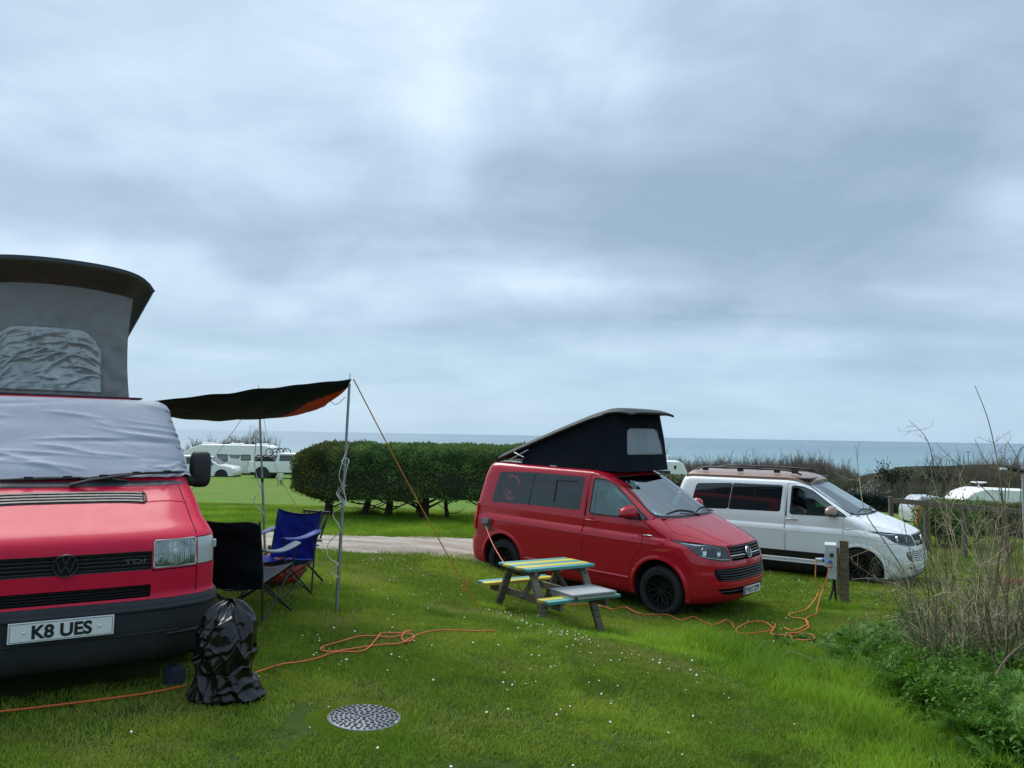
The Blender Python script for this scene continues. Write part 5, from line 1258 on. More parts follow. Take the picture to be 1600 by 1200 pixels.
# black rubbish bag
BIN = mat('black_polythene', (.003, .003, .0045), .22, spec=.5, var=.2, vscale=9, bump=.55, bscale=11)
CRB = Creases(12, 85, 1.2, .7, .10, .45, .015, .05, .024)
def pbag(u, v):
    th = u * 2 * math.pi; c_, s_ = math.cos(th), math.sin(th)
    hz_ = v; rad = np.interp(v, [0, .04, .12, .3, .5, .7, .85, .93, .97, 1.0], [.17, .20, .19, .18, .19, .18, .145, .10, .07, .03])
    skirt = max(0, .22 - v) / .22; rx_ = rad * (1 + .55 * skirt * max(0, c_) + .15 * skirt * max(0, -c_))
    fold = .022 * (1 - abs(N3(c_ * 1.5 + v * 1.9, s_ * 1.5, v * 1.7)) * 4) + .009 * (1 - abs(N3(c_ * 3.1 - v, s_ * 3.1 + v * 2, v * 2.6)) * 4) + .005 * N3(c_ * 7, s_ * 7, v * 9)
    fold += .008 * skirt * math.sin(th * 7 + 2 * N3(c_ * 3, s_ * 3, 1))
    k = min(1, v * 9 + .35); fold = fold * .55 + CRB(u, v)
    return ((rx_ + fold * k) * c_ + .03 * v, (rad * .92 + fold * k) * s_, max(.004, .575 * hz_ + .03 * N3(c_ * 3, s_ * 3, v * 6) * k * (1 if v > .03 else 0) + .012 * skirt * N3(c_ * 9, s_ * 9, 3)))
bb = Vector((-1.71, 4.74, 0)); bb.z = gz(bb.x, bb.y) + .005
bo_ = MB().grid(pbag, 190, 110).build('rubbish_bag', BIN, smooth=180); bo_.location = bb; bo_.scale = (.90, 1, 1)
tag(bo_, 'crumpled shiny black rubbish bag standing at the corner of the old red van', 'rubbish bag')
ch = at(272, 1062, 4.95); chp = thing('levelling_block', 'dark blue block on the grass under the old red van', 'block', (ch.x, ch.y, gz(ch.x, ch.y)), (0, 0, -.5))
MB().box((0, 0, .055), (.08, .11, .11)).build('block_body', mat('dark_blue_plastic', (.012, .026, .045), .6), chp, bevel=.008); MB().box((0, -.01, .115), (.07, .07, .02)).build('block_lip', mat('dark_blue_plastic', (.02, .045, .08)), chp, bevel=.006)

# cables lying on the grass
def cable(pts, r, m_, lab, nm='orange_cable', lift=.028):
    P_ = [on(x, y, lift) if not isinstance(x, Vector) else x for x, y in pts]; return cd(nm, P_, r, m_, lab, 'cable', 7, 8)
cable([(776, 985), (740, 986), (695, 984.5), (665, 988), (648, 994), (625, 1005), (600, 1007), (575, 1010), (548, 1014), (520, 1018), (502, 1016), (505, 1010), (530, 1003), (560, 994.5), (590, 994), (612, 996), (635, 990), (646, 993), (645, 999), (634, 1003), (628, 996), (634, 986), (642, 986)], .006, ORANGE, 'orange cable looped on the lawn left of the guy rope')
cable([(642, 986), (625, 989), (598, 989), (590, 996), (576, 1012), (562, 1018), (532, 1018.5), (515, 1021), (500, 1027), (470, 1034), (440, 1038), (405, 1049), (385, 1056)], .006, ORANGE, 'orange cable running from the lawn loop to the black bag')
cable([(292, 1071), (230, 1083), (150, 1094), (60, 1105), (-20, 1114)], .006, ORANGE, 'orange cable lying in the shade under the old red van')

# manhole cover
mh = on(569, 1122); NRM = gnormal(mh.x, mh.y)
cvm = mat('grey_cover_plastic', (.165, .185, .21), .45, var=.2, vscale=12, dirt=((.10, .10, .07), -1, 1, .35)); DKS = mat('black_stud', (.018, .02, .025), .5)
mt = thing('drain_cover', 'round grey studded drain cover set in the lawn', 'drain cover', mh + Vector((0, 0, .006))); mt.rotation_euler = NRM.to_track_quat('Z', 'Y').to_euler()
MB().lathe([(0, .004), (.192, .004), (.200, .0), (.200, -.05)], 48).build('cover_plate', cvm, mt, smooth=40)
MB().lathe([(.202, .001), (.206, .002), (.209, 0), (.209, -.05)], 48).build('cover_rim', cvm, mt, smooth=40)
st = None; cnt = 0
for ring_, (rr, nn) in enumerate([(.022, 4), (.05, 9), (.078, 14), (.106, 19), (.134, 24), (.162, 29), (.186, 33)]):
    for k in range(nn):
        a = 2 * math.pi * k / nn + ring_ * .3
        if st is None: st = MB().box((0, 0, .0065), (.020, .0085, .006)).build('stud', DKS, mt, bevel=0); o = st
        else: o = st.copy(); COL.objects.link(o)
        o.location = (rr * math.cos(a), rr * math.sin(a), 0); o.rotation_euler = (0, 0, a + (0 if k % 2 else math.pi / 2))

# ------------------------------------------------------------------ picnic table
def wood(name, col, gs=1.0, paint=None):
    if name in MATS: return MATS[name]
    M = bpy.data.materials.new(name); MATS[name] = M; M.use_nodes = True; t = NT(M.node_tree); b = t.n['Principled BSDF']; O = t.node('ShaderNodeTexCoord').outputs['Object']
    gr = t.noise(t.vmath('MULTIPLY', O, (6 * gs, 60 * gs, 60 * gs)), 1.0, 5, .7, .4); bl = t.noise(O, 5, 5, .65)
    c = t.mix(t.smooth(gr, .3, .7), tuple(k * .55 for k in col), tuple(min(1, k * 1.3) for k in col)); c = t.mix(t.math('MULTIPLY', t.smooth(bl, .45, .75), .5), c, (.055, .06, .04))
    if paint:
        wear = t.math('MULTIPLY', t.smooth(t.noise(O, 16, 6, .75), .56, .70), t.smooth(gr, .3, .6)); c = t.mix(wear, paint, c)
        c = t.mix(t.math('MULTIPLY', t.smooth(t.noise(O, 3, 5, .6), .4, .75), .25), c, (.13, .14, .10))
    t.put(b.inputs['Base Color'], c); b.inputs['Roughness'].default_value = .55 if paint else .85
    bn = t.node('ShaderNodeBump'); bn.inputs['Strength'].default_value = .5; bn.inputs['Distance'].default_value = .004
    t.l.new(gr, bn.inputs['Height']); t.l.new(bn.outputs[0], b.inputs['Normal']); return M
TIMB = wood('weathered_timber', (.16, .135, .095)); YELW = wood('yellow_painted_plank', (.2, .16, .1), paint=(.56, .45, .035)); TEAL = wood('teal_painted_plank', (.2, .16, .1), paint=(.055, .27, .26))
pk = thing('picnic_table', 'small picnic table with planks painted yellow and teal, on the grass by the red van', 'picnic table')
S_ = 1.05
place_pose(pk, .467, 9.645, -2.316 + EYE, .575, .011, -.011)
def plank(y, z, w_, m_, L=1.0, nm='plank', x0=0, seed=0):
    b = MB().box((x0, y, z), (L * S_, w_ * S_, .034 * S_)).build(nm, m_, pk, bevel=.006, smooth=40); return b
tw = .062 * 2 / 1.0
for k in range(5): plank((-.248 + .124 * k) * S_, .683 * S_, .117, TEAL if k % 2 == 0 else YELW, L=1.0 if k not in (0, 4) else .97)
# benches sit far out on the bearers
for sg in (-1, 1):
    plank(sg * .585 * S_ - .0, .405 * S_, .105, YELW if True else TEAL, nm='bench_plank', L=1.02)
    plank(sg * .698 * S_, .405 * S_, .105, TEAL, nm='bench_plank', L=1.0)
for x in (-.36, .36):
    xx = x * S_
    MB().box((xx, 0, .635 * S_), (.042, .60 * S_, .065)).build('top_bearer', TIMB, pk, bevel=.004)
    MB().box((xx + (.048 if x < 0 else -.048), 0, .345 * S_), (.044, 1.46 * S_, .085)).build('bench_bearer', TIMB, pk, bevel=.004)
    for sg in (-1, 1): MB().beam((xx, sg * .22 * S_, .66 * S_), (xx, sg * .60 * S_, -.06), .042, .095, (1, 0, 0)).build('leg', TIMB, pk, bevel=.004)
for sg in (-1, 1): MB().beam((sg * .34 * S_, 0, .33 * S_), (sg * .08 * S_, 0, .65 * S_), .042, .075, (0, 1, 0)).build('brace', TIMB, pk, bevel=.003)
MB().box((0, 0, .655 * S_), (.04, .56 * S_, .03)).build('middle_batten', TIMB, pk)
# folded aluminium table on the near bench
ft = thing('folded_table', 'flat grey folded aluminium table lying on the near bench', 'folding table')
ALU = mat('brushed_aluminium', (.42, .44, .45), .38, metal=.5, var=.1, vscale=12); TOPG = mat('grey_table_top', (.33, .35, .36), .5, var=.08)
ft.matrix_world = pk.matrix_world @ Matrix.Translation((.10, -.60, .455)) @ Matrix.Rotation(R(-2), 4, 'Z')
for k, z in enumerate((0, .034)):
    MB().box((0, 0, z), (.60, .46, .008)).build('table_leaf', TOPG, ft, bevel=.002)
    for sg in (-1, 1): MB().box((0, sg * .232, z), (.62, .014, .026)).build('edge_rail', ALU, ft, bevel=.003); MB().box((sg * .304, 0, z), (.014, .45, .026)).build('edge_rail', ALU, ft, bevel=.003)
for k in range(5):
    for z in (0, .034): MB().lathe([(0, .002), (.005, .0015), (.006, 0)], 8, (-.24 + .12 * k, -.2395, z), 'y').build('rivet', DKF, ft)
MB().lathe([(0, -.012), (.016, -.012), (.02, 0)], 10, (-.27, -.238, .0), 'y').build('catch', DKF, ft)
# cable from van flap to table, cable under it towards the post
fl = redvan.matrix_world @ Vector((-3.37, -1.0, .90))
cd('orange_cable', [fl, at(768, 846, fl.y - .6), at(780, 868, fl.y - 1.4), at(792, 886, fl.y - 2.2), at(803, 901, 10.9), on(818, 925, .03), on(850, 938, .03), on(895, 945, .03), on(925, 944, .04), on(944, 948, .03), on(959, 952, .03), on(977, 949, .05), on(1000, 959, .03), on(1022, 960.5, .03), on(1037, 960, .03), on(1047, 961.5, .03), on(1063, 969, .02), on(1083, 963.5, .05), on(1095, 969.5, .03), on(1112, 976, .02), on(1123, 974, .05), on(1134, 969, .08), on(1143, 973, .05), on(1147, 981, .02)], .008, PINKR if False else ORANGE, 'orange cable from the red van flap passing under the picnic table', 'cable', 7, 8)
# ------------------------------------------------------------------ hook-up post
pb = on(1320, 948); post = thing('hookup_post', 'square wooden post with grey electric hook-up boxes on the grass before the white van', 'hook-up post', pb, (0, 0, R(-24)))
D0 = pb.y; sc0 = D0 / F
MB().box((0, 0, .47), (.125, .115, 1.02)).build('post', wood('post_timber', (.15, .115, .07)), post, bevel=.006)
MB().box((-.085, .0, .52), (.035, .14, .70)).build('side_board', wood('side_timber', (.19, .12, .07)), post, bevel=.004)
GRYP = mat('pale_grey_plastic', (.50, .54, .54), .4, var=.06, dirt=((.22, .24, .20), -1, 1, .3))
bx = MB(); bx.prism([(-.115, .58), (.045, .58), (.045, .925), (.0, .945), (-.115, .915)], -.27, -.104, 'yz'); b1 = bx.build('socket_box', GRYP, post, bevel=.01)
MB().prism([(-.075, .40), (.045, .40), (.045, .545), (-.075, .545)], -.23, -.104, 'yz').build('lower_box', GRYP, post, bevel=.006)
MB().box((-.185, -.117, .735), (.10, .008, .22)).build('door_panel', GRYP, post, bevel=.003)
BLU3 = mat('socket_blue', (.03, .14, .42), .4)
for (x, z, m_) in ((-.17, .77, DKF), (-.19, .665, BLU3)): MB().lathe([(.0, -.05), (.026, -.048), (.03, -.04), (.03, 0)], 14, (x, -.117, z), 'y').build('socket', m_, post, smooth=40)
MB().lathe([(.0, -.13), (.02, -.13), (.026, -.06), (.03, 0)], 12, (-.27, -.04, .675), 'x').build('plug', GRYP, post, smooth=40); MB().lathe([(.03, -.04), (.033, -.02), (.033, 0)], 12, (-.27, -.04, .675), 'x').build('socket', BLU3, post, smooth=40)
MB().tube(curve_pts([(-.15, -.05, .41), (-.16, -.04, .25), (-.24, -.08, -.02)], 4), .016, 7).build('conduit', BLACKPL, post, smooth=60); MB().tube(curve_pts([(-.14, -.02, .41), (-.13, 0, .2), (-.11, -.03, -.02)], 4), .018, 7).build('conduit', BLACKPL, post, smooth=60)
bpy.context.view_layer.update()
s1 = post.matrix_world @ Vector((-.19, -.17, .645)); s2 = post.matrix_world @ Vector((-.39, -.04, .665))
cd('orange_cable', [s1, at(1291, 905, s1.y - .05), at(1283, 927, s1.y - .1), on(1277, 950, .10), on(1275, 959, .04), on(1264, 963, .03), on(1259, 970, .04), on(1263, 980, .05), on(1250, 987, .03), on(1234, 992, .03), on(1250, 1000, .03), on(1272, 998, .05), on(1266, 991, .04), on(1240, 989, .05), on(1222, 992, .03), on(1205, 990, .03), on(1208, 982, .04), on(1195, 972, .06), on(1178, 971, .05), on(1163, 975, .05), on(1150, 984, .03), on(1160, 990, .02), on(1186, 988, .02), on(1207, 984, .03), on(1212, 975, .04)], .008, ORANGE, 'orange cable from the grey box coiled on the grass by the post', 'cable', 7, 8)
cd('orange_cable', [s2, at(1274, 903, s2.y - .05), at(1279, 915, s2.y - .05), at(1277, 930, s2.y - .1), on(1262, 950, .04), on(1245, 957, .03), on(1232, 960, .03), on(1240, 965, .03), on(1256, 967, .04), on(1262, 975, .03), on(1240, 985, .03), on(1225, 980, .03)], .008, YEL, 'second pale orange cable from the plug on the left of the grey box', 'cable', 7, 8)
# ------------------------------------------------------------------ vegetation helpers
def foliage_mat(name, c0, c1, c2, rough=.6, pos_scale=.35, xgrad=None, trans=.0, vary=.25):
    M = bpy.data.materials.new(name); M.use_nodes = True; t = NT(M.node_tree); b = t.n['Principled BSDF']
    g = t.node('ShaderNodeNewGeometry'); at_ = t.node('ShaderNodeAttribute', attribute_name='tint').outputs['Fac']
    big = t.noise(g.outputs['Position'], pos_scale, 4, .6)
    c = t.mix(at_, c0, c1); c = t.mix(t.smooth(big, .42, .66), c, c2 if not xgrad else t.mix(at_, c2, xgrad))
    t.put(b.inputs['Base Color'], c); b.inputs['Roughness'].default_value = rough; b.inputs['Specular IOR Level'].default_value = .18
    if trans:
        tl = t.node('ShaderNodeBsdfTranslucent'); t.put(tl.inputs[0], c); mx = t.node('ShaderNodeMixShader'); mx.inputs[0].default_value = trans
        o = t.n['Material Output']; t.l.new(b.outputs[0], mx.inputs[1]); t.l.new(tl.outputs[0], mx.inputs[2]); t.l.new(mx.outputs[0], o.inputs[0])
    return M
def np_mesh(name, V_, F_, mat_, tint=None, quads=True):
    me = bpy.data.meshes.new(name); V_ = np.asarray(V_, np.float32); F_ = np.asarray(F_, np.int32); k = F_.shape[1]
    me.vertices.add(len(V_)); me.vertices.foreach_set('co', V_.ravel()); me.loops.add(F_.size); me.loops.foreach_set('vertex_index', F_.ravel())
    me.polygons.add(len(F_)); me.polygons.foreach_set('loop_start', np.arange(0, F_.size, k, dtype=np.int32)); me.polygons.foreach_set('loop_total', np.full(len(F_), k, np.int32))
    me.materials.append(mat_); me.update(calc_edges=True); me.validate()
    if tint is not None: a = me.attributes.new('tint', 'FLOAT', 'POINT'); a.data.foreach_set('value', np.asarray(tint, np.float32))
    return me
def blades(n, size, hmin, hmax, w_, lean=.5, seed=0, curl=.5, tip=.12):
    """grass blades: each a bent tapering strip of two quads"""
    r = np.random.default_rng(seed); x = r.uniform(-size / 2, size / 2, n); y = r.uniform(-size / 2, size / 2, n)
    h = r.uniform(hmin, hmax, n) * r.uniform(.6, 1, n); a = r.uniform(0, 2 * np.pi, n); ln = np.abs(r.normal(0, lean, n)); wd = w_ * r.uniform(.6, 1.2, n)
    fa = r.uniform(0, 2 * np.pi, n); wx, wy = np.cos(fa) * wd / 2, np.sin(fa) * wd / 2
    V_ = np.zeros((n, 6, 3)); dx_, dy_ = np.cos(a), np.sin(a)
    for k, (f, wf) in enumerate(((0, 1), (.5, .85), (1, tip))):
        hh = h * f * np.cos(ln * f * .9); off = h * f * np.sin(ln * f * (1 + curl))
        V_[:, 2 * k, 0] = x + dx_ * off - wx * wf; V_[:, 2 * k, 1] = y + dy_ * off - wy * wf; V_[:, 2 * k, 2] = hh - .01 * (f == 0)
        V_[:, 2 * k + 1, 0] = x + dx_ * off + wx * wf; V_[:, 2 * k + 1, 1] = y + dy_ * off + wy * wf; V_[:, 2 * k + 1, 2] = hh - .01 * (f == 0)
    b0 = np.arange(n)[:, None] * 6; F_ = np.concatenate([b0 + np.array([0, 1, 3, 2]), b0 + np.array([2, 3, 5, 4])])
    tint = np.repeat(r.uniform(0, 1, n), 6); return V_.reshape(-1, 3), F_, tint
def scatter(name, pts, protos, kind_idx, rots, scales, smooth=False):
    """points that carry the clumps of one uncountable stuff"""
    col = bpy.data.collections.new(name + '_clumps')
    for i, pm in enumerate(protos):
        o = bpy.data.objects.new('%s_clump_%02d' % (name, i), pm); col.objects.link(o)
    me = bpy.data.meshes.new(name); me.vertices.add(len(pts)); me.vertices.foreach_set('co', np.asarray(pts, np.float32).ravel())
    for nm, ty, dat, key in (('rot', 'FLOAT_VECTOR', rots, 'vector'), ('scl', 'FLOAT', scales, 'value'), ('idx', 'INT', kind_idx, 'value')):
        a = me.attributes.new(nm, ty, 'POINT'); a.data.foreach_set(key, np.asarray(dat, np.int32 if ty == 'INT' else np.float32).ravel())
    ob = link(name, me); g = bpy.data.node_groups.new(name, 'GeometryNodeTree')
    g.interface.new_socket('Geometry', in_out='INPUT', socket_type='NodeSocketGeometry'); g.interface.new_socket('Geometry', in_out='OUTPUT', socket_type='NodeSocketGeometry')
    N = g.nodes; L = g.links; gi, go = N.new('NodeGroupInput'), N.new('NodeGroupOutput'); ip = N.new('GeometryNodeInstanceOnPoints'); ci = N.new('GeometryNodeCollectionInfo')
    ci.inputs['Collection'].default_value = col; ci.inputs['Separate Children'].default_value = True; ci.inputs['Reset Children'].default_value = True
    L.new(gi.outputs[0], ip.inputs['Points']); L.new(ci.outputs[0], ip.inputs['Instance']); ip.inputs['Pick Instance'].default_value = True
    def attr(nm, ty): a = N.new('GeometryNodeInputNamedAttribute'); a.data_type = ty; a.inputs[0].default_value = nm; return a.outputs[0]
    L.new(attr('idx', 'INT'), ip.inputs['Instance Index'])
    er = N.new('FunctionNodeEulerToRotation'); L.new(attr('rot', 'FLOAT_VECTOR'), er.inputs[0]); L.new(er.outputs[0], ip.inputs['Rotation'])
    L.new(attr('scl', 'FLOAT'), ip.inputs['Scale']); L.new(ip.outputs[0], go.inputs[0])
    md = ob.modifiers.new('scatter', 'NODES'); md.node_group = g
    return ob

# ------------------------------------------------------------------ grass
GRASS_M = foliage_mat('grass_blade', (.080, .160, .012), (.245, .360, .034), (.23, .32, .028), rough=.6, pos_scale=.55, xgrad=(.38, .48, .06), trans=.4)
_t = NT(GRASS_M.node_tree)      # dry and worn patches, brighter lush strip along the bank
g_ = _t.node('ShaderNodeNewGeometry').outputs['Position']; b_ = _t.n['Principled BSDF']; src = b_.inputs['Base Color'].links[0].from_socket; LK = [x.to_socket for x in b_.id_data.links if x.from_socket == src]
tint_ = _t.node('ShaderNodeAttribute', attribute_name='tint').outputs['Fac']
dry = _t.math('MULTIPLY', _t.smooth(_t.noise(g_, .8, 5, .65), .50, .66), _t.smooth(tint_, .15, .6))
c_ = _t.mix(_t.math('MULTIPLY', dry, .75), src, (.36, .34, .11))
md_ = _t.smooth(_t.noise(_t.vmath('ADD', g_, (4, 9, 1)), 1.6, 4, .6), .56, .72); c_ = _t.mix(_t.math('MULTIPLY', md_, .55), c_, (.035, .085, .010))
for l in LK: _t.l.new(c_, l)
LUSH_M = foliage_mat('lush_grass_blade', (.072, .170, .012), (.21, .365, .030), (.22, .35, .03), rough=.55, pos_scale=.7, xgrad=(.33, .53, .04), trans=.45)
protos = []
for s in range(5): protos.append(np_mesh('lawn_clump', *blades(1300, .5, .016, .046, .0052, .9, 10 + s)[:2], GRASS_M, blades(1300, .5, .016, .046, .0052, .9, 10 + s)[2]))        # 0-4 mown
for s in range(3): b = blades(900, .5, .03, .085, .0048, .6, 30 + s); protos.append(np_mesh('rough_clump', b[0], b[1], LUSH_M, b[2]))              # 5-7 longer
for s in range(3): b = blades(420, .42, .08, .24, .0062, .45, 50 + s, .7); protos.append(np_mesh('tuft_clump', b[0], b[1], LUSH_M, b[2]))          # 8-10 tall
def inside(poly, x, y):
    c = False; n = len(poly)
    for i in range(n):
        x1, y1 = poly[i]; x2, y2 = poly[(i + 1) % n]
        if (y1 > y) != (y2 > y) and x < (x2 - x1) * (y - y1) / (y2 - y1) + x1: c = not c
    return c
def ovl(wx, wy):  v = OV.inverted() @ Vector((wx, wy, 0)); return v.x, v.y
rinv = redvan.matrix_world.inverted()
pts, idx, rot, scl = [], [], [], []
rg = random.Random(5)
def longness(x, y):
    """how long the grass stands: the bank crest on the right, the verge under the hedge, round posts"""
    v = 0
    d = (y - (8.9 - .95 * (x - .2))); 
    if x > .3: v = max(v, min(1, (x - .3) / 1.8) * max(0, 1 - abs(d - .2) / 1.5))
    if x > 1.6 and y < 8: v = max(v, min(1, (x - 1.6) / .9))
    if 16.2 + .25 * (x + 3) < y < 22 and x < 1: v = max(v, .45)
    return v + .25 * N3(x * .9, y * .9, 5)
BARE_SPOTS = []
def add_pt(x, y, k, s):
    n_ = gnormal(x, y); q = n_.to_track_quat('Z', 'Y').to_matrix() @ Matrix.Rotation(rg.random() * 6.28, 3, 'Z')
    pts.append((x, y, gz(x, y))); idx.append(k); rot.append(tuple(q.to_euler())); scl.append(s)
y = 2.7
while y < 24:
    st_ = .30 if y < 7 else (.36 if y < 12 else .52); sc_ = 1.0 if y < 7 else (1.2 if y < 12 else 1.7)
    xl, xr = -.72 * y - .4, .72 * y + .4; x = xl
    while x < xr:
        px, py = x + rg.uniform(-.12, .12), y + rg.uniform(-.12, .12); x += st_
        td = float(track_dist(np.array([px]), np.array([py]))[0])
        if td < 1.62 + .35 * N3(px * 1.2, py * 1.2, 8) : continue
        if (px - mh.x) ** 2 + (py - mh.y) ** 2 < .40 ** 2: continue
        if any((px - q.x) ** 2 + (py - q.y) ** 2 < r_ for q, r_ in BARE_SPOTS): continue
        lx_, ly_ = ovl(px, py)
        L_ = longness(px, py)
        if -4 < lx_ < .7 and abs(ly_) < .75: continue
        v_ = rinv @ Vector((px, py, 0))
        if -3.6 < v_.x < .4 and abs(v_.y) < .6: continue
        if L_ > .62 and px > .8: add_pt(px, py, rg.randint(8, 10), sc_ * rg.uniform(.6, 1.1) * (.8 if y > 9 else 1)); add_pt(px, py, rg.randint(5, 7), sc_)
        elif L_ > .28: add_pt(px, py, rg.randint(5, 7), sc_ * rg.uniform(.8, 1.15))
        else: add_pt(px, py, rg.randint(0, 4), sc_ * rg.uniform(.85, 1.15)); 
        if L_ < .28 and rg.random() < .05: add_pt(px, py, rg.randint(5, 7), sc_ * .55)
    y += st_
# small ring of grass creeping over the drain cover edge, taller tuft by the crest
for k in range(44):
    a = k / 44 * 6.283; rr = .36
    # half-size clumps tucked against the rim
    add_pt(mh.x + (.235 + .04 * rg.random()) * math.cos(a), mh.y + (.235 + .04 * rg.random()) * math.sin(a), rg.randint(0, 4), .26)
for (px_, py_, s_) in ((1115, 1022, 1.5), (1100, 1018, 1.2), (1130, 1026, 1.1), (1210, 1060, 1.0), (952, 990, .6), (850, 980, .6), (1320, 952, .6), (1300, 950, .7), (768, 952, .5), (630, 812, 1.4), (575, 806, 1.3), (730, 818, 1.4)):
    p = on(px_, py_)
    for q in range(3): add_pt(p.x + rg.uniform(-.1, .1), p.y + rg.uniform(-.1, .1), rg.randint(8, 10), s_)
grass = scatter('grass', pts, protos, idx, rot, scl); tag(grass, kind='stuff')
# daisies
dm = MB(); yel = MB()
dpts = []
for cl_ in range(64):
    cx_, cy_ = rg.uniform(-2.2, 7.5), rg.uniform(4.6, 14)
    for q in range(rg.randint(3, 16)): dpts.append((cx_ + rg.gauss(0, .35), cy_ + rg.gauss(0, .5)))
for q in range(170): yv = rg.uniform(3.4, 13); dpts.append((rg.uniform(-.5 * yv, .66 * yv), yv))
for q in range(150): p = on(rg.uniform(1180, 1300), rg.uniform(895, 930)); dpts.append((p.x, p.y))
for q in range(70): p = on(770 + rg.gauss(0, 1) * 12 + q * 2.2, 955 + q * .75 + rg.gauss(0, 4)); dpts.append((p.x, p.y))
for x, y in dpts:
    if float(track_dist(np.array([x]), np.array([y]))[0]) < 1.9: continue
    lx_, ly_ = ovl(x, y)
    if -4 < lx_ < 1 and abs(ly_) < .95: continue
    v_ = rinv @ Vector((x, y, 0))
    if -3.7 < v_.x < .9 and abs(v_.y) < .9: continue
    r_ = rg.uniform(.0045, .0085); z = gz(x, y) + rg.uniform(.022, .045); n_ = Vector((rg.uniform(-.5, .5), rg.uniform(-.7, .3), 1)).normalized(); a = n_.orthogonal().normalized(); b = n_.cross(a); c0 = Vector((x, y, z))
    dm.add([c0 + (a * math.cos(k * 1.0472) + b * math.sin(k * 1.0472)) * r_ for k in range(6)], [(0, 1, 2, 3, 4, 5)], 0)
    dm.add([c0 + n_ * .0015 + (a * math.cos(k * 1.57) + b * math.sin(k * 1.57)) * r_ * .36 for k in range(4)], [(0, 1, 2, 3)], 1)
tag(dm.build('daisies', [mat('daisy_petal', (.78, .78, .76), .7), mat('daisy_centre', (.6, .42, .04), .7)], recalc=False), kind='stuff')

# ------------------------------------------------------------------ leafy bank plants on the right
LEAFM = foliage_mat('cow_parsley_leaf', (.036, .112, .010), (.095, .215, .020), (.085, .18, .018), rough=.5, pos_scale=.9, xgrad=(.10, .22, .03), trans=.35)
def fern(seed):
    r = random.Random(seed); V_, F_, T_ = [], [], []
    def leaf(o, d, n_, l, w_, tn):
        s_ = d.cross(n_).normalized(); i = len(V_)
        V_.extend([o, o + d * l * .35 + s_ * w_ / 2, o + d * l + n_ * -.15 * l, o + d * l * .35 - s_ * w_ / 2]); F_.append((i, i + 1, i + 2, i + 3)); T_.extend([tn] * 4)
    for k in range(11):
        a = r.uniform(0, 6.28); el = r.uniform(.35, 1.25); L = r.uniform(.16, .34); d = Vector((math.cos(a) * math.cos(el), math.sin(a) * math.cos(el), math.sin(el))); tn = r.random()
        p = Vector((r.uniform(-.05, .05), r.uniform(-.05, .05), 0)); steps = 9
        for s_ in range(steps):
            f = s_ / steps; d = (d + Vector((0, 0, -.11))).normalized(); p2 = p + d * L / steps
            n_ = d.cross(Vector((-d.y, d.x, 0))).normalized(); n_ = n_ if n_.z > 0 else -n_
            i = len(V_); sd_ = d.cross(n_) * .002; V_.extend([p - sd_, p + sd_, p2 + sd_, p2 - sd_]); F_.append((i, i + 1, i + 2, i + 3)); T_.extend([tn * .5] * 4)
            if s_ > 1:
                for sg in (-1, 1):
                    sl = L * .42 * (1 - f) + .02; dd = (d * .55 + d.cross(n_) * sg + Vector((0, 0, r.uniform(-.2, .1)))).normalized()
                    m_ = 4
                    for q in range(m_):
                        o = p2 + dd * sl * q / m_
                        for s2 in (-1, 1): leaf(o, (dd * .6 + dd.cross(n_) * s2 * .8 + n_ * r.uniform(-.2, .35)).normalized(), n_, sl * .34 + .006, .011 + sl * .08, min(1, max(0, tn + r.uniform(-.25, .25))))
                    leaf(p2 + dd * sl, dd, n_, sl * .3, .012, tn)
            p = p2
    return np_mesh('parsley_clump', [tuple(v) for v in V_], F_, LEAFM, T_)
def nettle(seed):
    r = random.Random(seed); V_, F_, T_ = [], [], []
    for k in range(6):
        p = Vector((r.uniform(-.09, .09), r.uniform(-.09, .09), 0)); d = Vector((r.uniform(-.3, .3), r.uniform(-.3, .3), 1)).normalized(); h = r.uniform(.18, .36); n = int(h / .035); a0 = r.uniform(0, 6.28)
        for s_ in range(n):
            p2 = p + d * h / n; i = len(V_); V_.extend([p + Vector((-.0025, 0, 0)), p + Vector((.0025, 0, 0)), p2 + Vector((.0025, 0, 0)), p2 + Vector((-.0025, 0, 0))]); F_.append((i, i + 1, i + 2, i + 3)); T_.extend([.2] * 4); p = p2
            for sg in (0, 1):
                a = a0 + s_ * 1.571 + sg * math.pi; dd = Vector((math.cos(a), math.sin(a), r.uniform(-.5, .25))).normalized(); l = r.uniform(.035, .062) * (1.15 - .5 * s_ / n); w_ = l * .55; sd_ = dd.cross(Vector((0, 0, 1))).normalized(); i = len(V_); tn = r.random()
                V_.extend([p, p + dd * l * .4 + sd_ * w_ / 2, p + dd * l + Vector((0, 0, -.012)), p + dd * l * .4 - sd_ * w_ / 2]); F_.append((i, i + 1, i + 2, i + 3)); T_.extend([tn] * 4)
    return np_mesh('nettle_clump', [tuple(v) for v in V_], F_, LEAFM, T_)
fp = [fern(k) for k in range(5)] + [nettle(k) for k in range(4)]
pts, idx, rot, scl = [], [], [], []
zone = [(1330, 1010), (1420, 985), (1620, 1000), (1640, 1215), (1560, 1215), (1500, 1150), (1440, 1130), (1380, 1080), (1345, 1060), (1320, 1035)]
zw = [tuple(on(*p)[:2]) for p in zone]
n_tr = 0
while len(pts) < 520 and n_tr < 20000:
    n_tr += 1
    px_, py_ = rg.uniform(1310, 1640), rg.uniform(985, 1215)
    if not inside(zone, px_, py_): continue
    p = on(px_, py_)
    if rg.random() > (4.2 / p.y) ** -2 * .35: continue
    pts.append((p.x, p.y, gz(p.x, p.y) - .01)); idx.append(rg.choice([0, 1, 2, 3, 4, 0, 1, 2, 3, 4, 5, 6, 7, 8])); rot.append((rg.uniform(-.2, .2), rg.uniform(-.2, .2), rg.random() * 6.28)); scl.append(rg.uniform(.6, 1.25))
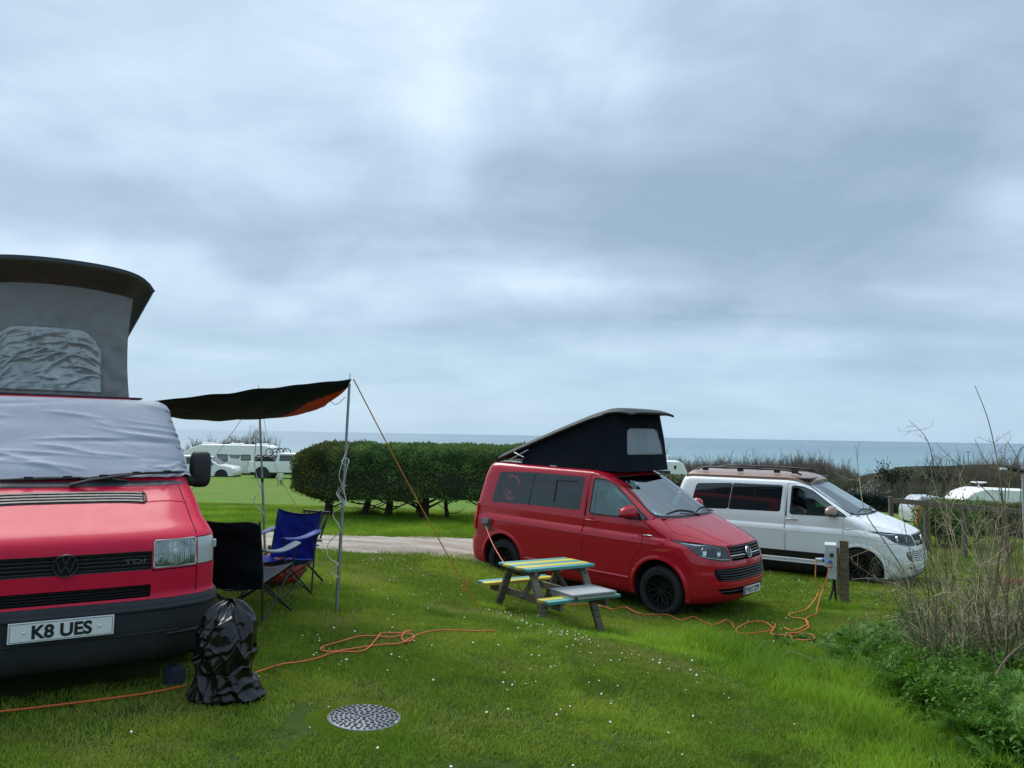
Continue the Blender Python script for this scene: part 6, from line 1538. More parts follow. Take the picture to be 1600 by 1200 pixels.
for q in range(60):
    p = on(rg.uniform(1180, 1340), rg.uniform(1000, 1060)); pts.append((p.x, p.y, gz(p.x, p.y))); idx.append(rg.randint(0, 4)); rot.append((0, 0, rg.random() * 6)); scl.append(rg.uniform(.25, .5))
for q in range(50):    # low rosettes of broad leaves in the lawn
    yv = rg.uniform(3.6, 8); pts.append((rg.uniform(-.3 * yv, .45 * yv), yv, 0)); pts[-1] = (pts[-1][0], yv, gz(pts[-1][0], yv)); idx.append(rg.randint(5, 8)); rot.append((0, 0, rg.random() * 6)); scl.append(rg.uniform(.16, .26))
tag(scatter('leafy_undergrowth', pts, fp, idx, rot, scl), kind='stuff')

# ------------------------------------------------------------------ clipped yew hedge on bare trunks
HEDGE_M = foliage_mat('yew_needles', (.060, .135, .036), (.19, .32, .085), (.15, .25, .062), rough=.6, pos_scale=.28, xgrad=(.12, .17, .04), trans=.15)
_t = NT(HEDGE_M.node_tree)     # the plant at the near left end is a yellower seedling
g_ = _t.node('ShaderNodeNewGeometry').outputs['Position']; xx_ = _t.node('ShaderNodeSeparateXYZ', i_Vector=g_).outputs[0]
b_ = _t.n['Principled BSDF']; src = b_.inputs['Base Color'].links[0].from_socket; LK = [x.to_socket for x in b_.id_data.links if x.from_socket == src]
fx = _t.smooth(_t.math('ADD', xx_, _t.math('MULTIPLY', _t.noise(g_, 1.2, 3, .5), 1.6)), -2.6, -4.2)
tint_ = _t.node('ShaderNodeAttribute', attribute_name='tint').outputs['Fac']
c_ = _t.mix(_t.math('MULTIPLY', fx, .8), src, _t.mix(tint_, (.035, .045, .010), (.13, .125, .022)))
for l in LK: _t.l.new(c_, l)
BARK = wood('dark_bark', (.045, .035, .028))
H0, H1 = Vector((-5.05, 19.9, 0)), Vector((3.6, 22.2, 0))
hd = thing('clipped_hedge', 'long dark clipped hedge with rounded ends standing on bare trunks behind the track', 'hedge', H0)
HLn = (H1 - H0).length; HD = (H1 - H0).normalized(); HN = Vector((-HD.y, HD.x, 0))
def hedge_pt(s, th, jit=0):
    """s along 0..1, th around (0 = front bottom .. 1 = back bottom)"""
    x = -.55 + (HLn + .9) * s; e0 = min(1, max(0, (x + .55) / 1.25)); e1 = min(1, max(0, (HLn + .35 - x) / 1.25))
    k = (1 - (1 - e0) ** 2.2) ** .5 * (1 - (1 - e1) ** 2.2) ** .5
    a = -math.pi * .12 + (math.pi * 1.24) * th; ca, sa = math.cos(a), math.sin(a)
    wy = 1.15 * math.copysign(abs(ca) ** .62, ca) * (.25 + .75 * k)
    zc = .50; wz = (.92 if sa > 0 else .96) * math.copysign(abs(sa) ** .66, sa) * (.45 + .55 * k)
    bl = 1 + .05 * N3(x * .9, a * 1.3, 3) + .03 * N3(x * 2.6, a * 3, 7)
    P_ = HD * x - HN * wy * bl + Vector((0, 0, zc - .13 + (wz + (.06 * N3(x * 1.1, 2, 2) if sa > 0 else .16 * N3(x * 1.6, 4, 2))) * bl))
    return P_
core = MB(); core.grid(lambda u, v: hedge_pt(u, v) * 1.0, 90, 30)
ZB = -.14
core.v = [(a * .99, b, c + 0) for a, b, c in core.v]
# thick inner body kept just under the leaves
cvs = []
for (a, b, c) in core.v:
    p = Vector((a, b, c)); ax = HD * p.dot(HD); off = p - ax; off.z -= .4; cvs.append(ax + off * .93 + Vector((0, 0, .4)))
core.v = [tuple(v) for v in cvs]
hz0 = 0
core.build('shade_core', mat('hedge_shadow', (.022, .034, .016), .9), hd, smooth=180)  # solid shell, its dark colour stands for shade between the leaves
r = np.random.default_rng(3); V_, F_, T_ = [], [], []
NLEAF = 40000; ss = r.random(NLEAF); tt = r.random(NLEAF) 
for s_, t_ in zip(ss, tt):
    if t_ > .72 and r.random() < .6: continue
    p = hedge_pt(s_, t_); e = 2e-3; du = hedge_pt(min(s_ + e, 1), t_) - hedge_pt(max(s_ - e, 0), t_); dv = hedge_pt(s_, t_ + e) - hedge_pt(s_, t_ - e); n_ = du.cross(dv)
    if n_.length < 1e-9: continue
    n_.normalize(); ctr = HD * p.dot(HD) + Vector((0, 0, .5)); 
    if n_.dot(p - ctr) < 0: n_ = -n_
    tn = r.random(); clump = N3(p.x * 3, p.y * 3, p.z * 3)
    p = p + n_ * (clump * .05 + r.normal() * .02 - .02)
    for q in range(2):
        d = (n_ * .8 + Vector(r.normal(size=3)) * .55 + Vector((0, 0, .25))).normalized(); l = r.uniform(.035, .085) * (1.7 if r.random() < .02 else 1); sd_ = d.cross(Vector(r.normal(size=3))).normalized() * r.uniform(.010, .018)
        i = len(V_); V_ += [p - sd_ * .6, p + sd_ * .6, p + d * l * .6 + sd_, p + d * l, ]; V_[-2] = p + d * l * .55 + sd_; V_.append(p + d * l * .55 - sd_); F_.append((i, i + 2, i + 3, i + 4)); 
        F_[-1] = (i, i + 2, i + 3, i + 4); T_ += [min(1, max(0, tn * .7 + clump * 1.2 + .1))] * 5
me = np_mesh('foliage', [tuple(v) for v in V_], F_, HEDGE_M, T_); fo = link('foliage', me, hd)
def trunk(base_x, base_off, top, rad, nb, seed):
    rr = random.Random(seed); m_ = MB(); b = HD * base_x + HN * base_off; b.z = gz(H0.x + b.x, H0.y + b.y) - H0.z - .05
    pts_ = [b, b + Vector((rr.uniform(-.04, .04), 0, .22)), b + Vector((rr.uniform(-.07, .07), 0, .5)), b + Vector((rr.uniform(-.1, .1), 0, .95))]
    m_.tube(curve_pts(pts_, 4), [rad * (1.25 - .035 * k) for k in range(13)], 8); m_.build('trunk', BARK, hd, smooth=60)
    for q in range(nb):
        bm_ = MB(); o = pts_[1].lerp(pts_[2], rr.random()); sgx = rr.choice([-1, 1]); e_ = o + HD * sgx * rr.uniform(.3, .8) + HN * rr.uniform(-.5, .2) + Vector((0, 0, rr.uniform(.15, .5)))
        bm_.tube(curve_pts([o, o.lerp(e_, .5) + Vector((0, 0, rr.uniform(-.12, .02))), e_], 4), [rad * .28 * (1 - .08 * k) for k in range(9)], 5); bm_.build('branch', BARK, hd, smooth=60)
for k, (px_, rad, nb) in enumerate(((490, .10, 2), (545, .08, 4), (575, .09, 4), (628, .16, 5), (665, .05, 4), (729, .07, 5), (760, .06, 3))):
    p = on(px_, 810 if px_ > 520 else 800); bx_ = (Vector((p.x, p.y, 0)) - H0); 
    along = (px_ - 490) / (729 - 490) * 4.25 + .35; trunk(along, -.2, 1, rad, nb, k)
for k in range(5): trunk(5.4 + k * .75, .1, 1, .08, 3, 40 + k)

# ------------------------------------------------------------------ bare winter bushes and trees
TWIG = mat('bare_twigs', (.15, .122, .095), .9, var=.35, vscale=.6); TWIG_G = mat('budding_twigs', (.12, .12, .07), .9, var=.35, vscale=.6); TWIG_D = mat('dark_twigs', (.042, .034, .028), .9, var=.3)
IVY = foliage_mat('ivy_leaf', (.012, .026, .010), (.028, .045, .016), (.022, .036, .014), rough=.5, pos_scale=.5); BLOS = foliage_mat('blackthorn_blossom', (.16, .16, .13), (.34, .34, .30), (.12, .12, .09), pos_scale=.8)
def bare(seed, w_=1.0, h_=1.0, stems=9, levels=3, kids=5, thick=.022, spread=.55, n=3):
    r_ = random.Random(seed); m_ = MB(); tips = []
    def br(p, d, L, rad, lev):
        k = 4; pts_ = [p]; dd = d
        for q in range(k): dd = (dd + Vector((r_.gauss(0, .12), r_.gauss(0, .12), .07))).normalized(); pts_.append(pts_[-1] + dd * L / k)
        m_.tube(pts_, [rad * (1 - .17 * q) for q in range(k + 1)], n, cap=False)
        if lev == 0: tips.append(pts_[-1]); return
        for q in range(kids):
            f = r_.uniform(.3, 1.0); i = min(int(f * k), k - 1); o = pts_[i].lerp(pts_[i + 1], f * k - i)
            a = r_.uniform(0, 6.28); ax = dd.orthogonal().normalized(); ax = Quaternion(dd, a) @ ax
            nd = (dd * r_.uniform(.6, 1) + ax * r_.uniform(.35, .8)).normalized(); br(o, nd, L * r_.uniform(.45, .72), rad * .52, lev - 1)
    for s_ in range(stems):
        a = r_.uniform(0, 6.28); rr = r_.uniform(0, .35) * w_; sp = r_.uniform(0, spread)
        br(Vector((math.cos(a) * rr, math.sin(a) * rr, 0)), Vector((math.cos(a) * sp, math.sin(a) * sp, 1)).normalized(), r_.uniform(.42, .62) * h_, thick, levels)
    zs = sorted(v[2] for v in m_.v); k = h_ / zs[int(len(zs) * .965)]; kx = k ** .6
    m_.v = [(a * kx, b * kx, c * k) for a, b, c in m_.v]; tips = [Vector((p.x * kx, p.y * kx, p.z * k)) for p in tips]
    return m_, tips
def leaves_on(tips, n_each, size, mat_, name, spread=.12, seed=0):
    r_ = np.random.default_rng(seed); V_, F_, T_ = [], [], []
    for t_ in tips:
        for q in range(n_each):
            p = Vector(t_) + Vector(r_.normal(size=3)) * spread; d = Vector(r_.normal(size=3)).normalized(); s_ = d.orthogonal().normalized() * size * .5; i = len(V_)
            V_ += [tuple(p - d * size * .5), tuple(p + s_), tuple(p + d * size * .5), tuple(p - s_)]; F_.append((i, i + 1, i + 2, i + 3)); T_ += [float(r_.random())] * 4
    return np_mesh(name, V_, F_, mat_, T_)
def bush_proto(kind, seed):
    """unit bush, 1 m high, returned as list of (name, mesh)"""
    if kind == 'bare': m_, tips = bare(seed, 1, 1, 12, 3, 5, .022, .75); return [('crown', m_.mesh('crown', TWIG, recalc=False))]
    if kind == 'green': m_, tips = bare(seed, 1, 1, 12, 3, 4, .022, .8); return [('branches', m_.mesh('branches', TWIG_G, recalc=False)), ('crown', leaves_on(tips[::3], 2, .030, IVY, 'crown', .05, seed))]
    if kind == 'ivy': m_, tips = bare(seed, .6, 1, 5, 3, 4, .02, .5); return [('branches', m_.mesh('branches', TWIG_D, recalc=False)), ('crown', leaves_on([v for v in m_.v[::14] if v[2] < .62], 6, .05, IVY, 'crown', .05, seed))]
    if kind == 'blossom': m_, tips = bare(seed, 1, .9, 10, 3, 4, .012, .8); return [('branches', m_.mesh('branches', TWIG_D, recalc=False)), ('crown', leaves_on(tips[::2], 2, .035, BLOS, 'crown', .03, seed))]
    if kind == 'dark': m_, tips = bare(seed, 1, 1, 10, 2, 6, .014, .8); return [('branches', m_.mesh('branches', TWIG_D, recalc=False)), ('crown', leaves_on(m_.v[::6], 3, .06, IVY, 'crown', .05, seed))]
    if kind == 'shrubby': m_, tips = bare(seed, 1, .9, 9, 2, 5, .012, .9); return [('branches', m_.mesh('branches', TWIG_D, recalc=False)), ('crown', leaves_on(m_.v[::4], 3, .055, LEAFM, 'crown', .05, seed))]
BP = {k: [bush_proto(k, 100 + i * 7 + hash_) for i in range(n_)] for hash_, (k, n_) in enumerate((('bare', 3), ('green', 2), ('ivy', 2), ('blossom', 1), ('dark', 2), ('shrubby', 2)))}
def bush(kind, px, ytop, d, width, label, group=None, nm='bush', cat='bush', i=None, xs=1.0):
    p = at(px, ytop, d); z0 = gz(p.x, p.y) - .2; h = p.z - z0
    t = thing(nm, label, cat, (p.x, p.y, z0), (0, 0, rg.uniform(0, 6.28)), group)
    w_ = width * d / F / 1.25; t.scale = (w_, w_, h * .98)
    for (n2, me_) in (BP[kind][i] if i is not None else rg.choice(BP[kind])): link(n2, me_, t)
    return t
# belt of bushes right of the vans
BARE_L = 'bare brown winter bush in the belt behind the vans'
gB = 'bare bushes in the belt between field and sea'
for k in range(48):
    px = 1078 + k * 5.7 + rg.uniform(-4, 4); yt = np.interp(px, [1040, 1085, 1130, 1180, 1230, 1270, 1300, 1340], [706, 726, 720, 721, 718, 718, 727, 742]) + rg.uniform(-2, 6)
    bush('bare', px, yt, rg.uniform(88, 104), 44, BARE_L, gB)
for k in range(16):
    px = 1060 + k * 17 + rg.uniform(-5, 5); bush('green', px, np.interp(px, [1040, 1330], [738, 742]) + rg.uniform(-4, 5), rg.uniform(70, 80), 46, 'greenish budding bush low in the belt behind the vans', 'budding bushes low in the belt')
for k in range(5): bush('bare', 1030 + k * 13, 712 + k * 3.2 + rg.uniform(-2, 2), 95, 38, 'bare bush just right of the black canvas tent', 'bare bushes right of the black tent')
for k in range(11):
    px = 1325 + k * 12; bush('green' if k % 2 else 'bare', px, 746 + rg.uniform(-4, 8), rg.uniform(74, 84), 44, 'scrubby bush below the sea horizon right of the white van', 'scrubby bushes right of the white van')
bush('blossom', 1350, 752, 62, 52, 'pale blossoming bush just above the bonnet of the white van')
bush('dark', 1405, 735, 80, 46, 'dark evergreen bush between the blossoming bush and the tall bare trees')
bush('ivy', 1458, 709, 70, 62, 'tall bare tree with ivy on its stem, left of its twin', nm='tree', cat='tree', i=0)
bush('ivy', 1492, 713, 72, 50, 'tall bare tree with ivy on its stem, right of its twin', nm='tree', cat='tree', i=1)
for k in range(22):
    px = 1430 + k * 9 + rg.uniform(-4, 4); bush('bare', px, (744 if px < 1520 else 722) + rg.uniform(-5, 9), rg.uniform(60, 82), 46, 'bare brown bush under the headland on the right', 'bare bushes under the headland')
for k in range(9): bush('green', 1440 + k * 20, 760 + rg.uniform(-3, 5), 58, 44, 'low tangled bush in front of the tall bare trees', 'low bushes before the bare trees')
# bushes behind the motorhome, small tree
for k, (px, yt, w_) in enumerate(((292, 702, 26), (305, 694, 30), (322, 691, 34), (338, 695, 30), (352, 689, 30), (366, 684, 34), (381, 687, 34), (396, 694, 28))): bush('bare', px, yt, 66 + (k % 3), w_ * 1.3, 'rounded bare bush showing above the long white motorhome', 'bare bushes above the motorhome')
bush('ivy', 402, 668, 68, 44, 'thin bare tree standing behind the white motorhome', nm='tree', cat='tree', i=0); bpy.data.objects[[o.name for o in COL.objects if o.name.startswith('tree')][-1]]
bush('bare', 418, 684, 69, 30, 'small bare bush between the thin tree and the hedge'); bush('bare', 446, 715, 70, 22, 'low bare bush beside the left end of the hedge')

# dark clipped hedge far right, leafy bush, low green hedge
def box_hedge(label, p0, p1, z0, z1, dp, mat_, nleaf, leaf=.05, nm='field_hedge', group=None):
    t = thing(nm, label, 'hedge', p0, group=group); L = (p1 - p0).length; d = (p1 - p0).normalized(); n_ = Vector((-d.y, d.x, 0))
    c = MB(); c.grid(lambda u, v: d * L * u + n_ * (dp / 2 * .9 * math.copysign(abs(math.cos(math.pi * (v * 1.1 - .05))) ** .5, -math.cos(math.pi * (v * 1.1 - .05)))) + Vector((0, 0, z0 + (z1 - z0) * .96 * max(0, math.sin(math.pi * min(max(v, .0), 1))) ** .4 + .05 * N3(u * L, v * 3, 2))), int(L * 3) + 4, 12)
    c.build('shade_core', mat('hedge_shadow', (.012, .018, .010)), t, smooth=180)  # shell under the leaves, hedge shade painted as a dark colour
    r_ = np.random.default_rng(int(L * 100)); V_, F_, T_ = [], [], []
    for q in range(nleaf):
        a = r_.random() * math.pi; ca, sa = math.cos(a), math.sin(a); p = d * L * r_.random() + n_ * (-dp / 2 * math.copysign(abs(ca) ** .5, ca)) + Vector((0, 0, z0 + (z1 - z0) * abs(sa) ** .4 + r_.normal() * .03)); dd = (Vector(r_.normal(size=3)) + Vector((0, 0, .4))).normalized(); s_ = dd.orthogonal().normalized() * leaf * .4; i = len(V_)
        V_ += [tuple(p - dd * leaf * .3), tuple(p + s_), tuple(p + dd * leaf), tuple(p - s_)]; F_.append((i, i + 1, i + 2, i + 3)); T_ += [float(r_.random())] * 4
    link('foliage', np_mesh('foliage', V_, F_, mat_, T_), t); return t
a, b = at(1335, 800, 52), at(1452, 800, 50); a.z = gz(a.x, a.y); b.z = gz(b.x, b.y)
za = at(1340, 771, 52).z - a.z; box_hedge('dark clipped hedge on the far side of the field behind the rail fence', a, b, -.1, za, 1.2, foliage_mat('laurel_dark', (.006, .018, .014), (.014, .034, .024), (.010, .026, .020), pos_scale=.3), 5000, .12)
a, b = at(1040, 762, 30), at(1110, 775, 27); a.z = gz(a.x, a.y); b.z = gz(b.x, b.y)
GREENH = foliage_mat('field_hedge_leaf', (.018, .036, .010), (.055, .075, .018), (.09, .095, .025), pos_scale=.8)
box_hedge('olive green hedge seen between the black tent and the white van', a + Vector((-3, 2.5, 0)), b, -.1, at(1060, 745, 29).z - a.z, 1.4, GREENH, 7000, .07)
a, b = at(1545, 815, 24), at(1660, 815, 23); a.z = gz(a.x, a.y); b.z = gz(b.x, b.y)
YG = foliage_mat('spring_hedge_leaf', (.035, .062, .010), (.10, .14, .022), (.07, .10, .02), pos_scale=.6, xgrad=(.16, .19, .04))
a0, b0 = at(1455, 815, 25), at(1680, 815, 23); a0.z = gz(a0.x, a0.y); b0.z = gz(b0.x, b0.y)
box_hedge('low yellow green hedge running behind the rail fence', a0, b0, -.1, at(1500, 781, 25).z - a0.z, .9, YG, 9000, .06)
bush('shrubby', 1464, 777, 21, 78, 'leafy dark green bush beside the orange barrel', i=0)
bush('shrubby', 1494, 780, 21, 66, 'leafy green bush right of the one by the barrel', i=1)
# rail fence
FW = wood('fence_timber', (.13, .11, .08)); fa, fb = at(1392, 802, 20.5), at(1640, 812, 17.5)
for p in (fa, fb): p.z = gz(p.x, p.y)
fe = thing('rail_fence', 'low brown timber rail fence behind the white van, one long top rail on posts', 'fence', fa)
hp_ = at(1392, 776, 20.5).z - fa.z; FD = (fb - fa); nP = 5
for k in range(nP):
    p = FD * (k / (nP - 1)); p.z = gz(fa.x + p.x, fa.y + p.y) - fa.z; MB().box((p.x, p.y, p.z + hp_ / 2 - .1), (.10, .10, hp_ + .22)).build('post', FW, fe, bevel=.01)
for k in range(nP - 1):
    p, q = FD * (k / (nP - 1)), FD * ((k + 1) / (nP - 1)); p.z = gz(fa.x + p.x, fa.y + p.y) - fa.z; q.z = gz(fa.x + q.x, fa.y + q.y) - fa.z
    MB().beam(p + Vector((0, -.09, hp_ - .09)), q + Vector((0, -.09, hp_ - .09)), .045, .13).build('rail', FW, fe, bevel=.008)
bl_ = at(1437, 807, 26); bl_.z = gz(bl_.x, bl_.y); hh = at(1437, 793, 26).z - bl_.z
bar = thing('barrel', 'small orange barrel on the grass by the leafy bush', 'barrel', bl_); OB = mat('orange_plastic', (.62, .17, .045), .5)
MB().lathe([(0, 0), (.12, 0), (.14, .03), (.13, hh * .48), (.145, hh * .5), (.13, hh * .55), (.14, hh * .93), (.11, hh), (0, hh)], 18).build('drum', OB, bar, smooth=40); MB().lathe([(0, hh + .04), (.05, hh + .04), (.05, hh - .01)], 12).build('cap', OB, bar, smooth=40)
pr = at(1441, 806, 27); pr.z = gz(pr.x, pr.y); mk = thing('marker_post', 'thin red marker post just behind the orange barrel', 'post', pr)
MB().box((0, 0, (at(1441, 783, 27).z - pr.z) / 2), (.09, .09, at(1441, 783, 27).z - pr.z)).build('shaft', mat('dull_red', (.30, .07, .05), .7), mk, bevel=.01); MB().box((0, 0, at(1441, 783, 27).z - pr.z + .01), (.11, .11, .03)).build('cap', mat('dull_red', (.3, .07, .05)), mk)

# ------------------------------------------------------------------ distant vehicles and caravans
CW = mat('caravan_white', (.80, .80, .80), .4, var=.05, vscale=1.5, dirt=((.30, .30, .27), .2, 1.2, .3)); DGL = mat('dark_window', (.02, .025, .03), .12, spec=.8); GREYT = mat('grey_decal', (.20, .21, .23), .5)
CARW = mat('car_white', (.80, .80, .80), .3, coat=.6, var=.03)
def shell_body(parent, prof, width, m_, nm='body', tumble=.0, z_t=None, round_=.06):
    """side profile (x,z) given width; narrows above z_t"""
    b = MB(); n = len(prof); secs = [(-1, 0), (-.96, .5), (-.86, 1)]; vs = []
    cx_ = sum(p[0] for p in prof) / n; cz_ = sum(p[1] for p in prof) / n
    lay = []
    for (f, sh) in ((-1, .965), (-.97, .99), (-.90, 1.0), (.90, 1.0), (.97, .99), (1, .965)):
        L_ = []
        for x, z in prof:
            tw_ = 1 - (tumble * max(0, (z - z_t)) if z_t is not None else 0)
            L_.append((cx_ + (x - cx_) * sh, f * width / 2 * tw_, cz_ + (z - cz_) * sh))
        lay.append(L_)
    for L_ in lay: vs += L_
    fs = [tuple(range(n - 1, -1, -1)), tuple(range(5 * n, 6 * n))] + [(a * n + i, a * n + (i + 1) % n, (a + 1) * n + (i + 1) % n, (a + 1) * n + i) for a in range(5) for i in range(n)]
    return b.add(vs, fs).build(nm, m_, parent, smooth=28)
def side_panel(parent, poly, y, m_, nm, tumble=0, z_t=0, width=1.8, off=.012):
    b = MB(); vs = []
    for dd in (0, .02):
        for x, z in poly: vs.append((x, math.copysign((width / 2) * (1 - tumble * max(0, z - z_t)) + off - dd, y), z))
    n = len(poly); return b.add(vs, [tuple(range(n)), tuple(range(2 * n - 1, n - 1, -1))] + [(i, (i + 1) % n, (i + 1) % n + n, i + n) for i in range(n)]).build(nm, m_, parent)
def place_far(t, px, py, d, rz): p = at(px, py, d); t.location = (p.x, p.y, gz(p.x, p.y)); t.rotation_euler = (0, 0, rz); return t
# long motorhome/caravan
mh_ = thing('caravan', 'long white caravan parked behind the white pickup and the white car', 'caravan'); place_far(mh_, 360, 748, 57, R(2)); mh_.location.z = at(360, 750, 57).z
L2 = 3.35
shell_body(mh_, round_poly([(-3.35, .55), (3.45, .55), (3.5, 1.6), (3.15, 2.45), (2.75, 2.62), (-1.9, 2.60), (-2.7, 2.30), (-3.3, 1.85)], .12, 4), 2.2, CW)
for x0, x1, z0, z1 in ((-1.62, -1.15, 1.35, 1.95), (-.65, .10, 1.38, 1.92), (1.05, 1.75, 1.48, 1.92), (2.15, 3.0, 1.35, 1.92)):
    w_ = side_panel(mh_, round_poly([(x0, z0), (x1, z0), (x1, z1), (x0, z1)], .05), -1, DGL, 'window', width=2.2); side_panel(w_, round_poly([(x0 + .08, z0 + .1), (x1 - .08, z0 + .1), (x1 - .08, z1 - .08), (x0 + .08, z1 - .08)], .05), -1, GREYT, 'blind', width=2.2, off=.02)
side_panel(mh_, [(.12, 1.90), (.35, 1.65), (.9, 1.6), (1.05, 1.9)], -1, GREYT, 'decal', width=2.2)
for x in (-1.6, .4, 2.3): MB().box((x, 0, 2.66), (.9, .6, .12)).build('roof_vent', CW, mh_, bevel=.04)
for sg in (-1, 1): wheel(mh_, .9, sg * .95, .33, .33, .2, SILVER, sg, 'five')
MB().box((-.1, -1.0, .48), (6.2, .05, .2)).build('skirt', BLACKPL, mh_)
# white car
cr1 = thing('parked_car', 'white car partly hidden by the black mirror of the old red van', 'car'); place_far(cr1, 318, 749, 51, R(3)); cr1.location.z = at(318, 751, 51).z
cp = round_poly([(-2.3, .35), (2.2, .35), (2.27, .70), (2.1, .95), (1.2, 1.08), (.45, 1.58), (-.2, 1.68), (-1.5, 1.66), (-2.1, 1.25), (-2.3, 1.0)], .12, 3)
shell_body(cr1, cp, 1.85, CARW, tumble=.22, z_t=1.0)
side_panel(cr1, round_poly([(.95, 1.10), (-1.75, 1.16), (-1.45, 1.52), (-.2, 1.58), (.35, 1.50)], .05), -1, DGL, 'side_window', .22, 1.0, 1.85); side_panel(cr1, [(-.05, 1.1), (.03, 1.1), (.03, 1.6), (-.05, 1.6)], -1, CARW, 'door_pillar', .22, 1.0, 1.85, off=.02)
ws_ = MB().add([(1.16, -.72, 1.10), (1.16, .72, 1.10), (.46, .62, 1.55), (.46, -.62, 1.55)], [(0, 1, 2, 3)]); ws_.v = [(x + .03, y, z + .02) for x, y, z in ws_.v]; ws_.build('windscreen', DGL, cr1)
MB().box((.72, -.98, 1.14), (.14, .16, .12)).build('door_mirror', BLACKPL, cr1, bevel=.03); MB().box((0, 0, .33), (4.3, 1.75, .22)).build('skirt', BLACKPL, cr1)
MB().box((2.12, -.70, .82), (.22, .36, .12)).build('headlamp', LENSM, cr1, bevel=.03)
for x in (1.42, -1.42):
    for sg in (-1, 1):
        wheel(cr1, x, sg * .80, .36, .36, .22, SILVER, sg, 'five'); MB().lathe([(0, 0), (.43, 0), (.43, sg * .02), (0, sg * .02)], 24, (x, sg * .915, .38), 'y').build('wheel_arch', BLACKPL, cr1)
# white pickup with load bars and bikes
pu = thing('pickup_truck', 'white double cab pickup facing right, just left of the clipped hedge', 'pickup truck'); place_far(pu, 458, 748, 50, R(2)); pu.location.z = at(458, 750, 50).z
shell_body(pu, round_poly([(-2.65, .50), (2.6, .50), (2.65, 1.0), (2.4, 1.18), (1.35, 1.22), (.65, 1.72), (-.75, 1.76), (-.95, 1.20), (-2.65, 1.20)], .07, 3), 1.86, CARW, tumble=.18, z_t=1.2)
for a_, b_, c_, d_ in ((-.68, .12, 1.25, 1.62), (.18, .95, 1.25, 1.62)): side_panel(pu, [(a_, c_), (b_, c_), (b_ - (.35 if b_ > .5 else 0), d_), (a_, d_)], -1, DGL, 'side_window', .18, 1.2, 1.86)
fr_ = MB(); 
for pts_ in ([(-.95, -.8, 1.25), (-1.6, -.8, 1.62), (-2.3, -.8, 1.22)], [(-.95, .8, 1.25), (-1.6, .8, 1.62), (-2.3, .8, 1.22)]): MB().tube(pts_, .045, 6).build('load_bar', BLACKPL, pu, smooth=60)
MB().box((-1.75, 0, 1.36), (1.2, 1.4, .32)).build('load_cover', BLACKPL, pu, bevel=.05)
MB().box((-2.66, -.78, 1.02), (.05, .14, .30)).build('tail_lamp', mat('tail_lens', (.5, .01, .01)), pu); MB().box((0, 0, .48), (5, 1.7, .2)).build('skirt', BLACKPL, pu)
for x in (-1.75, 1.55):
    for sg in (-1, 1): wheel(pu, x, sg * .80, .38, .38, .25, SILVER, sg, 'five'); MB().lathe([(0, 0), (.47, 0), (.47, sg * .02), (0, sg * .02)], 24, (x, sg * .925, .42), 'y').build('wheel_arch', BLACKPL, pu)
for k in range(2):
    bk = thing('bicycle', ('dark bicycle on the roof of the pickup, nearer the tailgate', 'dark bicycle on the roof of the pickup, nearer its bonnet')[k], 'bicycle', pu.location + Vector((-1.15 + .35 * k, -.3 + .3 * k, 1.52)), (0, 0, .2), 'bicycles on the pickup roof')
    for x in (-.33, .33): MB().tube([(x + .24 * math.cos(a * .5236), 0, .25 + .24 * math.sin(a * .5236)) for a in range(12)], .028, 5, closed=True).build('wheel', BLACKPL, bk)
    MB().tube([(-.33, 0, .25), (-.12, 0, .52), (.22, 0, .50), (.33, 0, .25)], .02, 5).build('frame', BLACKPL, bk); MB().tube([(-.33, 0, .25), (0, 0, .24), (.22, 0, .50)], .02, 5).build('frame', BLACKPL, bk); MB().tube([(.22, -.2, .56), (.22, .2, .56)], .02, 5).build('handlebar', BLACKPL, bk)
sp_ = on(438, 757); sg_ = thing('pitch_marker', 'small white pitch marker on a short post in the far field', 'sign', sp_); hS = 15 * sp_.y / F
MB().box((0, 0, hS * .4), (.07, .07, hS * .8)).build('post', TIMB, sg_); MB().box((0, -.05, hS * .82), (.32, .03, .36)).build('plate', mat('sign_white', (.66, .68, .64), .6), sg_, bevel=.01)
for k, px_ in enumerate((434, 441)):
    p = on(px_, 759); MB_ = MB().tube([(0, 0, -.1), (0, 0, .5)], .02, 5).build('thin_stake', TIMB); MB_.location = p; tag(MB_, ('thin stake left of the white pitch marker', 'thin stake right of the white pitch marker')[k], 'stake')
# caravan behind the tent
cv2 = thing('caravan', 'white caravan whose rounded roof shows right of the black tent', 'caravan'); place_far(cv2, 1040, 745, 44, R(-8)); top_ = at(1050, 720, 44).z - cv2.location.z
shell_body(cv2, round_poly([(-2.4, .5), (1.15, .5), (1.28, 1.4), (.85, top_), (-1.9, top_), (-2.4, 1.6)], .25, 5), 2.1, CW)
side_panel(cv2, round_poly([(.4, 1.9), (.52, 1.9), (.52, 2.1), (.4, 2.1)], .02), -1, BLACKPL, 'lamp', width=2.1); side_panel(cv2, round_poly([(-1.5, 1.1), (.2, 1.1), (.2, 1.8), (-1.5, 1.8)], .05), -1, DGL, 'window', width=2.1)
an = MB(); an.tube([(.10, 0, top_ - .05), (.10, 0, top_ + .28)], .03, 6); an.box((.0, 0, top_ + .30), (.55, .05, .05)); an.build('aerial', CW, cv2); MB().box((-.9, 0, top_ + .05), (.7, .6, .14)).build('roof_vent', CW, cv2, bevel=.04)
for sg in (-1, 1): wheel(cv2, -.3, sg * .9, .33, .33, .2, SILVER, sg, 'five')
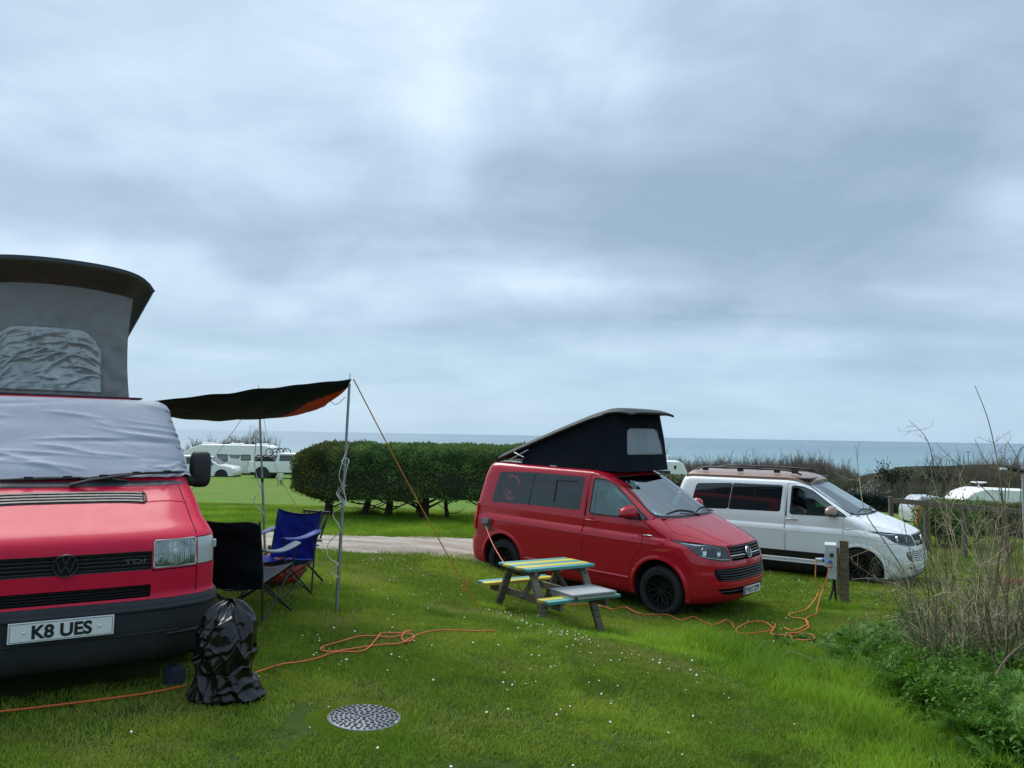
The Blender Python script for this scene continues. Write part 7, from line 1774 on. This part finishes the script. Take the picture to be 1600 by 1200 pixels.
# caravan with dish, right
cv3 = thing('caravan', 'long white caravan with a satellite dish behind the low hedge on the right', 'caravan'); place_far(cv3, 1560, 800, 40, R(-4)); top_ = max(2.3, at(1530, 762, 40).z - cv3.location.z); cv3.location.z = at(1530, 762, 40).z - top_
shell_body(cv3, round_poly([(-2.4, .5), (4.2, .5), (4.3, 1.6), (3.9, top_ - .12), (-1.2, top_), (-1.9, top_ - .25), (-2.45, 1.5)], .25, 5), 2.2, CW)
for x0, x1 in ((-1.9, -1.0), (.2, 1.3), (2.0, 2.9)): side_panel(cv3, round_poly([(x0, 1.25), (x1, 1.25), (x1, 1.78), (x0, 1.78)], .08), -1, DGL if x0 > -1.5 else GREYT, 'window', width=2.2)
ds = MB(); ds.tube([(-.95, 0, top_ - .05), (-.95, 0, top_ + .22)], .035, 6); ds.build('dish_mast', CW, cv3); MB().lathe([(0, .02), (.2, .03), (.38, .07), (.38, .10), (.2, .06), (0, .05)], 18, (-.95, 0, top_ + .20)).build('satellite_dish', CW, cv3, smooth=40)
for sg in (-1, 1): wheel(cv3, .8, sg * .9, .33, .33, .2, SILVER, sg, 'five')
# car, right
cr2 = thing('parked_car', 'silver white car whose roof shows above the low hedge left of the dish caravan', 'car'); place_far(cr2, 1458, 800, 41, R(-6)); tz = at(1455, 774, 41).z - cr2.location.z
k_ = tz / 1.68
shell_body(cr2, [(x * .62, z * k_) for x, z in cp], 1.8, mat('silver_car', (.50, .51, .53), .3, coat=.6), tumble=.22, z_t=1.0 * k_)
side_panel(cr2, [(x * .62, z * k_) for x, z in round_poly([(.95, 1.18), (-1.75, 1.22), (-1.45, 1.50), (-.2, 1.56), (.35, 1.48)], .05)], -1, DGL, 'side_window', .22, 1.0 * k_, 1.8)
for x in (.88, -.88):
    for sg in (-1, 1): wheel(cr2, x, sg * .80, .34, .34, .22, SILVER, sg, 'five')
# distant mast and lamp post at the right edge
ms = at(1513, 727, 220); ma = thing('mast', 'thin distant mast on the headland right of the tall bare trees', 'mast', (ms.x, ms.y, ms.z - 4)); hM = at(1513, 705, 220).z - ms.z + 4
MB().tube([(0, 0, 0), (0, 0, hM)], .10, 6).build('pole', mat('mast_grey', (.10, .12, .14), .6), ma); MB().box((.0, 0, hM - .2), (.9, .2, .2)).build('crossbar', mat('mast_grey', (.1, .12, .14)), ma)
lp = at(1602, 860, 13); zl = gz(lp.x, lp.y); lt = thing('lamp_post', 'grey lamp post with a dark lamp arm at the right edge behind the shrub', 'lamp post', (lp.x, lp.y, zl)); tl_ = at(1602, 728, 13).z - zl
MB().box((0, 0, tl_ / 2), (.045, .045, tl_)).build('post', mat('lamp_grey', (.30, .31, .32), .5), lt, bevel=.01)
MB().tube([(0, 0, tl_ - .1), (-.12, 0, tl_ - .06), (-.30, 0, tl_ - .03)], [.035, .05, .03], 8).build('lamp_arm', BLACKPL, lt, smooth=60); MB().box((-.33, 0, tl_ - .055), (.10, .06, .03)).build('lamp_lens', CW, lt, bevel=.006)

# ------------------------------------------------------------------ the thorny bare shrub at the right
SH1 = mat('shrub_stem', (.18, .15, .08), .85, var=.4, vscale=3); SH2 = mat('shrub_twig_pale', (.38, .32, .20), .85, var=.35, vscale=4); SH3 = mat('shrub_twig_dark', (.10, .07, .05), .8, var=.3, vscale=4)
def stem_path(a, b, bend, r_, n=10):
    L = (b - a).length; out = []; w1 = Vector((r_.gauss(0, 1), r_.gauss(0, 1), r_.gauss(0, .4))) * L * .02; w2 = Vector((r_.gauss(0, 1), r_.gauss(0, 1), 0)) * L * .01
    for k in range(n + 1):
        t_ = k / n; out.append(a.lerp(b, t_) + bend * math.sin(math.pi * t_) + w1 * math.sin(6.28 * t_) + w2 * math.sin(14 * t_ + L))
    return out
sh_r = random.Random(11)
def side_twigs(m_, path, n, L, rad, lev=1, up=.4):
    for q in range(n):
        i = sh_r.randint(1, len(path) - 2); o = path[i]; d = (path[i + 1] - path[i - 1]).normalized(); ax = Quaternion(d, sh_r.uniform(0, 6.28)) @ d.orthogonal().normalized()
        nd = (d * sh_r.uniform(.2, .9) + ax * sh_r.uniform(.5, 1) + Vector((0, 0, up * sh_r.random()))).normalized(); l = L * sh_r.uniform(.4, 1.2); p2 = stem_path(o, o + nd * l, Vector((sh_r.gauss(0, .04), sh_r.gauss(0, .04), -.03)) * l * 2, sh_r, 5)
        m_.tube(p2, [rad * (1 - .15 * k) for k in range(6)], 3, cap=False)
        if lev: side_twigs(m_, p2, 3, l * .5, rad * .6, lev - 1)
shr = thing('bare_shrub', 'tangled bare thorny shrub at the right, its long shoots reaching above the horizon', 'shrub', (0, 0, 0))
# named long shoots seen against the sky and the white van
for pts_, d, rad in (([(1560, 1000), (1558, 900), (1568, 820), (1562, 745), (1545, 660), (1523, 602)], 7.6, .010), ([(1570, 990), (1575, 850), (1560, 760), (1540, 720), (1522, 685)], 7.9, .007), ([(1440, 985), (1415, 900), (1385, 850), (1352, 800), (1342, 740), (1337, 695)], 7.2, .007),
                     ([(1600, 880), (1560, 790), (1500, 730), (1462, 692)], 7.4, .006), ([(1560, 960), (1520, 830), (1470, 770), (1450, 690), (1420, 657)], 7.7, .007), ([(1590, 900), (1595, 780), (1590, 720), (1575, 692)], 7.5, .005), ([(1585, 900), (1570, 780), (1585, 720), (1605, 690)], 7.6, .006),
                     ([(1575, 780), (1580, 740), (1598, 700)], 7.4, .004), ([(1450, 1000), (1440, 940), (1405, 890), (1370, 866), (1322, 846)], 7.0, .005), ([(1460, 1000), (1420, 930), (1380, 905), (1330, 905)], 7.1, .005), ([(1500, 960), (1450, 880), (1400, 850), (1330, 870)], 6.9, .004), ([(1480, 1000), (1430, 890), (1410, 800), (1412, 770)], 7.4, .005), ([(1500, 1000), (1480, 900), (1440, 830), (1425, 790)], 7.6, .005)):
    P_ = [at(x, y, d + .12 * math.sin(k * 1.7)) for k, (x, y) in enumerate(pts_)]; pp = curve_pts(P_, 5); m_ = MB(); m_.tube(pp, [rad * (1.25 - 1.0 * k / len(pp)) for k in range(len(pp))], 5, cap=False)
    side_twigs(m_, pp[2:], 7, .28, rad * .38, 1); m_.build('long_shoot', SH1 if d > 7.3 else SH2, shr, smooth=60)
dense = {0: MB(), 1: MB(), 2: MB()}
for k in range(140):
    bx_ = sh_r.gauss(1540, 50) if k % 3 else sh_r.uniform(1440, 1640); d = sh_r.uniform(6.8, 8.6); a = at(bx_, 1010, d); a.z = gz(a.x, a.y) - .05
    tx_ = bx_ + sh_r.gauss(-18, 62); ty_ = sh_r.uniform(760, 960) if k % 4 else sh_r.uniform(715, 820)
    if tx_ < 1420: ty_ = max(ty_, 870)
    b = at(tx_, ty_, d + sh_r.uniform(-.4, .4)); rad = sh_r.uniform(.0022, .0065)
    pp = stem_path(a, b, Vector((sh_r.gauss(0, .07), sh_r.gauss(0, .07), sh_r.uniform(-.02, .10))), sh_r, 9); m_ = dense[k % 3]; m_.tube(pp, [rad * (1.1 - .085 * q) for q in range(10)], 4, cap=False); side_twigs(m_, pp, 8, .32, rad * .5, 1)
for k in range(150):   # arching dead canes low in the tangle
    bx_ = sh_r.uniform(1440, 1640); d = sh_r.uniform(6.6, 8.2); a = at(bx_, 1010, d); a.z = gz(a.x, a.y) - .03; b = at(bx_ + sh_r.gauss(-25, 40), sh_r.uniform(900, 1005), d - sh_r.uniform(0, .5)); b.z = max(b.z, gz(b.x, b.y) + .02)
    pp = stem_path(a, b, Vector((0, 0, sh_r.uniform(.05, .35))), sh_r, 7); rad = sh_r.uniform(.0015, .004); dense[k % 3].tube(pp, rad, 3, cap=False)
for k, m__ in ((0, SH1), (1, SH2), (2, SH3)): o = dense[k].build('twig_tangle', m__, shr, smooth=None, recalc=False); o['kind'] = 'stuff'
for k in range(7):   # fallen sticks in the bank
    a = on(sh_r.uniform(1230, 1420), sh_r.uniform(985, 1060), .05); b = a + Vector((sh_r.uniform(-.35, .35), sh_r.uniform(-.2, .2), sh_r.uniform(0, .15))); o = MB().tube(stem_path(a, b, Vector((0, 0, .02)), sh_r, 5), .004, 4).build('dead_stick', SH2); tag(o, 'thin dead stick lying in the grass by the shrub', 'stick', 'dead sticks by the shrub')
br_ = MB().tube(curve_pts([at(1556, 1056, 5.4), at(1572, 1030, 5.5), at(1600, 1006, 5.6), at(1640, 980, 5.7)], 5), .008, 6).build('dark_branch', SH3, smooth=60); tag(br_, 'dark curved branch leaning over the leafy plants at the right edge', 'branch')
# red flowering thing at the edge
rf = at(1597, 925, 9.0); zf = gz(rf.x, rf.y); fl_ = thing('red_flowered_plant', 'green plant with dark red flowers behind the shrub at the right edge', 'plant', (rf.x, rf.y, zf)); hh = at(1597, 905, 9).z - zf
link('foliage', leaves_on([(x * .12, y * .12, hh * (.2 + .11 * k)) for k, (x, y) in enumerate([(0, 0), (1, 0), (-1, 1), (0, -1), (1, 1), (-1, 0)])], 26, .07, LEAFM, 'foliage', .09, 3), fl_); fm = foliage_mat('red_petals', (.20, .008, .012), (.36, .015, .02), (.28, .01, .015))
link('flowers', leaves_on([(-.15 + .08 * k, 0, hh - .03 * (k % 3)) for k in range(5)], 9, .05, fm, 'flowers', .035, 4), fl_)
